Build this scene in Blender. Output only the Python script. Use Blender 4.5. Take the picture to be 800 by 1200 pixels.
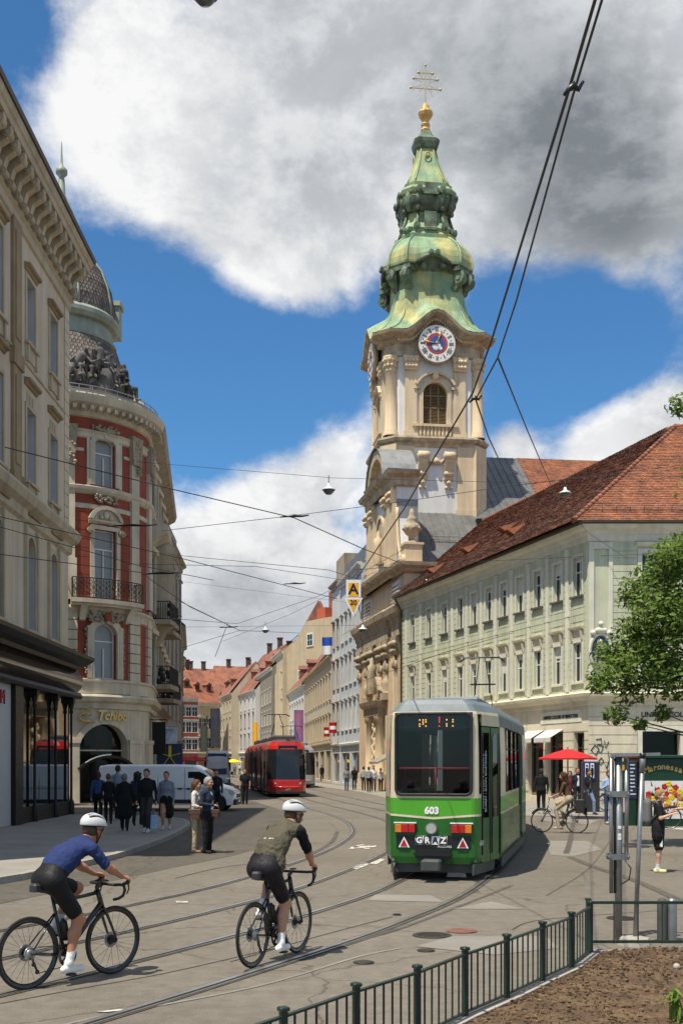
import bpy, math, random
import numpy as np
from mathutils import Vector, Matrix, noise as mnoise
R = math.radians
random.seed(7)
rng = np.random.default_rng(11)
for _o in list(bpy.data.objects):
 bpy.data.objects.remove(_o)
scene = bpy.context.scene
col = scene.collection
# ------------------------------------------------------------------ camera
CH, F, HZ = 2.1, 1300.0, 893.0          # eye height, focal length and horizon row of the 800 x 1200 photograph
cam_d = bpy.data.cameras.new('camera')
cam = bpy.data.objects.new('camera', cam_d)
col.objects.link(cam)
cam.location = (0, 0, CH)
cam.rotation_euler = (R(90), 0, 0)
cam_d.sensor_fit = 'HORIZONTAL'
cam_d.sensor_width = 36.0
cam_d.lens = 36.0 * F / 800.0
cam_d.shift_y = (HZ - 600.0) / 800.0
cam_d.clip_start = 0.1
cam_d.clip_end = 4000
scene.camera = cam
# ------------------------------------------------------------------ light
SUN = Vector((-0.285, -0.326, 1.0)).normalized()      # towards the sun
sun_el = math.asin(SUN.z)
world = bpy.data.worlds.new('World')
scene.world = world
world.use_nodes = True
def build_world():
 nt = world.node_tree
 nt.nodes.clear()
 N, L = nt.nodes.new, nt.links.new
 out = N('ShaderNodeOutputWorld'); bg = N('ShaderNodeBackground'); L(bg.outputs[0], out.inputs[0])
 bg.inputs[1].default_value = 0.11
 sky = N('ShaderNodeTexSky'); sky.sky_type = 'NISHITA'; sky.sun_disc = False
 sky.sun_elevation = sun_el
 sky.sun_rotation = math.atan2(SUN.x, SUN.y)
 sky.altitude = 350; sky.air_density = 1.0; sky.dust_density = 0.35; sky.ozone_density = 2.2
 tc = N('ShaderNodeTexCoord')
 d = tc.outputs['Generated']
 def noise(scale, detail, rough, vec, dist=0.0):
  n = N('ShaderNodeTexNoise'); n.inputs['Scale'].default_value = scale
  n.inputs['Detail'].default_value = detail; n.inputs['Roughness'].default_value = rough
  n.inputs['Distortion'].default_value = dist
  L(vec, n.inputs['Vector']); return n.outputs['Fac']
 def math_(op, a, b):
  n = N('ShaderNodeMath'); n.operation = op
  for i, x in enumerate((a, b)):
   if isinstance(x, (int, float)): n.inputs[i].default_value = x
   else: L(x, n.inputs[i])
  return n.outputs[0]
 def mp(v, a, b, c, e, smooth=True):
  n = N('ShaderNodeMapRange'); n.interpolation_type = 'SMOOTHSTEP' if smooth else 'LINEAR'
  L(v, n.inputs[0])
  for i, x in enumerate((a, b, c, e)): n.inputs[1 + i].default_value = x
  return n.outputs[0]
 def dirpx(px, py):
  return Vector(((px - 400) / F, 1, (HZ - py) / F)).normalized()
 def blob(px, py, r, w):
  n = N('ShaderNodeVectorMath'); n.operation = 'DISTANCE'
  L(d, n.inputs[0]); n.inputs[1].default_value = dirpx(px, py)
  return mp(n.outputs['Value'], 0.0, r, w, 0.0)
 sc = N('ShaderNodeMapping'); sc.inputs['Scale'].default_value = (1.0, 1.0, 1.35)
 sc.inputs['Location'].default_value = (3.1, 0.4, 1.7)
 L(d, sc.inputs['Vector']); v = sc.outputs[0]
 big = noise(2.2, 2, 0.5, v)
 fine = noise(5.5, 9, 0.64, v, 0.15)
 dens = math_('ADD', math_('MULTIPLY', big, 0.35), math_('MULTIPLY', fine, 1.0))
 for b in ((200, 150, .17, .30), (330, 260, .12, .26), (430, 90, .17, .24), (600, 110, .18, .30), (740, 170, .15, .34),
    (90, 80, .08, .14), (520, 240, .09, .22), (720, 290, .06, .14), (380, 330, .07, .16),(270,300,.08,.14),
    (300, 640, .10, .26), (240, 720, .12, .26), (400, 545, .05, .22), (330, 580, .07, .22), (330, 700, .12, .2),
    (690, 512, .05, .30), (760, 490, .05, .26), (605, 524, .035, .28), (790, 500, .05, .2),
    (230, 430, .12, -.42), (330, 440, .09, -.32), (650, 410, .11, -.36), (20, 40, .07, -.30), (60, 200, .08, -.16), (150, 380, .12, -.34),
    (560, 330, .05, -.1), (660, 460, .06, -.2), (420, 400, .08, -.26), (700,620,.06,-.2), (740,390,.09,-.22)):
  dens = math_('ADD', dens, blob(*b))
 cover = mp(dens, 0.56, 0.86, 0.0, 1.0)
 # the lit and the shaded side of the clouds
 off = N('ShaderNodeVectorMath'); off.operation = 'ADD'; L(v, off.inputs[0]); off.inputs[1].default_value = (-0.012, -0.01, 0.035)
 fine2 = noise(5.5, 9, 0.64, off.outputs[0], 0.15)
 lit = math_('SUBTRACT', fine, fine2)
 lit = mp(lit, -0.10, 0.12, 0.0, 1.0)
 thick = mp(dens, 0.72, 1.25, 0.0, 1.0)
 low = noise(3.0, 3, 0.5, v)
 grey = math_('ADD', math_('MULTIPLY', thick, 0.22), mp(low, 0.40, 0.68, 0.0, 0.36))
 for b in ((720, 200, .17, .46), (570, 130, .10, .16), (680, 60, .14, .16), (300, 740, .1, .15), (160, 160, .16, -.16), (300, 620, .07, -.2), (690, 505, .06, -.25), (430, 540, .06, -.3), (520, 245, .07, -.30)):
  grey = math_('ADD', grey, blob(*b))
 grey = math_('SUBTRACT', grey, math_('MULTIPLY', lit, 0.34))
 grey = mp(grey, -0.15, 0.85, 0.0, 1.0, False)
 cr = N('ShaderNodeValToRGB')
 cr.color_ramp.elements[0].color = (7.0, 7.0, 7.0, 1); cr.color_ramp.elements[0].position = 0.0
 cr.color_ramp.elements[1].color = (1.6, 1.78, 1.95, 1); cr.color_ramp.elements[1].position = 1.0
 e = cr.color_ramp.elements.new(0.5); e.color = (4.0, 4.2, 4.45, 1)
 L(grey, cr.inputs[0])
 mx = N('ShaderNodeMix'); mx.data_type = 'RGBA'
 skyg = N('ShaderNodeMix'); skyg.data_type = 'RGBA'; skyg.blend_type = 'MULTIPLY'; skyg.inputs[0].default_value = 1
 L(sky.outputs[0], skyg.inputs[6]); skyg.inputs[7].default_value = (0.44, 0.80, 1.02, 1)
 L(cover, mx.inputs[0]); L(skyg.outputs[2], mx.inputs[6]); L(cr.outputs[0], mx.inputs[7])
 L(mx.outputs[2], bg.inputs[0])
build_world()
sun_d = bpy.data.lights.new('sun', 'SUN')
sun_d.energy = 4.8
sun_d.angle = R(0.53)
sun_d.color = (1.0, 0.92, 0.78)
sun = bpy.data.objects.new('sun', sun_d)
col.objects.link(sun)
sun.rotation_euler = (-SUN).to_track_quat('-Z', 'Y').to_euler()
sun.location = (-20, -20, 70)
scene.render.engine = 'CYCLES'
vs = scene.view_settings
vs.view_transform = 'Standard'; vs.look = 'None'; vs.exposure = 0.3; vs.gamma = 1.0
scene.cycles.max_bounces = 6
scene.cycles.diffuse_bounces = 3
scene.cycles.glossy_bounces = 3
scene.cycles.transparent_max_bounces = 8
scene.render.resolution_x = 682; scene.render.resolution_y = 1024
# ------------------------------------------------------------------ helpers
def gp(px, py):                       # pixel on the ground -> world x, y
 Y = CH * F / (py - HZ)
 return ((px - 400) / F * Y, Y)
def at(px, py, Y):                    # pixel at a distance -> world point
 return Vector(((px - 400) / F * Y, Y, CH + (HZ - py) / F * Y))
def srgb(r, g, b):
 f = lambda c: (c / 255 / 12.92) if c / 255 <= 0.04045 else ((c / 255 + 0.055) / 1.055) ** 2.4
 return (f(r), f(g), f(b))
class MB:
 """collects shapes; build() links them as one mesh object"""
 def __init__(s):
  s.v = []; s.f = []; s.m = []; s.s = []
 def add(s, vs, fs, m=0, sm=False):
  o = len(s.v)
  s.v.extend([tuple(p) for p in vs])
  for f in fs:
   s.f.append(tuple(i + o for i in f)); s.m.append(m); s.s.append(sm)
  return s
 def box(s, x0, x1, y0, y1, z0, z1, m=0):
  return s.add([(x0, y0, z0), (x1, y0, z0), (x1, y1, z0), (x0, y1, z0), (x0, y0, z1), (x1, y0, z1), (x1, y1, z1), (x0, y1, z1)],
      [(0, 3, 2, 1), (4, 5, 6, 7), (0, 1, 5, 4), (1, 2, 6, 5), (2, 3, 7, 6), (3, 0, 4, 7)], m)
 def cbox(s, x0, x1, y0, y1, z0, z1, c=0.01, m=0):
  """box with chamfered vertical and top edges"""
  poly = [(x0 + c, y0), (x1 - c, y0), (x1, y0 + c), (x1, y1 - c), (x1 - c, y1), (x0 + c, y1), (x0, y1 - c), (x0, y0 + c)]
  inner = [(min(max(x, x0 + c), x1 - c), min(max(y, y0 + c), y1 - c)) for x, y in poly]
  vs = [(x, y, z0) for x, y in poly] + [(x, y, z1 - c) for x, y in poly] + [(x, y, z1) for x, y in inner]
  fs = [tuple(reversed(range(8)))]
  for k in (0, 8):
   for i in range(8):
    j = (i + 1) % 8
    fs.append((k + i, k + j, k + 8 + j, k + 8 + i))
  fs.append((16, 18, 20, 22)); 
  return s.add(vs, fs, m)
 def obox(s, c, ax, ay, az, m=0):
  """box from centre and three half-axis vectors"""
  c, ax, ay, az = map(Vector, (c, ax, ay, az))
  P = [c + i * ax + j * ay + k * az for k in (-1, 1) for i, j in ((-1, -1), (1, -1), (1, 1), (-1, 1))]
  return s.add(P, [(0, 3, 2, 1), (4, 5, 6, 7), (0, 1, 5, 4), (1, 2, 6, 5), (2, 3, 7, 6), (3, 0, 4, 7)], m)
 def bar(s, a, b, w, h=None, m=0):
  """square bar between two points"""
  a, b = Vector(a), Vector(b); h = h or w
  d = (b - a); L_ = d.length; d.normalize()
  up = Vector((0, 0, 1)) if abs(d.z) < 0.95 else Vector((0, 1, 0))
  sx = d.cross(up).normalized(); sy = sx.cross(d).normalized()
  return s.obox((a + b) / 2, sx * w / 2, d * L_ / 2, sy * h / 2, m)
 def prism(s, poly, a, b, plane='xy', m=0):
  """polygon extruded from a to b along the third axis"""
  n = len(poly)
  mk = {'xy': lambda p, t: (p[0], p[1], t), 'xz': lambda p, t: (p[0], t, p[1]), 'yz': lambda p, t: (t, p[0], p[1])}[plane]
  vs = [mk(p, a) for p in poly] + [mk(p, b) for p in poly]
  fs = [tuple(range(n)), tuple(reversed(range(n, 2 * n)))]
  for i in range(n):
   j = (i + 1) % n
   fs.append((i, i + n, j + n, j))
  return s.add(vs, fs, m)
 def lathe(s, prof, n=24, c=(0, 0), a0=0.0, a1=None, m=0, sm=True, sq=None, ph=0.0):
  """profile (r, z) turned about the vertical axis; sq = superellipse exponent"""
  full = a1 is None
  a1 = a0 + 2 * math.pi if full else a1
  k = n if full else n + 1
  vs = []
  for r, z in prof:
   for i in range(k):
    t = a0 + (a1 - a0) * i / n + ph
    q = 1.0
    if sq:
     q = (abs(math.cos(t)) ** sq + abs(math.sin(t)) ** sq) ** (-1.0 / sq)
    vs.append((c[0] + r * q * math.cos(t), c[1] + r * q * math.sin(t), z))
  fs = []
  for j in range(len(prof) - 1):
   for i in range(n):
    i2 = (i + 1) % k if full else i + 1
    fs.append((j * k + i, j * k + i2, (j + 1) * k + i2, (j + 1) * k + i))
  return s.add(vs, fs, m, sm)
 def tube(s, pts, r, n=8, m=0, sm=True, caps=True, closed=False):
  pts = [Vector(p) for p in pts]
  k = len(pts)
  rs = r if isinstance(r, (list, tuple)) else [r] * k
  vs = []; up = None
  for i, p in enumerate(pts):
   if closed:
    d = (pts[(i + 1) % k] - pts[i - 1])
   else:
    d = (pts[min(i + 1, k - 1)] - pts[max(i - 1, 0)])
   d.normalize()
   if up is None:
    up = Vector((0, 0, 1)) if abs(d.z) < 0.9 else Vector((1, 0, 0))
   up = (up - d * up.dot(d))
   if up.length < 1e-5: up = d.orthogonal()
   up.normalize()
   sd = d.cross(up)
   for j in range(n):
    t = 2 * math.pi * j / n
    vs.append(p + (up * math.cos(t) + sd * math.sin(t)) * rs[i])
  fs = []
  for i in range(k if closed else k - 1):
   i2 = (i + 1) % k
   for j in range(n):
    j2 = (j + 1) % n
    fs.append((i * n + j, i * n + j2, i2 * n + j2, i2 * n + j))
  s.add(vs, fs, m, sm)
  if caps and not closed:
   o = len(s.v) - len(vs)
   s.f.append(tuple(o + j for j in reversed(range(n)))); s.m.append(m); s.s.append(False)
   s.f.append(tuple(o + (k - 1) * n + j for j in range(n))); s.m.append(m); s.s.append(False)
  return s
 def sphere(s, c, r, n=10, m=0, sc=(1, 1, 1)):
  pr = [(math.sin(math.pi * i / n), -math.cos(math.pi * i / n)) for i in range(n + 1)]
  pr[0] = (1e-4, -1); pr[-1] = (1e-4, 1)
  o = len(s.v)
  s.lathe(pr, 2 * n if n > 5 else 8, m=m)
  for i in range(o, len(s.v)):
   x, y, z = s.v[i]
   s.v[i] = (c[0] + x * r * sc[0], c[1] + y * r * sc[1], c[2] + z * r * sc[2])
  return s
 def moulding(s, path, prof, m=0, closed=False, sm=False):
  """profile (out, z) swept along a plan path; out is to the right-hand side of the path"""
  n = len(path); k = len(prof); vs = []
  for i in range(n):
   a = Vector(path[i - 1]) if (i > 0 or closed) else None
   b = Vector(path[i]); c = Vector(path[(i + 1) % n]) if (i < n - 1 or closed) else None
   d1 = (b - a).normalized() if a is not None else (c - b).normalized()
   d2 = (c - b).normalized() if c is not None else d1
   n1 = Vector((d1.y, -d1.x)); n2 = Vector((d2.y, -d2.x))
   mt = (n1 + n2)
   mt = mt / max(mt.length_squared, 1e-6) * 2
   if mt.length > 3: mt = mt.normalized() * 3
   for o_, z in prof:
    vs.append((b.x + mt.x * o_, b.y + mt.y * o_, z))
  fs = []
  for i in range(n if closed else n - 1):
   i2 = (i + 1) % n
   for j in range(k - 1):
    fs.append((i * k + j, i2 * k + j, i2 * k + j + 1, i * k + j + 1))
  if not closed:
   fs.append(tuple(range(k))); fs.append(tuple(reversed(range((n - 1) * k, n * k))))
  return s.add(vs, fs, m, sm)
 def xf(s, M4, start=0):
  for i in range(start, len(s.v)):
   s.v[i] = tuple(M4 @ Vector(s.v[i]))
  return s
 def mesh(s, name, mats):
  me = bpy.data.meshes.new(name)
  me.from_pydata(s.v, [], s.f)
  if not isinstance(mats, (list, tuple)): mats = [mats]
  for m in mats: me.materials.append(m if not isinstance(m, str) else M[m])
  if len(mats) > 1: me.polygons.foreach_set('material_index', s.m)
  me.polygons.foreach_set('use_smooth', s.s)
  me.update()
  return me
 def build(s, name, mats, parent=None, loc=(0, 0, 0), rot=(0, 0, 0)):
  return link(name, s.mesh(name, mats), parent, loc, rot)
def link(name, me, parent=None, loc=(0, 0, 0), rot=(0, 0, 0)):
 o = bpy.data.objects.new(name, me)
 col.objects.link(o)
 o.location = loc; o.rotation_euler = rot
 if parent: o.parent = parent
 return o
def tag(o, label=None, cat=None, group=None, kind=None):
 if label: o['label'] = label
 if cat: o['category'] = cat
 if group: o['group'] = group
 if kind: o['kind'] = kind
 return o
def thing(name, label, cat, loc=(0, 0, 0), rz=0.0, group=None):
 o = bpy.data.objects.new(name, None)
 col.objects.link(o); o.location = loc; o.rotation_euler = (0, 0, rz)
 o.empty_display_size = 0.3
 return tag(o, label, cat, group)
KIDS = {}
def copy_tree(o, parent=None):
 c = o.copy(); col.objects.link(c)
 if parent: c.parent = parent
 for ch in [x for x in o.children]:
  copy_tree(ch, c)
 return c
# ------------------------------------------------------------------ materials
M = {}
def mat(name, color, rough=0.8, var=0.12, scale=3.0, bump=0.0, bscale=60.0, metal=0.0, spec=0.5, color2=None, mixscale=0.6,
  streak=0.0, ior=None, island=0.0, emit=None, coat=0.0, fine=0.0, detail=5.0, trans=0.0, crack=0.0, mid=0.0):
 """principled surface with mottling, optional second colour, vertical dirt streaks and fine relief"""
 m = bpy.data.materials.new(name); m.use_nodes = True
 nt = m.node_tree; nt.nodes.clear()
 N, L = nt.nodes.new, nt.links.new
 out = N('ShaderNodeOutputMaterial'); b = N('ShaderNodeBsdfPrincipled'); L(b.outputs[0], out.inputs[0])
 b.inputs['Roughness'].default_value = rough; b.inputs['Metallic'].default_value = metal
 b.inputs['Specular IOR Level'].default_value = spec
 if ior: b.inputs['IOR'].default_value = ior
 if coat: b.inputs['Coat Weight'].default_value = coat; b.inputs['Coat Roughness'].default_value = 0.05
 if emit: b.inputs['Emission Color'].default_value = (*color, 1); b.inputs['Emission Strength'].default_value = emit
 geo = N('ShaderNodeNewGeometry'); pos = geo.outputs['Position']
 def noise(sc, det=5.0, vec=pos, ro=0.55):
  n = N('ShaderNodeTexNoise'); n.inputs['Scale'].default_value = sc; n.inputs['Detail'].default_value = det
  n.inputs['Roughness'].default_value = ro; L(vec, n.inputs['Vector']); return n.outputs['Fac']
 def rng_(v, a, b_, c, d):
  n = N('ShaderNodeMapRange'); L(v, n.inputs[0])
  for i, x in enumerate((a, b_, c, d)): n.inputs[1 + i].default_value = x
  return n.outputs[0]
 def mul(c, f):
  n = N('ShaderNodeMix'); n.data_type = 'RGBA'; n.blend_type = 'MULTIPLY'; n.inputs[0].default_value = 1.0
  L(c, n.inputs[6]); L(f, n.inputs[7]); return n.outputs[2]
 rgb = N('ShaderNodeRGB'); rgb.outputs[0].default_value = (*color, 1); c = rgb.outputs[0]
 if color2:
  n = N('ShaderNodeMix'); n.data_type = 'RGBA'; L(rng_(noise(mixscale, 6), 0.42, 0.60, 0.0, 1.0), n.inputs[0])
  L(c, n.inputs[6]); n.inputs[7].default_value = (*color2, 1); c = n.outputs[2]
 if var:
  c = mul(c, rng_(noise(scale, detail), 0.3, 0.7, 1 - var, 1 + var))
 if fine:
  c = mul(c, rng_(noise(bscale, 3), 0.3, 0.7, 1 - fine, 1 + fine))
 if mid:
  c = mul(c, rng_(noise(5.0, 6, ro=.7), 0.35, 0.65, 1 - mid, 1 + mid)); c = mul(c, rng_(noise(1.1, 4), 0.60, 0.74, 1.0, 1 - mid))
 if crack:
  wv = N('ShaderNodeTexNoise'); wv.inputs['Scale'].default_value = 1.6; wv.inputs['Detail'].default_value = 5; L(pos, wv.inputs['Vector'])
  ad = N('ShaderNodeMix'); ad.data_type = 'RGBA'; ad.blend_type = 'LINEAR_LIGHT'; ad.inputs[0].default_value = .22; L(pos, ad.inputs[6]); L(wv.outputs['Color'], ad.inputs[7])
  vo = N('ShaderNodeTexVoronoi'); vo.feature = 'DISTANCE_TO_EDGE'; vo.inputs['Scale'].default_value = .28; L(ad.outputs[2], vo.inputs['Vector'])
  c = mul(c, rng_(vo.outputs['Distance'], .0015, .005, 1 - crack, 1.0))
 if island:
  c = mul(c, rng_(geo.outputs['Random Per Island'], 0, 1, 1 - island, 1 + island))
 if streak:
  mpn = N('ShaderNodeMapping'); mpn.inputs['Scale'].default_value = (2.2, 2.2, 0.12); L(pos, mpn.inputs['Vector'])
  c = mul(c, rng_(noise(1.0, 6, mpn.outputs[0], 0.6), 0.42, 0.72, 1.0, 1 - streak))
 L(c, b.inputs['Base Color'])
 if bump:
  bn = N('ShaderNodeBump'); bn.inputs['Strength'].default_value = bump; bn.inputs['Distance'].default_value = 0.02
  L(noise(bscale, 4), bn.inputs['Height']); L(bn.outputs[0], b.inputs['Normal'])
 if rough > 0.05 and rough < 0.95 and metal == 0 and var:
  L(rng_(noise(scale * 2.3, 3), 0.3, 0.7, max(rough - 0.08, 0.02), min(rough + 0.08, 1)), b.inputs['Roughness'])
 if trans:
  t = N('ShaderNodeBsdfTranslucent'); L(c, t.inputs[0]); ms = N('ShaderNodeMixShader'); ms.inputs[0].default_value = trans
  L(b.outputs[0], ms.inputs[1]); L(t.outputs[0], ms.inputs[2]); L(ms.outputs[0], out.inputs[0])
 M[name] = m
 return m
def glassmat(name, tint=(0.012, 0.014, 0.016), rough=0.03, ior=1.5, wave=0.0):
 m = bpy.data.materials.new(name); m.use_nodes = True
 nt = m.node_tree; b = nt.nodes['Principled BSDF']
 b.inputs['Base Color'].default_value = (*tint, 1); b.inputs['Roughness'].default_value = rough; b.inputs['IOR'].default_value = ior
 if wave:
  n = nt.nodes.new('ShaderNodeTexNoise'); n.inputs['Scale'].default_value = 0.9; n.inputs['Detail'].default_value = 1
  g = nt.nodes.new('ShaderNodeNewGeometry'); nt.links.new(g.outputs['Position'], n.inputs['Vector'])
  bp = nt.nodes.new('ShaderNodeBump'); bp.inputs['Strength'].default_value = wave; bp.inputs['Distance'].default_value = 0.1
  nt.links.new(n.outputs['Fac'], bp.inputs['Height']); nt.links.new(bp.outputs[0], b.inputs['Normal'])
 M[name] = m
 return m
def clearglass(name, tint=(0.75, 0.8, 0.8), ior=1.45, mixt=0.9):
 """thin pane: see-through with a real Fresnel reflection"""
 m = bpy.data.materials.new(name); m.use_nodes = True
 nt = m.node_tree; nt.nodes.clear(); N, L = nt.nodes.new, nt.links.new
 out = N('ShaderNodeOutputMaterial'); tr = N('ShaderNodeBsdfTransparent'); tr.inputs[0].default_value = (*tint, 1)
 gl = N('ShaderNodeBsdfGlossy'); gl.inputs['Roughness'].default_value = 0.02
 fr = N('ShaderNodeFresnel'); fr.inputs[0].default_value = ior
 ms = N('ShaderNodeMixShader'); L(fr.outputs[0], ms.inputs[0]); L(tr.outputs[0], ms.inputs[1]); L(gl.outputs[0], ms.inputs[2]); L(ms.outputs[0], out.inputs[0])
 M[name] = m
 return m
mat('asphalt', (0.160, 0.140, 0.112), 0.85, 0.10, 0.35, 0.4, 90, fine=0.40, color2=(0.178, 0.156, 0.126), mixscale=0.12, spec=0.3, crack=0.4, mid=0.15)
mat('asphalt_dark', (0.098, 0.087, 0.070), 0.85, 0.14, 0.5, 0.35, 90, fine=0.34, spec=0.3, crack=0.35, mid=0.2)
mat('asphalt_patch', (0.225, 0.207, 0.178), 0.85, 0.12, 0.8, 0.3, 90, fine=0.25, spec=0.35)
mat('bitumen', (0.045, 0.043, 0.040), 0.6, 0.25, 3.0, 0.2, 60)
mat('paving', (0.27, 0.25, 0.215), 0.85, 0.14, 0.7, 0.3, 80, fine=0.2, spec=0.35)
mat('kerbstone', (0.30, 0.28, 0.245), 0.8, 0.2, 2.5, 0.3, 50, island=0.12)
mat('roadpaint', (0.62, 0.60, 0.55), 0.8, 0.3, 6.0, 0.2, 60, color2=(0.25, 0.23, 0.20), mixscale=5.0)
mat('rail_steel', (0.50, 0.475, 0.43), 0.36, 0.25, 2.0, 0, metal=0.85)
mat('groove', (0.018, 0.017, 0.015), 0.9, 0.2, 4)
mat('iron', (0.06, 0.052, 0.045), 0.6, 0.3, 4, 0.4, 30, metal=0.4)
mat('rust', (0.17, 0.075, 0.05), 0.8, 0.3, 6, 0.4, 30)
mat('black_metal', (0.012, 0.012, 0.012), 0.35, 0.15, 6)
mat('galvanised', (0.27, 0.28, 0.28), 0.45, 0.16, 9, 0.05, 40, metal=0.75)
mat('wire', (0.035, 0.033, 0.03), 0.6, 0)
mat('glass_dark', (0.01, 0.01, 0.01), 0.05, 0)
glassmat('pane', (0.014, 0.016, 0.018), 0.04, 1.5, 0.03)
glassmat('pane_light', (0.10, 0.11, 0.12), 0.05, 1.5, 0.03)
glassmat('door_dark', (0.006, 0.006, 0.006), 0.06, 1.3)
glassmat('shop_glass', (0.006, 0.007, 0.007), 0.02, 2.3, 0.015)
# ================================================================== GROUND
def sheet(name, pts, z, material, parent=None, kind=None, label=None, cat=None):
 mb = MB(); mb.add([(x, y, z) for x, y in pts], [tuple(range(len(pts)))])
 o = mb.build(name, material, parent)
 # faces must look up
 if o.data.polygons[0].normal.z < 0: o.data.flip_normals()
 if not parent: tag(o, label, cat, kind=kind or 'structure')
 return o
def spline(P, per=8):
 P = [Vector(p) for p in P]; out = []
 for i in range(len(P) - 1):
  p0 = P[max(i - 1, 0)]; p1 = P[i]; p2 = P[i + 1]; p3 = P[min(i + 2, len(P) - 1)]
  for k in range(per):
   t = k / per
   out.append(0.5 * ((2 * p1) + (p2 - p0) * t + (2 * p0 - 5 * p1 + 4 * p2 - p3) * t * t + (3 * p1 - p0 - 3 * p2 + p3) * t ** 3))
 out.append(P[-1]); return out
def offset(path, o_):
 out = []
 for i, p in enumerate(path):
  d = (path[min(i + 1, len(path) - 1)] - path[max(i - 1, 0)]); d = Vector((d.x, d.y)).normalized()
  out.append(Vector((p.x + d.y * o_, p.y - d.x * o_)))
 return out
def ribbon(path, o0, o1, z, mb, m=0):
 a, b = offset(path, o0), offset(path, o1); n = len(a)
 mb.add([(p.x, p.y, z) for p in a] + [(p.x, p.y, z) for p in b], [(i, n + i, n + i + 1, i + 1) for i in range(n - 1)], m)
gmb = MB(); S_ = 1500
gmb.add([(-S_, -300, 0), (S_, -300, 0), (S_, 2500, 0), (-S_, 2500, 0)], [(0, 1, 2, 3)])
ground = tag(gmb.build('ground', 'asphalt'), 'worn grey brown asphalt of the tram square and street', 'ground', kind='structure')
# darker carriageway between the kerb and the tracks
road_edge = [gp(*p) for p in ((0, 1060), (70, 1045), (140, 1031), (205, 1017), (270, 1004), (310, 993), (345, 975), (352, 962), (330, 950), (300, 940))]
kerb = [(-13.5, 2), (-10.5, 8), (-8, 13.5)] + [gp(*p) for p in ((0, 1037), (60, 1024), (110, 1014), (150, 1003), (200, 984))] + [(-4.9, 36), (-5.8, 39.3), (-7.6, 41.2), (-10.5, 41.9), (-14, 42.1), (-30, 42.2)]
kerb_s = spline([Vector(k) for k in kerb], 5)
road_poly = [(-18, -2), (-11, 7.0), (-8.2, 11.6)] + road_edge + [(-5.5, 62), (-9, 62), (-9, 46), (-30, 46.5), (-30, 41.0), (-14, 41), (-9, 40), (-6.2, 36), (-6.2, 30), (-7, 20), (-9.5, 13), (-16, 0)]
sheet('road', road_poly, 0.004, 'asphalt_dark', None, 'structure', 'darker asphalt lane between kerb and tram rails', 'road')
# pavement on the left with its kerb stones
pav = [(p.x, p.y) for p in kerb_s] + [(-30, -2), (-16, -2)]
pv = MB(); n_ = len(pav)
pv.add([(x, y, 0.11) for x, y in pav], [tuple(range(n_))])
pavement = tag(pv.build('pavement', 'paving'), 'light concrete pavement in front of the pillared shop front', 'pavement', kind='structure')
if pavement.data.polygons[0].normal.z < 0: pavement.data.flip_normals()
acc = 0.0; start = kerb_s[0]; pts_ = [kerb_s[0]]
for i in range(1, len(kerb_s)):
 pts_.append(kerb_s[i]); acc += (kerb_s[i] - kerb_s[i - 1]).length
 if acc >= 0.95:
  a, b = pts_[0], pts_[-1]; d = (b - a).normalized(); nrm = Vector((d.y, -d.x))
  k = MB(); a2 = a + d * 0.006; b2 = b - d * 0.006
  q = [a2 - nrm * 0.17, a2 + nrm * 0.005, b2 + nrm * 0.005, b2 - nrm * 0.17]
  z1 = 0.118 + random.uniform(0, 0.006)
  k.add([(p.x, p.y, -0.02) for p in q] + [(p.x, p.y, z1) for p in q], [(0, 3, 2, 1), (4, 5, 6, 7), (0, 1, 5, 4), (1, 2, 6, 5), (2, 3, 7, 6), (3, 0, 4, 7)])
  k.build('kerb_stone', 'kerbstone', pavement)
  pts_ = [kerb_s[i]]; acc = 0.0
# paving on the right, along the pale green building
sheet('footpath', [(4.6, 43.2), (26, 40.5), (30, 52.4), (11.7, 52.4), (3.6, 78), (-4.0, 120), (-6.5, 120), (1.4, 76)], 0.012, 'paving', None, 'structure', 'light footpath along the pale green corner building', 'footpath')
# patches, joints and markings (pieces of the ground)
for poly in (((640, 986), (688, 986), (705, 996), (672, 1004), (645, 1003)), ((487, 1110), (530, 1098), (640, 1098), (655, 1112), (580, 1120)),
    ((430, 1056), (440, 1049), (505, 1050), (520, 1058)), ((640, 958), (700, 962), (690, 967), (630, 962)), ((530, 1066), (575, 1057), (615, 1066))):
 sheet('asphalt_patch', [gp(*p) for p in poly], 0.006, 'asphalt_patch', ground)
def joint(pts, w, z=0.005, m='bitumen', name='bitumen_joint'):
 mb = MB(); ribbon(spline([Vector(gp(*p)) for p in pts], 6), -w / 2, w / 2, z, mb)
 return mb.build(name, m, ground)
joint(((668, 1005), (700, 1018), (745, 1033), (800, 1058)), 0.16, 0.0085, 'asphalt_dark')
joint(((672, 960), (668, 985), (663, 1001)), 0.14, 0.0088, 'asphalt_dark')
joint(((400, 1110), (450, 1094), (485, 1083), (540, 1062), (600, 1038)), 0.07, 0.0055, 'asphalt_dark')
joint(((0, 1177), (90, 1160), (200, 1140), (330, 1110)), 0.018)
joint(((270, 1128), (380, 1096), (460, 1075)), 0.018)
joint(((0, 1226), (100, 1196), (300, 1157), (420, 1122), (470, 1112)), 0.05, 0.0055, 'asphalt_patch')
joint(((640, 1050), (690, 1018), (715, 985)), 0.016)
joint(((600, 1090), (640, 1078), (800, 1066)), 0.02)
joint(((400, 1102), (440, 1098), (480, 1086)), 0.02)
joint(((205, 1030), (255, 1018), (300, 1012)), 0.03, 0.0062, 'bitumen')
joint(((395, 975), (388, 988), (360, 1004)), 0.12, 0.0062, 'asphalt_dark')
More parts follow.
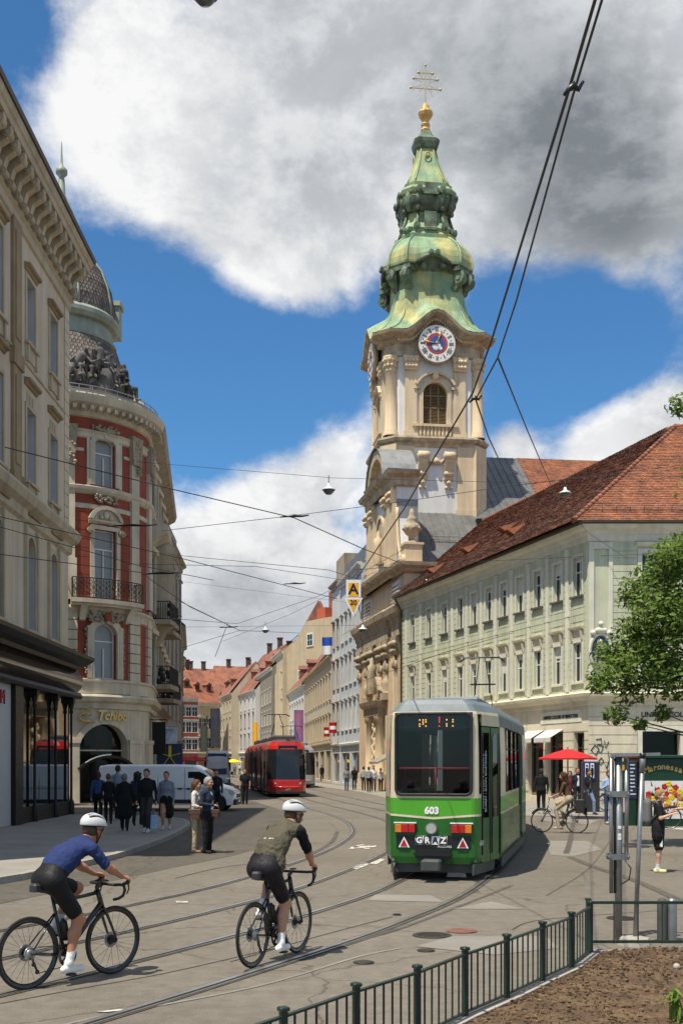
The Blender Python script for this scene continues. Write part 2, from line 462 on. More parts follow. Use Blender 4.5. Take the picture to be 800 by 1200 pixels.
def ground_mark(name, polys, m='roadpaint'):
 mb = MB()
 for poly in polys:
  pts = [gp(*p) for p in poly]
  mb.add([(x, y, 0.0105) for x, y in pts], [tuple(range(len(pts)))])
 o = mb.build(name, m, ground)
 for p in o.data.polygons:
  if p.normal.z < 0: o.data.flip_normals(); break
 return o
ground_mark('lane_arrow', [((408, 996), (412, 993), (441, 991.5), (440, 993.5), (424, 994.5))])
ground_mark('lane_arrow', [((412, 993), (424, 990), (428, 991), (417, 994)), ((424, 994.5), (430, 996), (436, 995), (430, 993.6))])
ground_mark('lane_dash', [((206, 1057), (220, 1057), (220, 1059), (207, 1059))])
ground_mark('lane_dash', [((412, 1018), (428, 1012), (434, 1013), (418, 1020))])
ground_mark('lane_dash', [((432, 1013), (446, 1007), (452, 1008), (440, 1014))])
ground_mark('lane_dash', [((110, 1187), (140, 1184.5), (150, 1185), (122, 1188))])
ground_mark('lane_dash', [((780, 970), (800, 971), (800, 973), (778, 972))])
def cover(px, py, r, m, name):
 x, y = gp(px, py); mb = MB(); mb.lathe([(0.001, 0.0135), (r * 0.86, 0.0135), (r * 0.9, 0.008), (r, 0.0125), (r, 0.002)], 28, (x, y), sm=False)
 if m == 'iron':
  for k in range(-3, 4):
   h = math.sqrt(max(0, (r * .8) ** 2 - (k * r * .22) ** 2)); mb.box(x - h, x + h, y + k * r * .22 - .012, y + k * r * .22 + .012, 0.012, 0.018)
 o = mb.build(name, m, ground)
cover(506, 1097, 0.235, 'iron', 'manhole_cover'); cover(541, 1092, 0.19, 'rust', 'manhole_cover')
cover(499, 1115, 0.10, 'iron', 'valve_cover'); cover(426, 1129, 0.11, 'iron', 'valve_cover')
cover(728, 1077, 0.20, 'iron', 'manhole_cover'); cover(465, 1073, 0.06, 'iron', 'valve_cover')
# ------------------------------------------------------------------ tram rails
R1 = [(-17.5, -4), (-12.2, 2), (-8.9, 6), (-6.3, 10), (-4.24, 13.8), (-3.1, 16.25), (-1.94, 19.4), (-0.62, 24.8), (0.05, 29.4), (0.33, 34.0), (0.06, 39.6), (-0.72, 45.5), (-2.9, 58.5), (-5.9, 80), (-10.0, 110), (-15.8, 150), (-24, 190)]
r1 = spline([Vector(p) for p in R1], 10)
def track(offs, label):
 t = tag(bpy.data.objects.new('tram_track', None), label, 'track', 'tram tracks', kind='structure'); col.objects.link(t)
 for o_ in offs:
  mb = MB()
  ribbon(r1, o_ - 0.055, o_ + 0.12, 0.0075, mb, 2)         # bitumen seal
  ribbon(r1, o_ - 0.028, o_ + 0.030, 0.014, mb, 0)         # rail head
  ribbon(r1, o_ + 0.030, o_ + 0.072, 0.010, mb, 1)         # flange groove
  ribbon(r1, o_ + 0.072, o_ + 0.092, 0.0125, mb, 0)        # guard lip
  mb.build('rail', ['rail_steel', 'groove', 'asphalt_dark'], t)
 return t
track((0.0, 1.435), 'curving tram track that leads under the red tram')
track((2.80, 4.235), 'curving tram track that leads under the green tram')
def track_point(o_, Y):
 pth = offset(r1, o_)
 for i in range(len(pth) - 1):
  if pth[i].y <= Y <= pth[i + 1].y:
   t = (Y - pth[i].y) / (pth[i + 1].y - pth[i].y); p = pth[i].lerp(pth[i + 1], t); d = (pth[i + 1] - pth[i]).normalized()
   return p, d
# ================================================================== FACADE KIT
mat('c_green', (0.56, 0.585, 0.42), 0.85, 0.09, 0.9, 0.15, 40, streak=0.26)
mat('c_trim', (0.70, 0.68, 0.56), 0.85, 0.08, 1.5, 0.15, 40, streak=0.18)
mat('c_stone', (0.67, 0.605, 0.46), 0.85, 0.08, 1.2, 0.2, 40, streak=0.2)
mat('c_sill', (0.10, 0.09, 0.08), 0.8, 0.2, 4)
mat('white_paint', (0.70, 0.69, 0.65), 0.55, 0.06, 6)
mat('wood_dark', (0.05, 0.03, 0.02), 0.6, 0.25, 8)
mat('tile_red', (0.20, 0.080, 0.044), 0.85, 0.22, 1.4, 0, island=0.24, color2=(0.13, 0.058, 0.036), mixscale=0.9)
mat('tile_orange', (0.31, 0.115, 0.055), 0.85, 0.22, 1.2, 0, island=0.20, color2=(0.215, 0.083, 0.045), mixscale=0.8)
mat('tile_dark', (0.085, 0.05, 0.038), 0.85, 0.3, 1.2, 0, island=0.35)
mat('gutter', (0.11, 0.085, 0.06), 0.5, 0.2, 3, metal=0.5)
mat('sheet_metal', (0.145, 0.145, 0.142), 0.5, 0.22, 0.7, 0.05, 8, metal=0.25, streak=0.3)
mat('lead', (0.27, 0.275, 0.27), 0.55, 0.2, 1.0, metal=0.3, streak=0.25)
mat('dark_inside', (0.006, 0.006, 0.006), 0.9, 0)
mat('canvas_white', (0.62, 0.60, 0.55), 0.9, 0.1, 5)
mat('letters_dark', (0.012, 0.014, 0.013), 0.5, 0)
def wall(mb, x0, x1, z0, z1, ops=(), depth=0.22, y=0.0, m=0, mr=None, step=None):
 """wall face with real openings and their reveals; outside is -y"""
 mr = m if mr is None else mr
 xs = {round(x0, 4), round(x1, 4)}; zs = {round(z0, 4), round(z1, 4)}
 for a, b, c, d in ops:
  xs |= {round(a, 4), round(b, 4)}; zs |= {round(max(c, z0), 4), round(min(d, z1), 4)}
 xs = sorted(xs); zs = sorted(zs)
 if step:
  nx = []
  for a, b in zip(xs, xs[1:]):
   k = max(1, int(math.ceil((b - a) / step))); nx += [a + (b - a) * i / k for i in range(k)]
  xs = nx + [xs[-1]]
 for a, b in zip(xs, xs[1:]):
  for c, d in zip(zs, zs[1:]):
   cx, cz = (a + b) / 2, (c + d) / 2
   if any(o[0] < cx < o[1] and o[2] < cz < o[3] for o in ops): continue
   mb.add([(a, y, c), (b, y, c), (b, y, d), (a, y, d)], [(0, 1, 2, 3)], m)
 for a, b, c, d in ops:
  c = max(c, z0); d = min(d, z1); e = y + depth
  k = max(1, int(math.ceil((b - a) / step))) if step else 1
  mb.add([(a, y, c), (a, e, c), (a, e, d), (a, y, d)], [(0, 3, 2, 1)], mr)
  mb.add([(b, y, c), (b, e, c), (b, e, d), (b, y, d)], [(0, 1, 2, 3)], mr)
  for i in range(k):
   p, q = a + (b - a) * i / k, a + (b - a) * (i + 1) / k
   mb.add([(p, y, d), (q, y, d), (q, e, d), (p, e, d)], [(0, 3, 2, 1)], mr)
   mb.add([(p, y, c), (q, y, c), (q, e, c), (p, e, c)], [(0, 1, 2, 3)], mr)
 return mb
BEND = [None]                                   # (radius, start angle) while working on a round wall
def bend(mb):
 if BEND[0]:
  Rr, a0 = BEND[0]
  mb.v = [((Rr - y) * math.sin(a0 + x / Rr), -(Rr - y) * math.cos(a0 + x / Rr), z) for x, y, z in mb.v]
 return mb
def arc(x0, x1, zs, rise, n=10):
 """points of an arch from (x0, zs) to (x1, zs)"""
 w = (x1 - x0) / 2; r = (w * w + rise * rise) / (2 * rise); cz = zs + rise - r; a = math.asin(min(1, w / r))
 if rise > w: a = math.pi - a
 return [((x0 + x1) / 2 + r * math.sin(-a + 2 * a * i / n), cz + r * math.cos(-a + 2 * a * i / n)) for i in range(n + 1)]
def spandrel(mb, x0, x1, zs, ztop, rise, y, d, m=0, n=10):
 """fills a rectangular opening's head down to an arch"""
 P = arc(x0, x1, zs, rise, n)
 for i in range(n):
  (a, c), (b, e) = P[i], P[i + 1]
  mb.add([(a, y, c), (b, y, e), (b, y, ztop), (a, y, ztop)], [(0, 1, 2, 3)], m)
  mb.add([(a, y, c), (b, y, e), (b, y + d, e), (a, y + d, c)], [(0, 3, 2, 1)], m)
def archband(mb, x0, x1, zs, rise, w, y0, y1, m=0, n=10):
 """raised band around an arch"""
 A = arc(x0, x1, zs, rise, n); B = arc(x0 - w, x1 + w, zs, rise + w, n)
 for i in range(n):
  (a, c), (b, e), (p, q), (s, t) = A[i], A[i + 1], B[i], B[i + 1]
  mb.add([(a, y0, c), (b, y0, e), (s, y0, t), (p, y0, q), (a, y1, c), (b, y1, e), (s, y1, t), (p, y1, q)],
    [(0, 1, 2, 3), (3, 2, 6, 7), (0, 4, 5, 1)], m)
def filled_arch(mb, x0, x1, z0, zs, rise, y, m=0, n=10):
 P = [(x0, z0), (x1, z0)] + list(reversed(arc(x0, x1, zs, rise, n)))
 mb.add([(p, y, z) for p, z in P], [tuple(range(len(P)))], m)
WCACHE = {}
FR = [None]                                     # (x, y, angle) of a second face of the same building
def window(parent, x, z, w, h, st, name='window', pane=None):
 """window of width w and height h with its bottom centre at (x, z); parts are frame, pane, surround, sill, hood"""
 key = (round(w, 3), round(h, 3), st['id'], pane, BEND[0] and (BEND[0], round(x, 3)))
 if key not in WCACHE:
  a, b = -w / 2, w / 2; dp = st.get('depth', 0.16); f = st.get('frame', 0.06); ar = st.get('arch', 0)
  out = {}
  mb = MB(); y0, y1 = dp - 0.05, dp + 0.01
  zs = h - ar
  mb.box(a, a + f, y0, y1, 0, zs); mb.box(b - f, b, y0, y1, 0, zs); mb.box(a + f, b - f, y0, y1, 0, f)
  if ar: archband(mb, a + f, b - f, zs, ar - f, f, y0, y1)
  else: mb.box(a + f, b - f, y0, y1, h - f, h)
  for t in st.get('v', ()):
   ht = st.get('vh', 1.0); mb.box(a + w * t - f * .5, a + w * t + f * .5, y0 + .006, y1, f, (zs if ar else h - f) * ht)
  for t in st.get('h', ()): mb.box(a + f, b - f, y0 + .004, y1 + .002, h * t - f * .5, h * t + f * .5)
  out['frame'] = mb
  mb = MB()
  if ar: filled_arch(mb, a + f * .5, b - f * .5, f * .5, zs, ar - f * .5, dp - 0.012)
  else: mb.add([(a + f * .5, dp - .012, f * .5), (b - f * .5, dp - .012, f * .5), (b - f * .5, dp - .012, h - f * .5), (a + f * .5, dp - .012, h - f * .5)], [(0, 1, 2, 3)])
  out['pane'] = mb
  if st.get('blind'):
   mb = MB(); mb.box(a + f, b - f, dp - .04, dp - .016, h * (1 - st['blind']), h - f); out['blind'] = mb
  sw = st.get('sur', 0)
  if sw:
   mb = MB(); p = -st.get('proud', 0.05)
   mb.box(a - sw, a, p, 0.003, 0, zs); mb.box(b, b + sw, p, 0.003, 0, zs)
   if ar: archband(mb, a, b, zs, ar, sw, p, 0.003)
   else: mb.box(a - sw, b + sw, p, 0.003, h, h + sw)
   if st.get('key'):
    mb.prism([(-.09, h - .05), (.09, h - .05), (.13, h + sw + .08), (-.13, h + sw + .08)], p - .05, 0, 'xz')
   out['surround'] = mb
  sl = st.get('sill', 0)
  if sl:
   mb = MB(); e = sw + .05
   mb.box(a - e, b + e, -sl, 0.003, -0.09, 0.0)
   if st.get('apron'):
    mb.box(a - sw, b + sw, -sl * .35, 0.003, -st['apron'], -0.092)
    mb.box(a - sw + .06, a - sw + .2, -sl * .75, 0, -st['apron'] - .1, -0.093); mb.box(b + sw - .2, b + sw - .06, -sl * .75, 0, -st['apron'] - .1, -0.093)
   out['sill'] = mb
  hd = st.get('hood')
  if hd:
   mb = MB(); e = sw + .08; hz = h + sw + st.get('hgap', 0.12)
   prof = [(0, hz), (.06, hz + .02), (.10, hz + .09), (.2, hz + .12), (.22, hz + .2), (0, hz + .24)]
   mb.moulding([(a - e, 0.0), (b + e, 0.0)], prof)
   if hd == 'bracket':
    mb.box(a - sw, b + sw, -.04, 0.002, h + sw, hz)
    for c0 in (a - sw, b + sw - .14):
     mb.prism([(-.02, hz - .55), (-.10, hz - .42), (-.15, hz - .12), (-.17, hz), (0.0, hz), (0.0, hz - .55)], c0, c0 + .14, 'yz')
   if hd == 'ped':
    mb.prism([(a - e, hz + .23), (b + e, hz + .23), (0, hz + .23 + (b - a + 2 * e) * .2)], -.16, 0, 'xz')
   if hd == 'round':
    archband(mb, a - e + .16, b + e - .16, hz + .22, (b - a) * .42, .18, -.24, 0)
    filled_arch(mb, a - e + .16, b + e - .16, hz + .2, hz + .22, (b - a) * .42, -.08)
    mb.sphere((0, -.1, hz + .22 + (b - a) * .2), .16, 6, sc=(1, .6, 1.2)); mb.sphere((-.25, -.08, hz + .36), .11, 5); mb.sphere((.25, -.08, hz + .36), .11, 5)
   out['hood'] = mb
  if BEND[0]:
   for k_, mb in out.items():
    mb.v = [(px + x, py, pz) for px, py, pz in mb.v]; bend(mb)
  mts = {'frame': st.get('mf', 'white_paint'), 'pane': pane or st.get('mp', 'pane'), 'surround': st.get('ms', 'c_trim'), 'sill': st.get('ml', st.get('ms', 'c_trim')), 'hood': st.get('mh', st.get('ms', 'c_trim')), 'blind': 'canvas_white'}
  WCACHE[key] = {k_: mb.mesh(k_, mts[k_]) for k_, mb in out.items()}
 me = WCACHE[key]
 if FR[0]:
  ox, oy, an = FR[0]; root = link(name, me['frame'], parent, (ox + x * math.cos(an), oy + x * math.sin(an), z), (0, 0, an))
 else: root = link(name, me['frame'], parent, (0 if BEND[0] else x, 0, z))
 for k_ in me:
  if k_ != 'frame': link({'pane': 'glass_pane'}.get(k_, k_), me[k_], root)
 return root
def tiles(name, e0, e1, r1_, r0, tw, th, m, parent, lift=0.035, holes=()):
 """roof tiles laid in overlapping rows on the plane eave e0-e1, ridge r0-r1, joined in one part"""
 e0, e1, r1_, r0 = map(Vector, (e0, e1, r1_, r0))
 u = (e1 - e0).normalized(); nrm = u.cross(r0 - e0).normalized()
 if nrm.z < 0: nrm = -nrm
 s = nrm.cross(u).normalized()
 if s.z < 0: s = -s
 H = (r0 - e0).dot(s); rows = int(H / th) + 1
 la, lb = (r0 - e0).dot(u), 0.0; ra, rb = (e1 - e0).dot(u), (r1_ - e0).dot(u)
 vs = []; fs = []
 for j in range(rows):
  v0 = j * th; v1 = min(v0 + th * 1.08, H + .05)
  tmid = min(1, (v0 + th * .5) / H)
  xl = la * tmid; xr = ra + (rb - ra) * tmid
  k = int((xr - xl) / tw); sh = (j % 2) * tw * .5
  for i in range(-1, k + 2):
   x0 = xl - (xl % tw) + i * tw + sh + random.uniform(-.008, .008)
   if x0 < xl - tw * .3 or x0 + tw > xr + tw * .3: continue
   l0 = lift * random.uniform(.75, 1.35); l1 = 0.004; g = tw * 0.03
   a = e0 + u * (x0 + g) + s * (v0 + random.uniform(-.012, .008)); b = a + u * (tw - 2 * g)
   c = e0 + u * (x0 + tw - g) + s * v1; d = e0 + u * (x0 + g) + s * v1
   o = len(vs)
   vs += [a + nrm * l0, b + nrm * (l0 + random.uniform(-.006, .006)), c + nrm * l1, d + nrm * l1, a, b]
   fs += [(o, o + 1, o + 2, o + 3), (o + 4, o + 5, o + 1, o)]
 me = bpy.data.meshes.new(name); me.from_pydata([tuple(v) for v in vs], [], fs); me.materials.append(M[m]); me.update()
 o = link(name, me, parent); o['kind'] = 'stuff'
 mb = MB(); dz = nrm * 0.012
 mb.add([e0 - dz, e1 - dz, r1_ - dz, r0 - dz], [(0, 1, 2, 3)])
 mb.build('roof_deck', 'tile_dark', parent)
 return o
FONT = {}
def text(parent, body, size, depth, material, loc, rot=(R(90), 0, 0), name='lettering', shear=0.0, space=1.0, align='CENTER', bold=0.0):
 c = bpy.data.curves.new(name, 'FONT'); c.body = body; c.size = size; c.extrude = depth; c.shear = shear; c.space_character = space
 c.align_x = align; c.align_y = 'CENTER'; c.resolution_u = 3; c.offset = bold
 o = bpy.data.objects.new(name + '_curve', c); col.objects.link(o)
 dg = bpy.context.evaluated_depsgraph_get()
 me = bpy.data.meshes.new_from_object(o.evaluated_get(dg)); me.name = name
 bpy.data.objects.remove(o); bpy.data.curves.remove(c)
 me.materials.clear(); me.materials.append(M[material])
 for p in me.polygons: p.material_index = 0
 return link(name, me, parent, loc, rot)
# ================================================================== PALE GREEN CORNER BUILDING
def green_building():
 Lc = 25.2; H0, H1 = 5.15, 13.2
 d = Vector((-.302, .953)).normalized()
 C0 = Vector((11.7, 52.6)); P0 = C0 + d * Lc
 rz = math.atan2(-d.y, -d.x)
 root = thing('corner_building', 'pale green three storey corner building with red tiled hip roof', 'building', (P0.x, P0.y, 0), rz)
 S = [.98, 2.97, 5.05, 7.1, 9.05, 11.0, 13.0, 15.0, 17.4, 20.0, 22.9]
 xs = [Lc - s for s in S]
 up = dict(id='cu', sur=.13, proud=.05, sill=.16, apron=.0, v=(.5,), h=(.62,), ml='c_sill', blind=.12)
 lo = dict(id='cl', sur=.13, proud=.05, sill=.10, v=(.5,), h=(.62,), hood='bracket', hgap=.42, mh='c_stone')
 ops = [(x - .41, x + .41, 10.1, 11.98) for x in xs] + [(x - .41, x + .41, 5.95, 7.85) for x in xs]
 mb = MB(); wall(mb, 0, Lc, H0, H1, ops, .2, m=0)
 mb.box(0, Lc, 0.3, 9, H0, H1, 0)                    # body behind the face
 mb.build('wall', ['c_green'], root)
 # ground floor
 gops = [(Lc - 1.35, Lc - .35, 0.05, 3.5), (Lc - 4.05, Lc - 2.4, .35, 3.6), (Lc - 6.15, Lc - 4.45, .35, 3.6)]
 x = Lc - 8.2
 while x > 1: gops.append((x - 1.0, x + .7, .35, 3.6)); x -= 2.4
 mb = MB(); wall(mb, 0, Lc, 0, H0, gops, .35)
 mb.build('ground_floor_wall', 'c_stone', root)
 for a, b, c, e in gops:
  w_ = MB(); w_.add([(a, .3, c), (b, .3, c), (b, .3, e), (a, .3, e)], [(0, 1, 2, 3)])
  sw_ = MB(); t = .07
  sw_.box(a, a + t, .2, .29, c, e); sw_.box(b - t, b, .2, .29, c, e); sw_.box(a + t, b - t, .2, .29, e - t, e); sw_.box(a + t, b - t, .2, .29, c, c + t * 2)
  sw_.box(a + t, b - t, .21, .29, e - .75, e - .7)
  wo = sw_.build('shop_window' if c > .2 else 'door', 'wood_dark' if c < .2 else 'c_sill', root)
  w_.build('glass_pane', 'shop_glass', wo)
 # stone courses of the ground floor
 mb = MB(); z = .55
 while z < 3.9:
  edges = sorted([0, Lc] + [v for a, b, c, e in gops if c < z + .2 < e + .05 for v in (a - .02, b + .02)])
  for a, b in zip(edges[::2], edges[1::2]):
   if b - a > .12: mb.box(a + .004, b - .004, -.035, .003, z + .015, z + .40)
  z += .43
 o = mb.build('stone_course', 'c_stone', root); o['kind'] = 'stuff'
 for a, b in ((Lc - 6.2, Lc - 4.4), (Lc - 4.1, Lc - 2.35)):    # scalloped awnings
  mb = MB(); y0, z0 = -.02, 3.72; y1, z1 = -.75, 3.30; n = 14
  mb.add([(a, y0, z0), (b, y0, z0), (b, y1, z1), (a, y1, z1)], [(0, 3, 2, 1)])
  for i in range(n):
   p, q = a + (b - a) * i / n, a + (b - a) * (i + 1) / n
   mb.add([(p, y1, z1), (q, y1, z1), (q, y1, z1 - .18), ((p + q) / 2, y1, z1 - .27), (p, y1, z1 - .18)], [(0, 4, 3, 2, 1)])
  mb.add([(a, y0, z0), (a, y1, z1), (a, y1, z1 - .2), (a, y0, z1 - .2)], [(0, 1, 2, 3)])
  mb.build('awning', 'canvas_white', root)
 mb = MB(); mb.box(Lc - 4.7, Lc - .6, -.055, 0, 4.02, 4.62); mb.build('sign_board', 'c_trim', root)
 text(root, 'UNITED COLORS OF BENETTON', .235, .012, 'letters_dark', (Lc - 2.62, -.066, 4.32), bold=.004, name='sign_lettering')
 # string course, entablature
 prof = [(0, 4.78), (.08, 4.8), (.10, 5.0), (.22, 5.05), (.42, 5.2), (.45, 5.34), (.05, 5.42), (0, 5.5)]
 plan = [(0, 0), (Lc, 0)]
 rd = Vector((1, 0)); inv = Matrix.Rotation(-rz, 2)
 rl = inv @ rd                                     # the other face's direction in local axes
 e = Vector((Lc, 0)) + rl * 22
 plan2 = plan + [tuple(e)]
 mb = MB(); mb.moulding(plan2, prof); mb.build('string_course', 'c_stone', root)
 prof = [(0, 12.55), (.06, 12.58), (.08, 12.85), (.16, 12.9), (.2, 13.05), (.42, 13.15), (.5, 13.3), (0.0, 13.34)]
 mb = MB(); mb.moulding(plan2, prof); mb.build('cornice', 'c_trim', root)
 mb = MB(); mb.moulding(plan2, [(.5, 13.33), (.64, 13.33), (.66, 13.45), (.5, 13.44)]); mb.build('gutter', 'gutter', root)
 # pilaster strips between the windows, their bases, and boarded bands
 cuts = sorted(xs); strips = [(a + b) / 2 for a, b in zip(cuts, cuts[1:])]
 strips = [cuts[0] - 1.2] + strips
 for sx in strips:
  mb = MB(); mb.box(sx - .16, sx + .16, -.06, .003, 5.52, 12.54); mb.box(sx - .2, sx + .2, -.075, .002, 12.2, 12.52); mb.box(sx - .2, sx + .2, -.075, .002, 9.2, 9.36)
  mb.build('pilaster', 'c_trim', root)
 mb = MB()
 solids = sorted([(x - .58, x + .58) for x in xs] + [(s - .2, s + .2) for s in strips] + [(Lc - .28, Lc + 1)])
 z = 5.6
 while z < 12.4:
  prev = 0.05
  for a, b in solids:
   if a - prev > .06: mb.box(prev + .01, a - .01, -.028, .003, z + .016, z + .30)
   prev = max(prev, b)
  if 8.75 < z < 9.6:
   for x in xs: mb.box(x - .5, x + .5, -.022, .003, z + .016, z + .30)
  z += .325
 o = mb.build('wall_band', 'c_green', root); o['kind'] = 'stuff'
 for i, x in enumerate(xs):
  b0, b1 = (.12, .3, .12, .5, .2, .12, .4, .0, .12, .3, .2)[i], (0, .3, 0, .15, .45, 0, .2, 0, .35, 0, .2)[i]
  window(root, x, 10.1, .82, 1.88, dict(up, id='cu%s' % b0, blind=b0)); window(root, x, 5.95, .82, 1.9, dict(lo, id='cl%s' % b1, blind=b1))
 # face towards the square: rotate a helper frame by building the pieces in its own axes
 a2 = math.atan2(rl.y, rl.x)
 def face(mb):
  mb.xf(Matrix.Translation((Lc, 0, 0)) @ Matrix.Rotation(a2, 4, 'Z')); return mb
 fx = [3.15, 6.4, 9.7, 13.0]
 ops = [(x - .62, x + .62, 10.0, 12.0) for x in fx] + [(x - .62, x + .62, 5.9, 7.85) for x in fx]
 mb = MB(); wall(mb, 0, 22, H0, H1, ops, .2); face(mb).build('wall', 'c_green', root)
 gops = [(2.55, 4.35, .05, 3.55), (6.2, 8.6, .4, 3.5), (9.6, 12.0, .4, 3.5), (13, 15.4, .4, 3.5)]
 mb = MB(); wall(mb, 0, 22, 0, H0, gops, .5); face(mb).build('ground_floor_wall', 'c_stone', root)
 for a, b, c, e_ in gops: mb = MB(); mb.add([(a, .48, c), (b, .48, c), (b, .48, e_), (a, .48, e_)], [(0, 1, 2, 3)]); face(mb).build('doorway_glass', 'door_dark', root)
 mb = MB()
 for a, b, c, e_ in gops: mb.box(a - .22, a, -.06, .003, 0, e_); mb.box(b, b + .22, -.06, .003, 0, e_); mb.box(a - .22, b + .22, -.06, .003, e_, e_ + .26)
 face(mb).build('door_surround', 'c_trim', root)
 mb = MB(); z = .3
 while z < 4.4:
  edges = sorted([0.0, 22] + [v for a, b, c, e_ in gops if z + .2 < e_ + .3 for v in (a - .24, b + .24)])
  for a, b in zip(edges[::2], edges[1::2]): mb.box(a + .004, b - .004, -.035, .003, z + .015, z + .41)
  z += .44
 o = face(mb).build('stone_course', 'c_stone', root); o['kind'] = 'stuff'
 mb = MB(); z = 5.6
 while z < 12.4:
  prev = 1.15
  for x in fx:
   if not (7.9 < z < 9.6): mb.box(prev, x - .84, -.028, .003, z + .016, z + .30); prev = x + .84
  mb.box(prev, 21.9, -.028, .003, z + .016, z + .30)
  z += .325
 o = face(mb).build('wall_band', 'c_green', root); o['kind'] = 'stuff'
 mb = MB()
 for a, b in ((.02, .26), (.95, 1.14)): mb.box(a, b, -.07, .003, 5.52, 12.54)
 mb.box(.26, .95, -.07, .003, 12.2, 12.5); face(mb).build('pilaster', 'c_trim', root)
 st = dict(id='cf', sur=.2, proud=.06, sill=.14, v=(.5,), h=(.65,), hood='flat', hgap=.1, apron=.5)
 FR[0] = (Lc, 0, a2)
 for x in fx: window(root, x, 10.0, 1.24, 2.0, st); window(root, x, 5.9, 1.24, 1.95, st)
 FR[0] = None
 text(root, 'UNITED COLORS OF BENETTON', .34, .012, 'letters_dark', (Lc + 5.0 * math.cos(a2) + .05 * math.sin(a2), 5.0 * math.sin(a2) - .05 * math.cos(a2), 4.33), (R(90), 0, a2), bold=.006, name='sign_lettering')
 # saint in an oval niche on the corner
 mb = MB(); n = 22
 ring = [(.56 + .50 * math.cos(2 * math.pi * i / n), -.10, 7.35 + .82 * math.sin(2 * math.pi * i / n)) for i in range(n)]
 mb.tube(ring, .09, 6, closed=True, m=0)
 mb.add([(x, -.074, z) for x, _, z in ring], [tuple(range(n))], 1)
 mb.sphere((.56, -.16, 8.32), .22, 6, sc=(1.5, .6, .7)); mb.sphere((.56, -.18, 8.62), .14, 6); mb.sphere((.2, -.14, 8.2), .14, 5); mb.sphere((.92, -.14, 8.2), .14, 5)
 mb.lathe([(.02, 6.5), (.30, 6.56), (.26, 6.9), (.20, 7.25), (.19, 7.5), (.10, 7.62), (.13, 7.72), (.10, 7.86), (.01, 7.9)], 12, (.5, -.2))
 mb.sphere((.68, -.3, 7.42), .1, 6, sc=(1, .8, 1.4)); mb.sphere((.68, -.32, 7.6), .06, 5)
 mb.lathe([(.02, 6.1), (.12, 6.2), (.32, 6.5), (.01, 6.52)], 10, (.56, -.12))
 mat('niche_blue', (.05, .085, .17), .7, .1, 3)
 face(mb).build('niche_saint', ['c_trim', 'niche_blue'], root)
 # graffiti on the corner of the ground floor
 mb = MB()
 for pts in (((.3, 2.9), (.12, 2.65), (.35, 2.4), (.5, 2.7), (.3, 2.9)), ((.35, 3.15), (.6, 3.2), (.62, 2.95), (.4, 2.9), (.7, 2.85), (.6, 2.55), (.4, 2.6)), ((.75, 3.1), (.8, 2.75), (.95, 3.05)), ((.6, 2.3), (.72, 2.1), (.56, 1.95), (.48, 2.15), (.6, 2.3)), ((.92, 2.6), (.98, 2.2), (.86, 1.75), (.8, 1.95))):
  mb.tube([(p, -.045, z) for p, z in pts], .026, 5)
 face(mb).build('graffiti', 'letters_dark', root)
 # roof
 t_ = 10.0; Rn = Vector((18.7, 62.1, 20.9)); E0 = Vector((P0.x - .2, P0.y, 13.42)); nw = Vector((-d.y * -1, 0)) 
 outn = Vector((-.953, -.302)) * .62
 ec = Vector((C0.x - .85, C0.y - .62, 13.42)); ef = Vector((P0.x + outn.x, P0.y + outn.y, 13.42)); er = Vector((C0.x + 22, C0.y - .62, 13.42))
 dd = Vector((d.x, d.y, 0)); R1_ = Rn + dd * 25.4; R2_ = Vector((C0.x + 24, 62.1, 20.9))
 inv4 = (Matrix.Translation((P0.x, P0.y, 0)) @ Matrix.Rotation(rz, 4, 'Z')).inverted()
 f = lambda p: inv4 @ Vector(p)
 tiles('roof_tiles', f(ef), f(ec), f(Rn), f(R1_), .19, .21, 'tile_red', root)
 tiles('roof_tiles', f(ec), f(er), f(R2_), f(Rn), .19, .21, 'tile_orange', root)
 back = Vector((.953, .302, 0)) * 20
 mb = MB(); mb.add([f(R1_), f(Rn), f(Rn + back + Vector((0, 0, -7.4))), f(R1_ + back + Vector((0, 0, -7.4)))], [(0, 1, 2, 3)])
 mb.add([f(ef), f(R1_), f(R1_ + back + Vector((0, 0, -7.4)))], [(0, 1, 2)])
 mb.build('roof_back', 'tile_red', root)
 def ridge(a, b, n):
  a, b = f(a), f(b)
  for i in range(n):
   p, q = a.lerp(b, i / n), a.lerp(b, (i + 1.12) / n)
   mb.tube([p, q], [.15, .11], 8, sm=True)
 mb = MB(); ridge(ec, Rn, 34); ridge(Rn, R1_, 64); ridge(Rn, R2_, 44)
 o = mb.build('ridge_tiles', 'tile_orange', root); o['kind'] = 'stuff'
 # snow guard along the eaves, roof hatches
 mb = MB()
 for a, b, k in ((ef, ec, 40), (ec, er, 34)):
  a2_, b2_ = a.lerp(Rn, .07), b.lerp(Rn, .07)
  if a is ef: a2_ = a.lerp(R1_, .07)
  if b is er: b2_ = b.lerp(R2_, .07)
  for dz in (.14, .26): mb.tube([f(a2_ + Vector((0, 0, dz))), f(b2_ + Vector((0, 0, dz)))], .016, 5)
  for i in range(k):
   p = a2_.lerp(b2_, (i + .5) / k); mb.bar(f(p), f(p + Vector((0, 0, .3))), .03)
 mb.build('snow_guard', 'gutter', root)
 for s_, v_ in ((9.2, .19), (16.3, .24), (12.0, .32), (20.0, .12)):
  p = ec.lerp(ef, s_ / Lc).lerp(Rn.lerp(R1_, s_ / Lc), v_)
  mb = MB(); dv = (Rn - ec); 
  q = p + Vector((-.75, -.24, .62)) * .55
  mb.add([f(p + dd * .3 + Vector((0, 0, .1))), f(p - dd * .3 + Vector((0, 0, .1))), f(q - dd * .3), f(q + dd * .3), f(p + Vector((.953 * .9, .302 * .9, .86)))], [(0, 1, 2, 3), (0, 3, 4), (3, 2, 4), (2, 1, 4)])
  mb.build('roof_hatch', 'tile_orange', root)
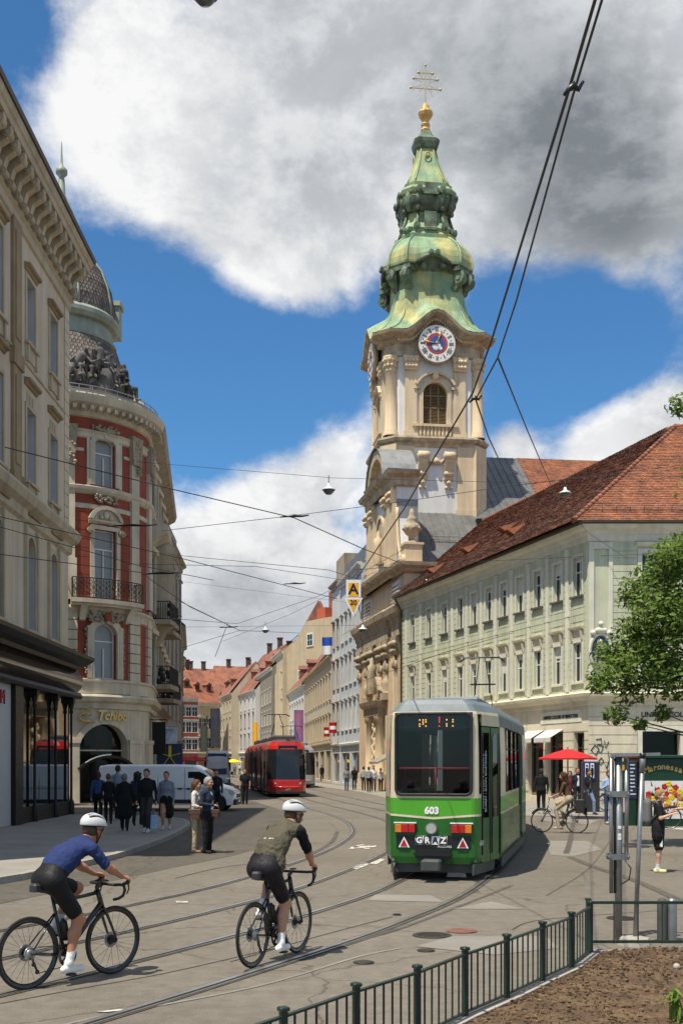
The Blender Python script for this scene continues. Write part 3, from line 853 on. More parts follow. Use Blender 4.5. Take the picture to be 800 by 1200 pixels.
 # downpipe at the far end
 mb = MB(); mb.tube([(.35, -.55, 13.3), (.35, -.35, 12.9), (.35, -.1, 12.5), (.35, -.1, .2)], .06, 8); mb.build('downpipe', 'gutter', root)
 return root
green_building()
# ================================================================== CHURCH
mat('ch_cream', (0.68, 0.53, 0.345), 0.85, 0.08, 0.8, 0.15, 30, streak=0.22)
mat('ch_white', (0.74, 0.72, 0.68), 0.85, 0.06, 0.8, 0.1, 30, streak=0.14)
mat('ch_grey', (0.30, 0.26, 0.20), 0.85, 0.2, 2.5, 0.3, 30, streak=0.3)
mat('ch_dirty', (0.46, 0.37, 0.25), 0.85, 0.25, 2.0, 0.3, 20, streak=0.4)
mat('copper', (0.25, 0.375, 0.22), 0.6, 0.22, 0.9, 0.08, 12, color2=(0.40, 0.38, 0.155), mixscale=0.45, streak=0.35, metal=0.1)
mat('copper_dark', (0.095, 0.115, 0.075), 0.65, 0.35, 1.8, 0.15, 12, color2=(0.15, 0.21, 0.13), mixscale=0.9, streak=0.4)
mat('gold', (0.62, 0.38, 0.14), 0.45, 0.2, 3, metal=0.55)
mat('clock_white', (0.74, 0.72, 0.68), 0.6, 0.04, 4)
mat('clock_red', (0.36, 0.06, 0.035), 0.6, 0.15, 4)
mat('clock_blue', (0.035, 0.075, 0.30), 0.6, 0.15, 4)
mat('louvre', (0.20, 0.135, 0.065), 0.7, 0.2, 5)
mat('cross_gilt', (0.50, 0.42, 0.28), 0.5, 0.1, 5, metal=.3)
def oct_ring(a, c, per=8):
 """square of half width a with cut corners c, as points with the position along each side"""
 P = []
 for k in range(4):
  ca, sa = math.cos(k * math.pi / 2), math.sin(k * math.pi / 2)
  for i in range(per + 1):
   t = -1 + 2 * i / per; x, y = t * (a - c), -a
   P.append((x * ca - y * sa, x * sa + y * ca, t))
 return P
def tower_loft(mb, levels, per=8, m=0, bump=0.0, sm=False, top=False):
 """levels: (half width, corner cut, z, share of the bump)"""
 k = None; vs = []
 for a, c, z, b in levels:
  ring = oct_ring(a, c, per); k = len(ring)
  for x, y, t in ring:
   q = max(0.0, 1 - abs(t) / .72); h = (q * q * (3 - 2 * q)) * bump * b
   vs.append((x, y, z + h))
 fs = []
 for j in range(len(levels) - 1):
  for i in range(k): fs.append((j * k + i, j * k + (i + 1) % k, (j + 1) * k + (i + 1) % k, (j + 1) * k + i))
 if top: fs.append(tuple((len(levels) - 1) * k + i for i in range(k)))
 mb.add(vs, fs, m, sm)
def rot4(mb, fn):
 """the same piece on the four sides"""
 for k in range(4):
  s = len(mb.v); fn(mb); mb.xf(Matrix.Rotation(k * math.pi / 2, 4, 'Z'), s)
def scroll(mb, c, r, w, ax, m=0):
 """a volute: flat drum with a raised eye; ax is its axis"""
 c, ax = Vector(c), Vector(ax).normalized()
 mb.tube([c - ax * w / 2, c + ax * w / 2], r, 12, m, True)
 mb.tube([c - ax * (w / 2 + .06), c + ax * (w / 2 + .06)], r * .45, 8, m, True)
def church():
 rz = R(7)
 ax, ay = 6.98, 92.2
 root = thing('church', 'yellow and white baroque church with green copper onion spire', 'church', (ax, ay, 0), rz)
 # ------------------------------------------------ tower shaft
 mb = MB(); tower_loft(mb, [(4.0, .9, 12, 0), (4.0, .9, 27.4, 0)]); mb.build('tower_wall', 'ch_white', root)
 mb = MB(); ops = [(-.98, .98, 29.0, 32.35)]
 def belfry(mb):
  s = len(mb.v); wall(mb, -2.9, 2.9, 27.4, 36.3, ops, .5); mb.xf(Matrix.Translation((0, -3.8, 0)), s)
  mb.add([(2.9, -3.8, 27.4), (3.8, -2.9, 27.4), (3.8, -2.9, 36.3), (2.9, -3.8, 36.3)], [(0, 1, 2, 3)])
 rot4(mb, belfry); mb.build('belfry_wall', 'ch_white', root)
 # pilasters of the lower stage
 def low(mb):
  for x0, x1 in ((-3.05, -1.75), (1.75, 3.05)):
   mb.box(x0, x1, -4.16, -3.99, 12, 27.3); mb.box(x0 - .08, x1 + .08, -4.2, -3.99, 12, 22.2)
  mb.obox((3.62, -3.62, 19.6), Vector((.56, .56, 0)), Vector((.17, -.17, 0)), (0, 0, 7.7))
  mb.obox((3.62, -3.62, 17), Vector((.62, .62, 0)), Vector((.22, -.22, 0)), (0, 0, 5.2))
 mb = MB(); rot4(mb, low); mb.build('tower_pilaster', 'ch_cream', root)
 # consoles with garland on the front
 for k in range(4):
  mb = MB()
  for sx in (-1.05, 1.05):
   mb.prism([(-3.99, 24.4), (-4.15, 24.6), (-4.2, 25.2), (-4.55, 25.9), (-4.6, 26.7), (-3.99, 26.8)], sx - .38, sx + .38, 'yz')
   scroll(mb, (sx, -4.45, 26.35), .32, .9, (1, 0, 0)); scroll(mb, (sx, -4.2, 25.0), .2, .7, (1, 0, 0))
   mb.sphere((sx, -4.15, 24.3), .2, 6); mb.sphere((sx - .2, -4.1, 23.9), .14, 5); mb.sphere((sx + .2, -4.1, 23.9), .14, 5)
  mb.tube([(-.7, -4.12, 26.2), (-.4, -4.16, 25.85), (0, -4.2, 26.1), (.4, -4.16, 25.85), (.7, -4.12, 26.2)], [.08, .16, .2, .16, .08], 7)
  mb.sphere((0, -4.2, 25.95), .26, 6)
  mb.xf(Matrix.Rotation(k * math.pi / 2, 4, 'Z')); mb.build('console_garland', 'ch_cream', root)
 # cornice between the stages
 mb = MB(); pl = [(x, y) for x, y, t in oct_ring(4.05, .95, 1)]
 mb.moulding(pl, [(0, 27.1), (.12, 27.15), (.15, 27.4), (.4, 27.5), (.5, 27.7), (.46, 27.86), (0, 27.95)], closed=True)
 tower_loft(mb, [(4.1, .95, 27.93, 0), (3.7, .9, 28.0, 0)]); mb.build('belfry_cornice', 'ch_dirty', root)
 # pilasters and columns of the belfry
 for k in range(4):
  rot = Matrix.Rotation(k * math.pi / 2, 4, 'Z')
  for x0, x1 in ((-2.45, -1.5), (1.5, 2.45)):
   mb = MB(); mb.box(x0, x1, -4.0, -3.79, 28.3, 33.2); mb.box(x0 - .08, x1 + .08, -4.05, -3.79, 28.0, 28.4)
   s = len(mb.v); xm = (x0 + x1) / 2
   mb.prism([(x0, 33.2), (x1, 33.2), (x1 + .14, 34.3), (x0 - .14, 34.3)], -4.18, -3.79, 'xz')
   for q in (-.4, -.13, .13, .4): mb.sphere((xm + q, -4.16, 33.5), .17, 5); mb.sphere((xm + q * 1.1, -4.2, 33.95), .17, 5)
   scroll(mb, (xm - .48, -4.12, 34.15), .17, .3, (0, 1, 0)); scroll(mb, (xm + .48, -4.12, 34.15), .17, .3, (0, 1, 0))
   mb.xf(rot); mb.build('pilaster', 'ch_cream', root)
  mb = MB(); c = (3.52, -3.52)
  mb.lathe([(.62, 28.0), (.62, 28.15), (.54, 28.25), (.56, 28.4), (.47, 28.5), (.47, 31), (.42, 33.1), (.5, 33.2), (.44, 33.3), (.5, 33.8), (.66, 34.2), (.64, 34.3), (.1, 34.32)], 16, c)
  for q in range(10):
   t = q * .628; mb.sphere((c[0] + .5 * math.cos(t), c[1] + .5 * math.sin(t), 33.55), .14, 5); mb.sphere((c[0] + .58 * math.cos(t + .3), c[1] + .58 * math.sin(t + .3), 33.98), .14, 5)
  mb.xf(rot); mb.build('column', 'ch_cream', root)
  # window of the bell chamber
  win = MB(); archband(win, -.98, .98, 31.35, .98, .3, -3.98, -3.79, n=14)
  win.box(-1.28, -.98, -3.98, -3.79, 29.0, 31.36); win.box(.98, 1.28, -3.98, -3.79, 29.0, 31.36)
  P = arc(-1.55, 1.55, 32.1, .95, 12)
  for (a, b), (c_, e) in zip(P, P[1:]): win.bar((a, -4.0, b), (c_, -4.0, e), .45, .18)
  win.box(-1.75, -1.3, -4.1, -3.79, 31.75, 31.95); win.box(1.3, 1.75, -4.1, -3.79, 31.75, 31.95)
  win.sphere((0, -4.05, 32.75), .3, 6)
  win.box(-1.85, 1.85, -4.2, -3.79, 28.75, 28.95); win.box(-1.7, 1.7, -3.95, -3.79, 27.95, 28.75)
  for q in range(9):
   win.lathe([(.07, 28.0), (.12, 28.25), (.06, 28.5), (.08, 28.76)], 8, (-1.2 + q * .3, -4.04))
  spandrel(win, -.98, .98, 31.37, 32.36, .98, -3.8, .4, n=12)
  win.xf(rot); w = win.build('bell_window', 'ch_cream', root)
  lv = MB(); z = 29.05
  while z < 32.2:
   hw = .95 if z < 31.35 else math.sqrt(max(.02, .95 ** 2 - (z - 31.35) ** 2))
   lv.obox((0, -3.5, z), (hw, 0, 0), (0, .06, .045), (0, .008, -.012)); z += .115
  for q in (-.95, -.32, .32, .95): lv.box(q - .05, q + .05, -3.58, -3.46, 29.0, 31.4 if abs(q) > .9 else 32.2)
  for q in (29.05, 30.4, 31.35): lv.box(-.95, .95, -3.585, -3.47, q - .05, q + .05)
  lv.box(-.98, .98, -3.42, -3.4, 29, 32.3)
  lv.xf(rot); lv.build('louvre', 'louvre', w)
 # entablature that arches over the clock
 mb = MB()
 lv = []
 for a, z in ((3.82, 34.3), (3.95, 34.35), (3.95, 34.75), (3.88, 34.8), (3.88, 35.3), (4.0, 35.35), (4.15, 35.45), (4.25, 35.6), (4.6, 35.72), (4.95, 35.86), (5.0, 36.05), (4.9, 36.1)):
  lv.append((a, 1.0 * a / 4.2, z, 0 if z < 34.78 else 1))
 tower_loft(mb, lv, per=20, bump=1.7); mb.build('tower_cornice', 'ch_dirty', root)
 mb = MB()
 def dent(mb):
  for i in range(-17, 18):
   t = i / 17.5; q = max(0., 1 - abs(t) / .72); z = 35.5 + q * q * (3 - 2 * q) * 1.7
   mb.box(t * 3.1 - .05, t * 3.1 + .05, -4.32, -4.05, z - .1, z + .1)
 rot4(mb, dent); o = mb.build('dentils', 'ch_cream', root); o['kind'] = 'stuff'
 # clocks
 for k in range(4):
  rot = Matrix.Rotation(k * math.pi / 2, 4, 'Z')
  def disc(r0, r1_, y, n=40):
   mb = MB(); z0 = 35.15
   vs = [(r * math.sin(2 * math.pi * i / n), y, z0 + r * math.cos(2 * math.pi * i / n)) for r in (r0, r1_) for i in range(n)]
   mb.add(vs, [(i, (i + 1) % n, n + (i + 1) % n, n + i) for i in range(n)]); return mb
  body = MB(); body.tube([(0, -4.2, 35.15), (0, -4.62, 35.15)], 1.5, 40); body.xf(rot); cl = body.build('clock', 'ch_dirty', root)
  mb = disc(.86, 1.46, -4.632); mb.xf(rot); mb.build('dial', 'clock_white', cl)
  mb = disc(.001, .87, -4.628); mb.xf(rot); mb.build('inner_dial', 'clock_red', cl)
  mb = disc(.001, .62, -4.636); mb.xf(rot); mb.build('sky_disc', 'clock_blue', cl)
  mb = MB()
  for x, z, r in ((-.1, 34.85, .25), (.12, 34.95, .2), (.05, 35.25, .14), (-.3, 34.95, .12), (.3, 34.78, .14)): mb.sphere((x, -4.64, z), r, 6, sc=(1, .12, 1))
  mb.xf(rot); mb.build('painted_figure', 'clock_white', cl)
  mb = MB(); NUM = ['XII', 'I', 'II', 'III', 'IIII', 'V', 'VI', 'VII', 'VIII', 'IX', 'X', 'XI']
  for h in range(12):
   a = h * math.pi / 6; s = len(mb.v); L_ = len(NUM[h]) * .1; x = -L_ / 2 + .05
   for ch in NUM[h]:
    if ch == 'I': mb.box(x - .022, x + .022, -4.645, -4.634, -.19, .19)
    elif ch == 'V': mb.bar((x - .06, -4.64, .19), (x, -4.64, -.19), .045, .012); mb.bar((x + .06, -4.64, .19), (x, -4.64, -.19), .03, .012)
    else: mb.bar((x - .06, -4.64, .19), (x + .06, -4.64, -.19), .05, .012); mb.bar((x + .06, -4.64, .19), (x - .06, -4.64, -.19), .03, .012)
    x += .1
   mb.xf(Matrix.Translation((0, 0, 35.15)) @ Matrix.Rotation(a, 4, 'Y') @ Matrix.Translation((0, 0, 1.15)), s)
  for h in range(12):
   a = (h + .5) * math.pi / 6; mb.sphere((1.15 * math.sin(a), -4.64, 35.15 + 1.15 * math.cos(a)), .05, 5, sc=(1, .3, 1))
  mb.xf(rot); o = mb.build('numerals', 'letters_dark', cl); o['kind'] = 'stuff'
  mb = MB(); mb.tube([(0, -4.67, 35.15), (.3, -4.67, 36.05)], [.06, .03], 6); mb.sphere((.24, -4.67, 35.88), .13, 6, sc=(1, .3, 1)); mb.sphere((.33, -4.67, 36.15), .09, 5, sc=(1, .3, 1))
  mb.tube([(0, -4.69, 35.15), (-1.1, -4.69, 35.35)], [.05, .03], 6); mb.sphere((-.95, -4.69, 35.32), .13, 6, sc=(1, .3, 1))
  mb.xf(rot); mb.build('clock_hands', 'gold', cl)
 # ------------------------------------------------ copper helm
 helm = [(4.98, 1.2, 36.1, 1), (4.75, 1.12, 36.22, 1), (4.3, 1.05, 36.55, .97), (3.85, .98, 37.0, .85), (3.45, .9, 37.6, .62), (3.12, .82, 38.4, .35), (2.88, .75, 39.3, .12), (2.75, .7, 40.3, 0), (2.7, .68, 41.4, 0), (2.72, .68, 42.4, 0)]
 mb = MB(); tower_loft(mb, helm, per=16, bump=1.7, sm=False); sk = mb.build('spire_skirt', 'copper', root)
 # bulb with arched hems
 hem = [(3.36, 1.2, 42.0, 1), (3.4, 1.2, 42.3, 1), (3.39, 1.19, 42.75, .5), (3.27, 1.13, 43.3, .15), (3.02, 1.02, 43.85, 0), (2.65, .87, 44.3, 0), (2.3, .76, 44.65, 0), (2.15, .7, 44.75, 0)]
 mb = MB(); tower_loft(mb, hem, per=14, bump=.75, sm=False); bl = mb.build('onion_dome', 'copper', root)
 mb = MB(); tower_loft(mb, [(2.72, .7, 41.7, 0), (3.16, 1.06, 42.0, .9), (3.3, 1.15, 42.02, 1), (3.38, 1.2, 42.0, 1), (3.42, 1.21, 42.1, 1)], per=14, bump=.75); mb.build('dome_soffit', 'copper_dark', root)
 for k in range(4):            # ribs, corner scroll consoles
  rot = Matrix.Rotation(k * math.pi / 2, 4, 'Z')
  for s_ in (-1, 1):
   for P_, q in ((hem, .1), (helm[:6], .07)): mb = MB(); mb.tube([(s_ * (a - c), -a - .02, z) for a, c, z, b in P_], q, 6); mb.xf(rot); mb.build('rib', 'copper', root)
  mb = MB(); dg = Vector((1, -1, 0)).normalized(); tg = Vector((1, 1, 0)).normalized()
  for off in (-.62, .62):
   b0 = dg * 3.1 + tg * off
   scroll(mb, dg * 3.75 + tg * off + Vector((0, 0, 41.1)), .48, .62, tg); scroll(mb, dg * 3.3 + tg * off + Vector((0, 0, 40.4)), .28, .5, tg)
   mb.tube([dg * 3.0 + tg * off + Vector((0, 0, 42.0)), dg * 3.6 + tg * off + Vector((0, 0, 41.8)), dg * 3.9 + tg * off + Vector((0, 0, 41.2)), dg * 3.6 + tg * off + Vector((0, 0, 40.7)), dg * 3.2 + tg * off + Vector((0, 0, 40.3))], [.34, .42, .36, .32, .2], 8)
  mb.obox(dg * 3.5 + Vector((0, 0, 41.75)), tg * 1.15, dg * .5, (0, 0, .16))
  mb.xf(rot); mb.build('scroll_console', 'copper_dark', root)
  mb = MB()
  for s_ in (-.26, .26): scroll(mb, (s_, -3.55, 42.85), .2, .5, (0, 1, 0))
  mb.tube([(-1.3, -3.4, 42.1), (-.7, -3.5, 42.55), (0, -3.5, 42.78), (.7, -3.5, 42.55), (1.3, -3.4, 42.1)], .16, 7)
  mb.sphere((-.8, -3.2, 41.9), .3, 6); mb.sphere((.8, -3.2, 41.9), .3, 6); mb.xf(rot); mb.build('hem_scroll', 'copper_dark', root)
 # lantern stage
 st = [(2.2, .7, 44.7, 0), (2.25, .7, 45.0, 0), (2.1, .66, 45.2, 0), (2.2, .66, 45.5, 0), (2.0, .62, 45.75, 0), (1.75, .55, 46.2, 0), (1.62, .52, 46.8, 0), (1.6, .5, 47.0, 0)]
 mb = MB(); tower_loft(mb, st, per=6); mb.build('lantern_stage', 'copper', root)
 b2 = [(1.55, .5, 47.0, 0), (1.8, .58, 47.15, 0), (2.1, .66, 47.6, 0), (2.2, .7, 48.1, 0), (2.0, .64, 48.3, 0), (2.22, .7, 48.42, 0), (2.28, .72, 48.7, 0), (2.15, .68, 48.95, 0), (1.9, .6, 49.05, 0), (1.95, .62, 49.35, 0), (1.72, .55, 49.5, 0), (1.6, .5, 49.85, 0), (1.38, .44, 50.4, 0), (1.12, .36, 51.1, 0), (.92, .3, 51.8, 0), (.8, .26, 52.4, 0), (.74, .24, 52.75, 0)]
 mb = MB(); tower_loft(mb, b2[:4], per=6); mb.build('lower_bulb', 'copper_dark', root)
 mb = MB(); tower_loft(mb, b2[3:], per=6); mb.build('upper_spire', 'copper', root)
 for k in range(4):
  rot = Matrix.Rotation(k * math.pi / 2, 4, 'Z'); dg = Vector((1, -1, 0)).normalized(); tg = Vector((1, 1, 0)).normalized()
  mb = MB()
  for s_ in (-1, 1):
   scroll(mb, (s_ * .95, -2.3, 48.55), .28, .35, (0, 1, 0)); scroll(mb, (s_ * 1.15, -2.2, 45.6), .28, .3, (0, 1, 0)); scroll(mb, (s_ * 1.0, -1.95, 47.2), .2, .3, (0, 1, 0))
   mb.tube([(s_ * 1.15, -2.25, 45.4), (s_ * 1.1, -2.0, 46.0), (s_ * .95, -1.75, 46.9)], .13, 6)
   mb.tube([(s_ * .98, -2.25, 48.3), (s_ * 1.0, -2.2, 47.8), (s_ * .9, -1.85, 47.2)], .16, 6)
  mb.box(-.6, .6, -2.42, -2.0, 48.15, 48.3); mb.box(-.5, .5, -2.36, -2.0, 48.3, 49.1); mb.box(-.55, .55, -2.32, -1.6, 45.3, 45.5); mb.box(-.5, .5, -2.1, -1.5, 45.5, 46.9)
  scroll(mb, dg * 2.3 + Vector((0, 0, 47.9)), .36, .5, tg); scroll(mb, dg * 2.55 + Vector((0, 0, 45.3)), .3, .5, tg)
  mb.tube([dg * 2.3 + Vector((0, 0, 47.0)), dg * 2.45 + Vector((0, 0, 47.4)), dg * 2.5 + Vector((0, 0, 48.1)), dg * 2.4 + Vector((0, 0, 48.8))], [.18, .26, .28, .18], 7)
  mb.xf(rot); mb.build('scroll_ornament', 'copper_dark', root)
  for s_ in (-1, 1): mb = MB(); mb.tube([(s_ * (a - c), -a, z) for a, c, z, b in b2[10:]], .07, 6); mb.xf(rot); mb.build('rib', 'copper', root)
  mb = MB(); n = 16; mb.tube([(.24 * math.cos(2 * math.pi * i / n), -.99, 51.9 + .42 * math.sin(2 * math.pi * i / n)) for i in range(n)], .07, 6, closed=True)
  mb.xf(rot); mb.build('oval_ring', 'copper', root)
 mb = MB(); tower_loft(mb, [(.74, .24, 52.72, 0), (.9, .3, 52.85, 0), (1.02, .34, 53.25, 0), (1.06, .35, 53.5, 0), (.8, .28, 53.75, 0), (.55, .2, 54.1, 0), (.36, .12, 54.5, 0)], per=4); mb.build('spire_cap', 'copper_dark', root)
 mb = MB(); mb.lathe([(.36, 54.45), (.42, 54.6), (.3, 54.8), (.4, 55.05), (.26, 55.25), (.3, 55.4), (.55, 55.75), (.64, 56.0), (.62, 56.1), (.36, 56.35), (.3, 56.6), (.12, 56.85), (.01, 56.9)], 10, sm=False); mb.build('gilded_knob', 'gold', root)
 mb = MB()
 mb.bar((0, 0, 56.8), (0, 0, 60.0), .09)
 for z, w in ((58.9, 1.0), (58.1, 1.25), (59.4, .6)):
  mb.bar((-w, 0, z), (w, 0, z), .07)
  for s_ in (-1, 1): mb.sphere((s_ * w, 0, z), .12, 5); mb.bar((s_ * w * .8, 0, z - .22), (s_ * w * .8, 0, z + .22), .05); mb.bar((s_ * w * .4, 0, z - .28), (s_ * w * .4, 0, z + .28), .05)
 for t in range(10):
  a = t * math.pi / 5 + .3; mb.bar((0.2 * math.cos(a), 0, 58.5 + .2 * math.sin(a)), (1.05 * math.cos(a), 0, 58.5 + 1.25 * math.sin(a)), .035)
 mb.sphere((0, 0, 60.05), .1, 5); mb.build('cross', 'cross_gilt', root)
 # ------------------------------------------------ nave roof
 def sl(x, y): return (x, y, 14.4 + (y + 13.5) * .79)
 mb = MB(); y0, y1 = -13.5, 5.0
 mb.add([sl(-2.6, y0), sl(9.2, y0), sl(9.2, y1), sl(-2.6, y1)], [(0, 1, 2, 3)]); mb.build('nave_roof_sheet', 'sheet_metal', root)
 mb = MB(); x = -2.4
 while x < 9.2:
  a, b = Vector(sl(x, y0)), Vector(sl(x, y1)); mb.bar(a + Vector((0, 0, .02)), b + Vector((0, 0, .02)), .03, .06); x += .62
 o = mb.build('standing_seams', 'sheet_metal', root); o['kind'] = 'stuff'
 tiles('nave_roof_tiles', sl(9.2, y0), sl(22, y0), sl(22, y1), sl(9.2, y1), .24, .24, 'tile_orange', root)
 mb = MB(); mb.add([sl(-2.6, y1), sl(22, y1), (22, y1 + 18, 14), (-2.6, y1 + 18, 14)], [(0, 1, 2, 3)])
 mb.add([sl(-2.6, y0), sl(-2.6, y1), (-2.6, y1 + 18, 14)], [(0, 1, 2)]); mb.build('nave_roof_back', 'sheet_metal', root)
 mb = MB(); mb.box(-3, 22, -13.4, 20, 0, 14.38); mb.build('nave_wall', 'ch_cream', root)
 mb = MB()
 for dz in (.25, .5): a, b = Vector(sl(-2.4, -8.0)), Vector(sl(9.0, -8.0)); mb.tube([a + Vector((0, 0, dz)), b + Vector((0, 0, dz))], .035, 5)
 x = -2.2
 while x < 9: p = Vector(sl(x, -8.0)); mb.bar(p, p + Vector((0, 0, .6)), .05); x += .8
 mb.build('snow_guard', 'lead', root)
 mb = MB(); p = Vector(sl(3.4, -5.2)); mb.box(p.x - .4, p.x + .4, p.y - .3, p.y + .2, p.z - .2, p.z + .28); mb.build('roof_hatch', 'dark_inside', root)
 # ------------------------------------------------ street front, in its own axes
 near, far = Vector((4.3, 77.2)), Vector((1.68, 90.7)); dv = far - near; Lf = dv.length
 ang = math.atan2(-dv.y, -dv.x)                     # local x runs from the far end to the near end
 Tm = (Matrix.Translation((ax, ay, 0)) @ Matrix.Rotation(rz, 4, 'Z')).inverted() @ Matrix.Translation((far.x, far.y, 0)) @ Matrix.Rotation(ang, 4, 'Z')
 def put(mb, name, m): mb.xf(Tm); return mb.build(name, m, root)
 mb = MB(); mb.box(0, Lf, 0, 2.5, 0, 13.0); put(mb, 'front_wall', 'ch_cream')
 # lower order
 pil = (.9, 3.6, 5.4, Lf - 5.4, Lf - 3.6, Lf - .9)
 for x in pil:
  mb = MB(); mb.box(x - .55, x + .55, -.32, .003, 0, 9.6); mb.box(x - .7, x + .7, -.42, .002, 0, 1.2)
  put(mb, 'pilaster', 'ch_cream')
  mb = MB(); mb.prism([(x - .55, 9.6), (x + .55, 9.6), (x + .8, 10.9), (x - .8, 10.9)], -.55, 0, 'xz')
  for q in (-.5, -.17, .17, .5): mb.sphere((x + q, -.5, 9.9), .2, 5); mb.sphere((x + q * 1.2, -.58, 10.4), .22, 5)
  for q in (-.3, .1, .4): mb.sphere((x + q, -.42, 9.3 - abs(q)), .2, 5, sc=(1, .8, 1.8))
  put(mb, 'capital', 'ch_dirty')
 mb = MB()
 for x in (2.2, 4.5, Lf - 4.5, Lf - 2.2): mb.box(x - .35, x + .35, -.12, .002, 1.2, 9.8)
 put(mb, 'wall_panel', 'ch_white')
 pl = [(-.05, .6), (-.05, -.3), (1.8, -.3), (1.8, -.05), (2.9, -.05), (2.9, -.4), (Lf - 2.9, -.4), (Lf - 2.9, -.05), (Lf - 1.8, -.05), (Lf - 1.8, -.3), (Lf + .1, -.3), (Lf + .1, 1.2)]
 mb = MB(); mb.moulding(pl, [(0, 10.9), (.1, 10.95), (.12, 11.7), (.2, 11.8), (.26, 12.2), (.5, 12.45), (.58, 12.85), (.5, 13.0), (-.4, 13.05)]); put(mb, 'main_cornice', 'ch_dirty')
 # attic with louvred openings
 mb = MB(); mb.box(.1, Lf - .1, .1, 2.4, 13.0, 15.4); put(mb, 'attic', 'ch_cream')
 for x in (2.2, Lf - 2.2):
  mb = MB(); mb.box(x - 1.1, x + 1.1, -.02, .1, 13.5, 15.0)
  fr = put(mb, 'louvre_window', 'ch_white')
  for q in range(5): mb = MB(); mb.obox((x, -.06, 13.65 + q * .28), (1.0, 0, 0), (0, .1, .08), (0, .02, -.03)); mb.xf(Tm); mb.build('slat', 'ch_white', fr)
 pl2 = [(.0, 1.2), (.0, 0), (2.6, 0), (2.6, -.3), (Lf - 2.6, -.3), (Lf - 2.6, 0), (Lf, 0), (Lf, 2.3)]
 mb = MB(); mb.moulding(pl2, [(0, 15.3), (.2, 15.4), (.25, 15.6), (.55, 15.75), (.6, 16.0), (-.5, 16.1)]); put(mb, 'attic_cornice', 'ch_dirty')
 # upper storey with volutes and segmental gable
 a, b = 2.4, Lf - 2.4
 mb = MB(); mb.box(a, b, .1, 1.7, 15.9, 23.0); put(mb, 'gable_wall', 'ch_white')
 for x in (a + .5, a + 2.2, b - 2.2, b - .5):
  mb = MB(); mb.box(x - .42, x + .42, -.2, .11, 16.0, 20.7); mb.prism([(x - .42, 20.7), (x + .42, 20.7), (x + .6, 21.6), (x - .6, 21.6)], -.35, .1, 'xz')
  for q in (-.3, 0, .3): mb.sphere((x + q, -.34, 20.95), .17, 5); mb.sphere((x + q * 1.3, -.4, 21.35), .18, 5)
  mb.box(x - .36, x + .36, -.14, .11, 21.6, 22.0)
  put(mb, 'pilaster', 'ch_cream')
 mb = MB(); m_ = (a + b) / 2; filled_arch(mb, m_ - .9, m_ + .9, 17, 19.6, .9, -.03); put(mb, 'gable_niche', 'ch_dirty')
 mb = MB(); archband(mb, m_ - .9, m_ + .9, 19.6, .9, .25, -.16, .1); mb.box(m_ - 1.15, m_ - .9, -.16, .1, 17, 19.6); mb.box(m_ + .9, m_ + 1.15, -.16, .1, 17, 19.6)
 mb.lathe([(.3, 17), (.4, 17.6), (.32, 18.4), (.4, 18.9), (.15, 19.1), (.2, 19.3), (.02, 19.6)], 10, (m_, -.2)); put(mb, 'niche_frame', 'ch_cream')
 mb = MB(); mb.moulding([(a - .1, 1.7), (a - .1, -.1), (m_ - 1.6, -.1), (m_ - 1.6, -.3), (m_ + 1.6, -.3), (m_ + 1.6, -.1), (b + .1, -.1), (b + .1, 1.7)], [(0, 21.9), (.12, 22.0), (.15, 22.5), (.5, 22.7), (.6, 23.0), (-.4, 23.1)]); put(mb, 'gable_cornice', 'ch_dirty')
 mb = MB()
 P = arc(m_ - 2.9, m_ + 2.9, 23.0, 2.6, 16); Q = arc(m_ - 2.3, m_ + 2.3, 23.0, 1.9, 16)
 for i in range(16):
  (p, q), (r_, s_), (t, u), (v, w) = P[i], P[i + 1], Q[i], Q[i + 1]
  mb.add([(p, -.45, q), (r_, -.45, s_), (v, -.45, w), (t, -.45, u)], [(0, 3, 2, 1)])
  mb.add([(t, -.45, u), (v, -.45, w), (v, .1, w), (t, .1, u)], [(0, 1, 2, 3)])
 filled_arch(mb, m_ - 2.3, m_ + 2.3, 23, 23, 1.9, .1); put(mb, 'gable_pediment', 'ch_dirty')
 mb = MB(); P = arc(m_ - 3.0, m_ + 3.0, 23.0, 2.7, 16)
 for (p, q), (r_, s_) in zip(P, P[1:]): mb.add([(p, -.6, q), (r_, -.6, s_), (r_, 2.0, s_), (p, 2.0, q)], [(0, 1, 2, 3)])
 mb.add([(p, 1.9, q) for p, q in P], [tuple(range(17))]); put(mb, 'gable_roof', 'lead')
 # side of the gable seen from the square: lead flashing panels, cream return
 mb = MB(); mb.box(b - .02, b + .03, .12, 1.68, 16, 21); put(mb, 'gable_side', 'lead')
 for s_, e in ((1, b), (-1, a)):
  mb = MB(); n = 14
  pts = [(e, 15.95)] + [(e + s_ * (2.0 * (1 - math.sin(i / n * math.pi / 2))), 16.0 + 4.3 * (1 - math.cos(i / n * math.pi / 2))) for i in range(n + 1)] 
  pts = [(e, 15.95), (e + s_ * 2.0, 15.95)] + pts[1:]
  if s_ < 0: pts = pts[::-1]
  mb.prism(pts, .2, .9, 'xz'); put(mb, 'volute', 'ch_white')
  mb = MB(); c = [(e + s_ * (2.0 * (1 - math.sin(i / n * math.pi / 2))), .15, 16.05 + 4.3 * (1 - math.cos(i / n * math.pi / 2))) for i in range(n + 1)]
  mb.tube(c, .13, 6); scroll(mb, (e + s_ * 1.8, .2, 16.3), .35, .5, (0, 1, 0)); put(mb, 'volute_band', 'ch_cream')
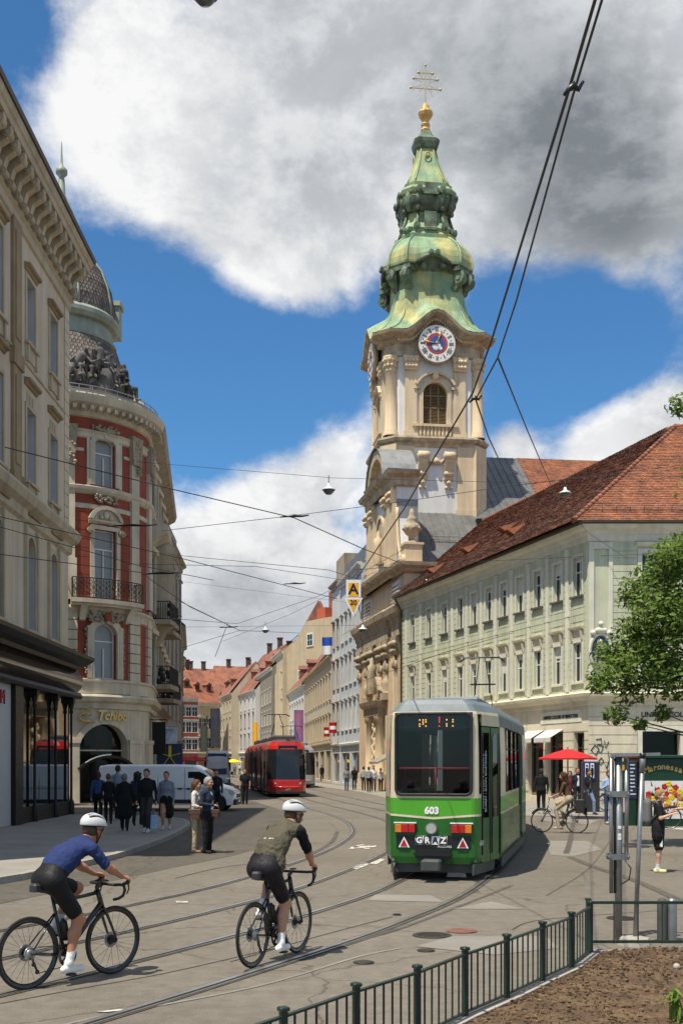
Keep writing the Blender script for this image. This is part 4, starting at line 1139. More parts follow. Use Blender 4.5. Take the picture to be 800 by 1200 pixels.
 for x in (Lf - .75, .75):
  mb = MB(); mb.box(x - .62, x + .62, .2, 1.4, 16.0, 17.3); mb.box(x - .72, x + .72, .1, 1.5, 17.3, 17.45); put(mb, 'urn_pedestal', 'ch_cream')
  mb = MB(); mb.lathe([(.5, 17.45), (.42, 17.55), (.18, 17.75), (.22, 17.95), (.5, 18.2), (.62, 18.55), (.55, 18.8), (.3, 18.95), (.36, 19.1), (.3, 19.3), (.2, 19.45), (.22, 19.6), (.1, 19.9), (.01, 19.95)], 12, (x, .8))
  for q in range(8): mb.sphere((x + .58 * math.cos(q * .785), .8 + .58 * math.sin(q * .785), 18.5), .14, 5)
  put(mb, 'urn', 'ch_dirty')
 # portal aedicule with statue
 m_ = Lf * .5
 mb = MB()
 for x in (m_ - 1.9, m_ - 1.3, m_ + 1.3, m_ + 1.9):
  mb.lathe([(.36, 1.0), (.36, 1.2), (.28, 1.3), (.28, 3), (.24, 5.0), (.34, 5.1), (.4, 5.5)], 12, (x, -.5)); mb.box(x - .4, x + .4, -.9, -.1, 0, 1.0)
 put(mb, 'portal_column', 'ch_cream')
 mb = MB(); mb.moulding([(m_ - 2.5, .3), (m_ - 2.5, -.75), (m_ + 2.5, -.75), (m_ + 2.5, .3)], [(0, 5.5), (.06, 5.55), (.06, 6.1), (.3, 6.3), (.38, 6.6), (-.6, 6.7)])
 mb.box(m_ - 2.4, m_ + 2.4, -.74, .2, 5.5, 6.6); put(mb, 'portal_cornice', 'ch_dirty')
 mb = MB()
 for s_ in (-1, 1):
  P = arc(m_ - 2.2, m_ + 2.2, 6.7, 1.9, 12); P = P[:5] if s_ < 0 else P[-5:]
  for (p, q), (r_, t) in zip(P, P[1:]): mb.bar((p, -.5, q), (r_, -.5, t), .5, .3)
  mb.box(m_ + s_ * 3.2 - .5, m_ + s_ * 3.2 + .5, -.7, .1, 6.6, 7.1)
  mb.lathe([(.3, 7.1), (.2, 7.3), (.42, 7.8), (.2, 8.1), (.02, 8.4)], 8, (m_ + s_ * 3.2, -.35))
 mb.lathe([(.35, 7.2), (.45, 7.9), (.3, 8.9), (.38, 9.3), (.14, 9.5), (.2, 9.75), (.01, 10)], 10, (m_, -.7)); put(mb, 'portal_statue', 'ch_dirty')
 mb = MB(); filled_arch(mb, m_ - .95, m_ + .95, .2, 3.9, .95, -.06); put(mb, 'portal_door', 'ch_grey')
 mb = MB()
 for q in range(14):
  t = q / 13; mb.sphere((m_ + .35 * math.sin(q * 1.9), -.5, 1.6 + 3.3 * t), .38 - .14 * t, 5, sc=(1, .7, 1.2))
 put(mb, 'portal_sculpture', 'ch_cream')
 mb = MB(); mb.prism([(-.05, 2.9), (-1.7, 2.1), (-1.7, 1.95), (-.05, 2.75)], Lf - 3.4, Lf - .6, 'yz'); put(mb, 'portal_awning', 'ch_grey')
 return root
church()
# ================================================================== LEFT BUILDINGS
mat('a_plaster', (0.56, 0.475, 0.35), 0.85, 0.08, 0.8, 0.2, 40, streak=0.25)
mat('a_trim', (0.47, 0.39, 0.275), 0.85, 0.12, 1.2, 0.2, 40, streak=0.3)
mat('a_brown', (0.30, 0.215, 0.125), 0.85, 0.2, 1.2, 0.2, 40, streak=0.3)
mat('a_reveal', (0.45, 0.45, 0.46), 0.7, 0.05, 2)
mat('shop_black', (0.010, 0.008, 0.007), 0.45, 0.1, 5, spec=.3)
mat('shop_bronze', (0.13, 0.10, 0.065), 0.12, 0.0, 0.6, metal=0.8)
mat('shop_panel', (0.44, 0.44, 0.45), 0.6, 0.04, 1)
mat('sign_red', (0.40, 0.02, 0.03), 0.5, 0)
mat('b_red', (0.29, 0.062, 0.032), 0.85, 0.12, 0.9, 0.25, 40, streak=0.2)
mat('b_stone', (0.58, 0.51, 0.39), 0.85, 0.14, 1.0, 0.25, 30, streak=0.3)
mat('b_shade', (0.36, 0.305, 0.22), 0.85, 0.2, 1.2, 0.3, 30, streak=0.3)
mat('slate', (0.14, 0.115, 0.095), 0.6, 0.25, 2.0, 0, island=0.35)
mat('statue_dark', (0.03, 0.028, 0.026), 0.8, 0.3, 2.0, 0.3, 20, color2=(0.13, 0.12, 0.11), mixscale=1.1)
mat('iron_black', (0.010, 0.010, 0.010), 0.5, 0.1, 4)
mat('sign_gold', (0.60, 0.43, 0.16), 0.35, 0.1, 3, metal=0.7)
mat('patina', (0.30, 0.33, 0.27), 0.6, 0.2, 1.2, metal=0.1, streak=0.3)
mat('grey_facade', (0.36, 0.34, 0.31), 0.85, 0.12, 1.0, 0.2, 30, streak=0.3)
glassmat('pane_curtain', (.26, .265, .26), .08, 1.45, .03)
def building_a():
 L_ = 24.0; X0 = -10.42; Y0 = 18.3
 root = thing('department_store', 'grey beige four storey building with black pillared shop front', 'building', (X0, Y0, 0), R(90))
 yl = lambda Y: Y - Y0
 wx = [yl(37.15), yl(40.05)]                       # narrow windows beside the corner
 bx = [yl(33.3), yl(29.0), yl(24.8), yl(20.8)]       # wide bays
 ops = []
 for x in wx: ops += [(x - .5, x + .5, 16.0, 18.15), (x - .5, x + .5, 11.4, 13.85), (x - .5, x + .5, 6.5, 9.6)]
 for x in bx: ops += [(x - .75, x + .75, 15.7, 18.5), (x - .75, x + .75, 11.2, 14.0), (x - .75, x + .75, 6.5, 9.6)]
 mb = MB(); wall(mb, 0, L_, 5.6, 20.2, ops, .34, mr=1)
 for x, h in [(x, .5) for x in wx] + [(x, .75) for x in bx]: spandrel(mb, x - h, x + h, 9.1, 9.6, .49, -.001, .3)
 mb.build('wall', ['a_plaster', 'a_reveal'], root)
 mb = MB(); mb.box(0, L_, .5, 18, 0, 20.2); mb.add([(0, 0, 0), (0, .5, 0), (0, .5, 20.2), (0, 0, 20.2)], [(0, 3, 2, 1)]); mb.add([(L_, 0, 5.6), (L_, .5, 5.6), (L_, .5, 20.2), (L_, 0, 20.2)], [(0, 1, 2, 3)]); mb.build('building_core', 'a_plaster', root)
 top = dict(id='at', sur=.14, proud=.05, sill=.16, apron=.55, v=(.5,), h=(.62,), hood='flat', hgap=.04, depth=.3, ms='a_trim', mp='pane_light', mh='a_brown')
 mid = dict(id='am', sur=.14, proud=.05, sill=.16, apron=.6, v=(.5,), h=(.62,), hood='flat', hgap=.55, depth=.3, ms='a_trim', mp='pane_light', mh='a_brown')
 low = dict(id='al', sur=.16, proud=.06, sill=.14, v=(.5,), h=(.62,), depth=.28, arch=.5, hood='flat', hgap=.35, ms='a_trim', mp='pane', mh='a_brown')
 for x in wx: window(root, x, 16.0, 1.0, 2.15, top); window(root, x, 11.4, 1.0, 2.45, mid); window(root, x, 6.5, 1.0, 3.1, low)
 for x in bx: window(root, x, 15.7, 1.5, 2.8, top); window(root, x, 11.2, 1.5, 2.8, mid); window(root, x, 6.5, 1.5, 3.1, dict(low, id='al2'))
 for x in wx + bx:
  mb = MB()
  for q in (-.32, 0, .32): mb.box(x + q - .11, x + q + .11, -.03, .003, 14.02, 14.34)
  mb.build('head_panel', 'a_trim', root)
  mb = MB(); hw = .75
  mb.box(x - hw, x - hw + .16, -.12, .003, 6.1, 9.9); mb.box(x + hw - .16, x + hw, -.12, .003, 6.1, 9.9); mb.build('window_pilaster', 'a_trim', root)
 # pilaster with panels between the bays and quoins at the corner
 for x in (yl(35.4), yl(31.2), yl(26.9), yl(22.8)):
  mb = MB(); mb.box(x - .45, x + .45, -.10, .003, 10.9, 19.4); mb.box(x - .55, x + .55, -.16, .003, 14.7, 15.2); mb.box(x - .55, x + .55, -.16, .003, 10.9, 11.3)
  mb.box(x - .25, x + .25, -.13, -.101, 11.6, 14.4); mb.box(x - .25, x + .25, -.13, -.101, 15.6, 19.0); mb.build('pilaster', 'a_brown', root)
 z = 10.9
 while z < 19.5:
  mb = MB(); mb.box(L_ - .62, L_ + .035, -.035, .5, z + .012, z + .42); mb.build('quoin', 'a_plaster', root); z += .44
 # belt courses
 def belt(prof, name, m): mb = MB(); mb.moulding([(-.05, 0), (L_, 0), (L_, 3)], prof); mb.build(name, m, root)
 belt([(0, 9.95), (.12, 10.05), (.14, 10.35), (.34, 10.5), (.42, 10.75), (.4, 10.85), (0, 10.95)], 'belt_course', 'a_trim')
 belt([(0, 19.3), (.08, 19.35), (.1, 19.6), (.2, 19.7), (0, 19.8)], 'frieze_course', 'a_trim')
 belt([(0, 15.2), (.05, 15.22), (.05, 15.3), (0, 15.34)], 'belt_course', 'a_trim')
 # bracketed eaves
 x = .3
 while x < L_ + .2:
  mb = MB(); mb.prism([(0.0, 19.8), (-.12, 19.85), (-.2, 20.2), (-.28, 20.45), (-.5, 20.6), (-.62, 20.75), (-.64, 20.98), (0.0, 20.98)], x - .14, x + .14, 'yz')
  mb.tube([(x, -.46, 20.62), (x + .001, -.46, 20.62001)], .01, 3); scroll(mb, (x, -.5, 20.78), .15, .36, (1, 0, 0)); scroll(mb, (x, -.17, 20.02), .12, .34, (1, 0, 0))
  mb.build('eaves_bracket', 'a_trim', root); x += .72
 mb = MB(); mb.moulding([(-.6, 0), (L_, 0), (L_, 3)], [(0, 20.98), (.66, 20.99), (.68, 21.2), (.74, 21.25), (.8, 21.45), (0, 21.5)]); mb.build('eaves', 'a_trim', root)
 mb = MB(); mb.box(0, L_ - .05, -.02, 18, 20.2, 20.97); mb.build('eaves_wall', 'a_plaster', root)
 mb = MB(); mb.moulding([(-.6, 0), (L_, 0), (L_, 3)], [(.66, 21.47), (.86, 21.46), (.9, 21.58), (.84, 21.7), (.66, 21.66)]); mb.build('gutter', 'gutter', root)
 mb = MB(); mb.prism([(-.7, 21.5), (9, 26.0), (18.5, 21.5)], -.6, L_ + .3, 'yz'); mb.build('roof', 'tile_dark', root)
 # ---------------------- shop front
 sx0 = yl(34.6)                                     # glazed part starts here
 mb = MB(); mb.moulding([(-.1, -.1), (L_ + .1, -.1), (L_ + .1, 3)], [(0, 5.62), (.25, 5.62), (.3, 5.75), (.55, 5.85), (.72, 6.0), (.74, 6.12), (.1, 6.22), (0, 6.22)]); mb.build('shop_cornice', 'shop_black', root)
 mb = MB(); n = 8
 prof = [(.16 + .22 * math.sin(i / n * math.pi), 4.72 + .9 * i / n) for i in range(n + 1)]
 mb.moulding([(-.1, -.1), (L_ + .1, -.1), (L_ + .1, 3)], prof, sm=True); mb.build('shop_fascia', 'shop_bronze', root)
 mb = MB(); mb.moulding([(-.1, -.1), (L_ + .1, -.1), (L_ + .1, 3)], [(0, 4.5), (.3, 4.5), (.36, 4.6), (.3, 4.72), (0, 4.73)]); mb.build('shop_beam', 'shop_black', root)
 mb = MB(); mb.box(0, sx0 - .1, -.15, .4, 0.12, 4.5); mb.build('shop_wall_panel', 'shop_panel', root)
 text(root, 'M', .62, .02, 'sign_red', (yl(33.55), -.18, 4.05), name='shop_letter')
 text(root, 'H', .62, .02, 'sign_red', (yl(33.0), -.18, 4.05), name='shop_letter')
 cols = [sx0 + .3, yl(36.9), yl(39.6), yl(41.9)]
 for i, x in enumerate(cols):
  mb = MB(); r = .30 if i == 0 else .075
  if i == 0: mb.box(x - .42, x + .42, -.3, .35, .12, 4.5)
  else:
   mb.lathe([(.12, .12), (.12, .55), (.08, .62), (.05, .7), (.045, 3.9), (.09, 3.98), (.06, 4.05), (.12, 4.3), (.14, 4.5)], 12, (x, -.22))
   mb.box(x - .14, x + .14, -.34, -.04, 4.3, 4.5)
  mb.build('shop_pillar', 'shop_black', root)
 mb = MB(); mb.box(sx0, L_ + .1, -.2, .3, .11, .62); mb.build('shop_plinth', 'shop_black', root)
 for a, b in zip(cols, cols[1:]):
  mb = MB(); mb.box(a + .02, b - .02, -.10, -.08, .62, 4.5); mb.build('display_pane', 'shop_glass', root)
 mb = MB(); mb.box(L_ + .08, L_ + .1, -.02, 3, .62, 4.5); mb.build('display_pane', 'shop_glass', root)
 mb = MB(); mb.box(sx0, L_ + .06, .0, .3, .6, 4.5); mb.build('shop_back', 'dark_inside', root)
 mb = MB(); mb.box(.3, L_ + .05, .32, 17.5, .0, 5.6); mb.build('shop_core', 'a_plaster', root)
 # hooks for the overhead wires
 return root
building_a()
def building_b():
 cx, cy, Rr = -14.5, 57.5, 4.5
 root = thing('round_corner_building', 'red and cream building with rounded corner, balcony and slate dome', 'building', (cx, cy, 0))
 a0 = R(-60); a1 = R(92)
 BEND[0] = (Rr, a0); Lx = Rr * (a1 - a0)
 ux = lambda deg: Rr * (R(deg) - a0)
 bays = [41.5, -5.5, -52]
 ops = []
 for c in bays:
  x = ux(c); ops += [(x - .55, x + .55, 15.55, 17.9), (x - .6, x + .6, 10.1, 13.4), (x - .62, x + .62, 6.15, 8.85)]
 mb = MB(); wall(mb, 0, Lx, 5.0, 19.0, ops, .3, step=.35)
 bend(mb).build('wall', 'b_red', root)
 mb = MB(); gops = [(ux(c) - 1.3, ux(c) + 1.3, .1, 3.95) for c in bays]
 wall(mb, 0, Lx, 0, 5.0, gops, .4, step=.35)
 for a, b, c, d in gops: spandrel(mb, a, b, 2.95, 3.95, .99, -.001, .35, n=14)
 bend(mb).build('ground_floor_wall', 'b_stone', root)
 for a, b, c, d in gops:
  mb = MB(); n = 8
  P = [(a + (b - a) * i / n, .1) for i in range(n + 1)]
  for i in range(n): mb.add([(P[i][0], .36, .1), (P[i + 1][0], .36, .1), (P[i + 1][0], .36, 3.95), (P[i][0], .36, 3.95)], [(0, 1, 2, 3)])
  sw = bend(mb).build('shop_window', 'door_dark', root)
  mb = MB(); archband(mb, a, b, 2.95, .99, .28, -.1, .002, n=14); mb.box(a - .28, a, -.1, .002, .1, 2.95); mb.box(b, b + .28, -.1, .002, .1, 2.95); bend(mb).build('arch_surround', 'b_stone', root)
  mb = MB()
  for z in (2.62,): 
   for i in range(n): p, q = a + (b - a) * i / n, a + (b - a) * (i + 1) / n; mb.box(p, q, .26, .34, z, z + .07)
  bend(mb); mb.build('shop_transom', 'b_stone', sw)
  mb = MB(); P = arc(a - .1, b + .1, 1.75, .6, 10)
  for (p, q), (r_, s_) in zip(P, P[1:]): mb.bar((p, -.3, q), (r_, -.3, s_), .5, .12)
  bend(mb); mb.build('shop_canopy', 'shop_black', sw)
  mb = MB(); P = arc(a - .1, b + .1, 1.9, .6, 10)
  for (p, q), (r_, s_) in zip(P[1:5] , P[2:6]): mb.bar((p, -.57, q - .05), (r_, -.57, s_ - .05), .02, .05)
  bend(mb); mb.build('canopy_edge', 'white_paint', sw)
 # entry sill
 # pilasters
 for deg in (18, 65, -29, 88):
  x = ux(deg)
  mb = MB(); mb.box(x - .3, x + .3, -.16, .003, 9.9, 16.9); mb.box(x - .38, x + .38, -.2, .003, 9.9, 11.9); bend(mb).build('pilaster', 'b_stone', root)
  mb = MB(); mb.prism([(x - .3, 16.9), (x + .3, 16.9), (x + .42, 18.3), (x - .42, 18.3)], -.3, 0, 'xz')
  for q in range(34): mb.sphere((x + random.uniform(-.3, .3), -.27, 16.4 + q * .056), random.uniform(.05, .09), 5)
  bend(mb).build('capital', 'b_shade', root)
  z = 5.1
  while z < 9.3:
   mb = MB(); mb.box(x - .42, x + .42, -.14, .003, z + .02, z + .46); bend(mb).build('rusticated_block', 'b_stone', root); z += .48
  mb = MB(); mb.box(x - .5, x + .5, -.2, .003, 0.1, 3.0); mb.box(x - .55, x + .55, -.25, .003, 3.0, 3.2); bend(mb).build('pier', 'b_stone', root)
 def ring(prof, name, m, seg=44, ext=True):
  mb = MB(); P = []
  for i in range(seg + 1):
   t = a0 + (a1 - a0) * i / seg; P.append((Rr * math.sin(t), -Rr * math.cos(t)))
  P += [(P[-1][0] - .119 * 6, P[-1][1] + 6)] if ext else []
  mb.moulding(P, prof, sm=False); return mb.build(name, m, root)
 ring([(0, 4.65), (.1, 4.7), (.12, 4.95), (.35, 5.05), (.45, 5.25), (.4, 5.35), (0, 5.4)], 'shop_cornice', 'b_stone')
 ring([(0, 5.4), (.12, 5.42), (.12, 5.95), (.2, 6.0), (.2, 6.1), (0, 6.14)], 'sill_course', 'b_stone')
 ring([(0, 9.05), (.08, 9.1), (.1, 9.35), (.22, 9.5), (.2, 9.6), (0, 9.7)], 'belt_course', 'b_stone')
 ring([(0, 14.35), (.06, 14.37), (.06, 14.55), (0, 14.6)], 'belt_band', 'b_stone')
 ring([(0, 15.05), (.1, 15.1), (.22, 15.25), (.24, 15.4), (0, 15.5)], 'sill_course', 'b_stone')
 ring([(0, 17.75), (.08, 17.8), (.1, 18.0), (.2, 18.1), (0, 18.2)], 'architrave', 'b_stone')
 ring([(0, 18.75), (.1, 18.8), (.15, 19.0), (.35, 19.1), (.7, 19.3), (.78, 19.5), (.82, 19.65), (.3, 19.75), (-.3, 19.8)], 'main_cornice', 'b_stone')
 t = a0 + .02
 while t < a1 + .25:
  mb = MB(); tt = min(t, a1); e = max(0, t - a1) * Rr
  mb.box(-.09, .09, -.62, 0, 19.0, 19.2); mb.xf(Matrix.Translation((Rr * math.sin(tt) - .119 * e, -Rr * math.cos(tt) + e, 0)) @ Matrix.Rotation(tt, 4, 'Z')); mb.build('modillion', 'b_stone', root); t += .082
 mb = MB()
 ring([(.55, 19.8), (.6, 19.82), (.6, 19.88), (.55, 19.9)], 'cornice_edge', 'lead')
 # railing along the cornice
 P = [(4.95 * math.sin(a0 + (a1 - a0) * i / 40), -4.95 * math.cos(a0 + (a1 - a0) * i / 40)) for i in range(41)]
 for z in (19.98, 20.16): mb.tube([(x, y, z) for x, y in P], .025, 5)
 for x, y in P[::2]: mb.bar((x, y, 19.75), (x, y, 20.18), .035)
 mb.build('cornice_railing', 'lead', root)
 up = dict(id='bu', sur=.26, proud=.08, v=(.5,), vh=.68, h=(.68,), arch=.28, depth=.25, ms='b_stone', mp='pane_curtain', key=1)
 mid = dict(id='bm', sur=.2, proud=.12, v=(.5,), vh=.72, h=(.72,), depth=.25, hood='round', hgap=.05, ms='b_stone', mp='pane_curtain')
 lo = dict(id='bl', sur=.34, proud=.14, v=(.5,), vh=.68, h=(.68,), arch=.5, depth=.25, ms='b_stone', mp='pane_curtain')
 for c in bays:
  x = ux(c)
  window(root, x, 15.55, 1.1, 2.35, up); window(root, x, 10.1, 1.2, 3.3, mid); window(root, x, 6.15, 1.24, 2.7, lo)
  mb = MB(); spandrel(mb, x - .55, x + .55, 17.62, 17.9, .28, -.004, .2); spandrel(mb, x - .62, x + .62, 8.35, 8.85, .5, -.004, .2)
  bend(mb).build('window_spandrel', 'b_stone', root)
  # ornament over the windows
  mb = MB()
  for q in range(44): mb.sphere((x + random.uniform(-.75, .75), -.14, 18.28 + random.uniform(-.14, .16)), random.uniform(.04, .09), 5)
  for q in range(44): mb.sphere((x + random.uniform(-.95, .95), -.2, 9.2 + random.uniform(-.28, .22)), random.uniform(.05, .10), 5)
  for q in range(40): mb.sphere((x + random.uniform(-.6, .6), -.16, 14.9 + random.uniform(-.2, .14)), random.uniform(.04, .09), 5)
  for s_ in (-1, 1):
   for q in range(22): mb.sphere((x + s_ * 1.0 + random.uniform(-.06, .06), -.1, 6.3 + q * .11), random.uniform(.04, .08), 5)
   scroll(mb, (x + s_ * .82, -.2, 13.3), .16, .22, (0, 1, 0))
  o = bend(mb).build('stucco_ornament', 'b_shade', root); o['kind'] = 'stuff'
  mb = MB(); mb.sphere((x, -.25, 9.15), .22, 7, sc=(1, .5, 1)); bend(mb).build('red_medallion', 'b_red', root)
  mb = MB(); mb.box(x - .95, x - .75, -.16, .003, 6.15, 8.7); mb.box(x + .75, x + .95, -.16, .003, 6.15, 8.7); bend(mb).build('window_pier', 'b_stone', root)
  for e in (-.88, .88): mb = MB(); mb.box(x + e - .08, x + e + .08, -.05, .003, 15.5, 18.1); bend(mb).build('window_strip', 'b_stone', root)
  for e in (-1.55, 1.55): mb = MB(); mb.box(x + e - .44, x + e + .44, -.04, .003, 17.1, 17.25); bend(mb).build('wall_strip', 'b_stone', root)
  # balcony
  mb = MB(); n = 12
  for i in range(n):
   p, q = x - 1.75 + 3.5 * i / n, x - 1.75 + 3.5 * (i + 1) / n; mb.box(p, q, -.75, .0, 9.72, 9.92); mb.box(p, q, -.6, 0, 9.6, 9.72)
  for s_ in (-1.2, 1.2): mb.prism([(0, 8.9), (-.2, 8.95), (-.35, 9.3), (-.6, 9.6), (0, 9.6)], x + s_ - .14, x + s_ + .14, 'yz')
  bal = bend(mb).build('balcony', 'b_stone', root)
  mb = MB()
  path = [(x - 1.7 + 3.4 * i / 24, -.7) for i in range(25)]
  for z in (9.97, 10.9): mb.tube([(p, q, z) for p, q in path], .025, 5)
  for i, (p, q) in enumerate(path):
   mb.bar((p, q, 9.95), (p, q, 10.9), .022)
   if i % 2 == 0 and i < 24:
    for zz, rr in ((10.2, .1), (10.45, .12), (10.7, .1)):
     mb.tube([(p + .14 + rr * math.cos(k * .9), q, zz + rr * math.sin(k * .9)) for k in range(7)], .014, 4, closed=True)
  for s_ in (-1.7, 1.7):
   for z in (9.97, 10.9): mb.tube([(x + s_, -.7, z), (x + s_, 0, z)], .022, 5)
   for q in (-.5, -.25): mb.bar((x + s_, q, 9.95), (x + s_, q, 10.9), .022)
  bend(mb); mb.build('balcony_railing', 'iron_black', bal)
 # horizontal joints in the red wall
 mb = MB(); z = 10.3
 while z < 14.3:
  for c in bays:
   x = ux(c)
   for p, q in ((x - 1.58, x - .82), (x + .82, x + 1.58)):
    k = 3
    for i in range(k): mb.box(p + (q - p) * i / k, p + (q - p) * (i + 1) / k, -.02, .003, z + .012, z + .41)
  z += .43
 o = bend(mb).build('wall_course', 'b_red', root); o['kind'] = 'stuff'
 # shop sign
 x = ux(41.5)
 for i, ch in enumerate('Tchibo'):
  xx = x - .34 + [0, .32, .60, .80, 1.03, 1.33][i]; t = a0 + xx / Rr; r_ = Rr + .16
  text(root, ch, .62 if ch != 'T' else .74, .03, 'sign_gold', (r_ * math.sin(t), -r_ * math.cos(t), 4.33), (R(90), 0, t), name='sign_letter', shear=.25, bold=.012)
 mb = MB(); xx = x - 1.05
 mb.tube([(xx + .3 * math.cos(k * .5 + .6), -.18, 4.25 + .2 * math.sin(k * .5 + .6)) for k in range(11)], .045, 6)
 mb.tube([(xx - .25, -.18, 4.05), (xx + .45, -.18, 4.02)], .04, 6); mb.tube([(xx - .3, -.18, 4.62), (xx, -.18, 4.72), (xx + .2, -.18, 4.6), (xx + .32, -.18, 4.72)], .035, 6); mb.tube([(xx - .25, -.18, 4.35), (xx + .3, -.18, 4.38)], .035, 6)
 bend(mb).build('cup_emblem', 'sign_gold', root)
 BEND[0] = None
 # ---------------------- attic, skirt roof, drum, dome, finial
 mb = MB(); mb.lathe([(4.6, 19.78), (4.62, 20.0), (4.3, 20.1), (4.25, 20.7), (4.05, 20.85), (3.9, 20.9)], 48); mb.build('attic_drum', 'b_stone', root)
 def scales(name, prof, n0, m):
  """fish-scale slates in rows round a turned surface"""
  vs = []; fs = []; sub = []
  for (r0, z0), (r1_, z1) in zip(prof, prof[1:]):
   L2 = math.hypot(r1_ - r0, z1 - z0); k = max(1, int(L2 / .2))
   for i in range(k): sub.append((r0 + (r1_ - r0) * i / k, z0 + (z1 - z0) * i / k))
  sub.append(prof[-1])
  for j in range(len(sub) - 1):
   r0, z0 = sub[j]; r1_, z1 = sub[j + 1]; n = max(8, int(2 * math.pi * r0 / .2)); sh = (j % 2) * .5
   nx, nz = (z1 - z0), -(r1_ - r0); l_ = math.hypot(nx, nz); nx /= l_; nz /= l_
   for i in range(n):
    t0 = 2 * math.pi * (i + sh) / n; t1 = 2 * math.pi * (i + 1 + sh) / n; tm = (t0 + t1) / 2; o = len(vs); lf = .03
    e = lambda r, t, z: (r * math.sin(t), -r * math.cos(t), z)
    rb = r0 + nx * lf; zb = z0 + nz * lf; dr, dz = (r0 - r1_) * .45, (z0 - z1) * .45
    vs += [e(rb, t0 + .1 * (t1 - t0), zb), e(rb + dr, tm, zb + dz), e(rb, t1 - .1 * (t1 - t0), zb), e(r1_ + .004, t1, z1), e(r1_ + .004, t0, z1)]
    fs += [(o, o + 1, o + 2, o + 3, o + 4)]
  me = bpy.data.meshes.new(name); me.from_pydata(vs, [], fs); me.materials.append(M[m]); me.update(); o = link(name, me, root); o['kind'] = 'stuff'
  mb = MB(); mb.lathe([(r - .02, z - .01) for r, z in prof], 36); mb.build('roof_shell', 'tile_dark', root)
 scales('skirt_slates', [(4.0, 20.85), (3.7, 21.3), (3.3, 22.1), (2.95, 22.9), (2.75, 23.5)], 0, 'slate')
 mb = MB(); mb.lathe([(2.78, 23.5), (2.8, 23.62), (2.6, 23.66), (2.58, 24.35), (2.8, 24.4), (2.95, 24.6), (2.95, 24.8), (2.8, 24.95), (2.74, 25.0)], 48, sm=False); mb.build('dome_ring', 'patina', root)
 dome = [(2.72, 25.0), (2.68, 25.7), (2.52, 26.5), (2.2, 27.3), (1.7, 28.0), (1.05, 28.6), (.55, 28.9)]
 scales('dome_slates', dome, 0, 'slate')
 for k in range(8):
  t = k * math.pi / 4 + .55; mb = MB(); mb.tube([((r + .03) * math.sin(t), -(r + .03) * math.cos(t), z) for r, z in dome], .07, 6); mb.build('dome_rib', 'patina', root)
 mb = MB(); mb.lathe([(.9, 28.65), (.95, 28.8), (.7, 28.95), (.5, 29.3), (.55, 29.45), (.3, 29.6), (.35, 29.8), (.62, 30.3), (.6, 30.6), (.38, 31.1), (.2, 31.5), (.16, 32.3), (.12, 32.4), (.3, 32.6), (.3, 32.8), (.1, 33.0), (.06, 33.2), (.03, 34.1), (.005, 34.3)], 16); mb.build('dome_finial', 'patina', root)
 mb = MB(); mb.box(2.05, 2.75, 1.1, 1.9, 24.6, 26.2); mb.box(1.95, 2.85, 1.0, 2.0, 26.2, 26.45); mb.build('chimney', 'patina', root)
 # street flank behind the round corner
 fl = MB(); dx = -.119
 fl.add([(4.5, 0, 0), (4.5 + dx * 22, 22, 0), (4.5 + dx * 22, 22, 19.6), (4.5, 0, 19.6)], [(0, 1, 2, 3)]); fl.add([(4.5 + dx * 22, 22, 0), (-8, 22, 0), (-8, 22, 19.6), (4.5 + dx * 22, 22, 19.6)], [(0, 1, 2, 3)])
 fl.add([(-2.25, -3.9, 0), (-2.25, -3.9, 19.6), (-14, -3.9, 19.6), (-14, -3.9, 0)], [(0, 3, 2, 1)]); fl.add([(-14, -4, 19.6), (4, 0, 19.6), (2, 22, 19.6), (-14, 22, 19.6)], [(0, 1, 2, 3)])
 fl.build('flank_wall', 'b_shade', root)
 for y in (2.6, 5.6, 9, 12.5, 16, 19.5):
  for z0, z1 in ((1.0, 4.0), (6.2, 8.8), (10.2, 13.2), (15.6, 17.9)):
   mb = MB(); x = 4.5 + dx * y; mb.box(x - .02, x + .04, y - .6, y + .6, z0, z1); w = mb.build('flank_window', 'pane', root)
   mb = MB(); mb.box(x - .02, x + .16, y - .78, y - .6, z0, z1 + .2); mb.box(x - .02, x + .16, y + .6, y + .78, z0, z1 + .2); mb.box(x - .02, x + .3, y - .9, y + .9, z1 + .2, z1 + .45); mb.build('surround', 'b_stone', w)
 # oriel and balconies that stick out over the street
 mb = MB(); x = 4.5 + dx * 5
 mb.lathe([(.2, 8.6), (.5, 9.0), (.75, 9.5), (1.15, 9.8), (1.2, 10.0), (1.1, 10.1), (1.1, 13.6), (1.3, 13.8), (1.3, 14.1), (.9, 14.5), (.4, 14.9)], 14, (x, 5.5)); mb.build('oriel', 'b_shade', root)
 for y, z in ((5.5, 10.0), (10.5, 10.0), (10.5, 5.9), (5.5, 6.4)):
  x = 4.5 + dx * y
  mb = MB(); mb.box(x - .1, x + 1.2, y - 1.6, y + 1.6, z - .25, z); bl = mb.build('flank_balcony', 'b_shade', root)
  mb = MB()
  for zz in (z + .05, z + 1): mb.tube([(x, y - 1.55, zz), (x + 1.15, y - 1.55, zz), (x + 1.15, y + 1.55, zz), (x, y + 1.55, zz)], .03, 5)
  for i in range(22): t = -1.55 + 3.1 * i / 21; mb.bar((x + 1.15, y + t, z), (x + 1.15, y + t, z + 1), .03)
  for i in range(9): mb.bar((x + 1.15 * i / 9, y - 1.55, z), (x + 1.15 * i / 9, y - 1.55, z + 1), .03)
  for q in range(14): mb.sphere((x + random.uniform(.2, 1.15), y + random.uniform(-1.5, 1.5), z + random.uniform(.2, .9)), .16, 5)
  mb.build('balcony_railing', 'iron_black', bl)
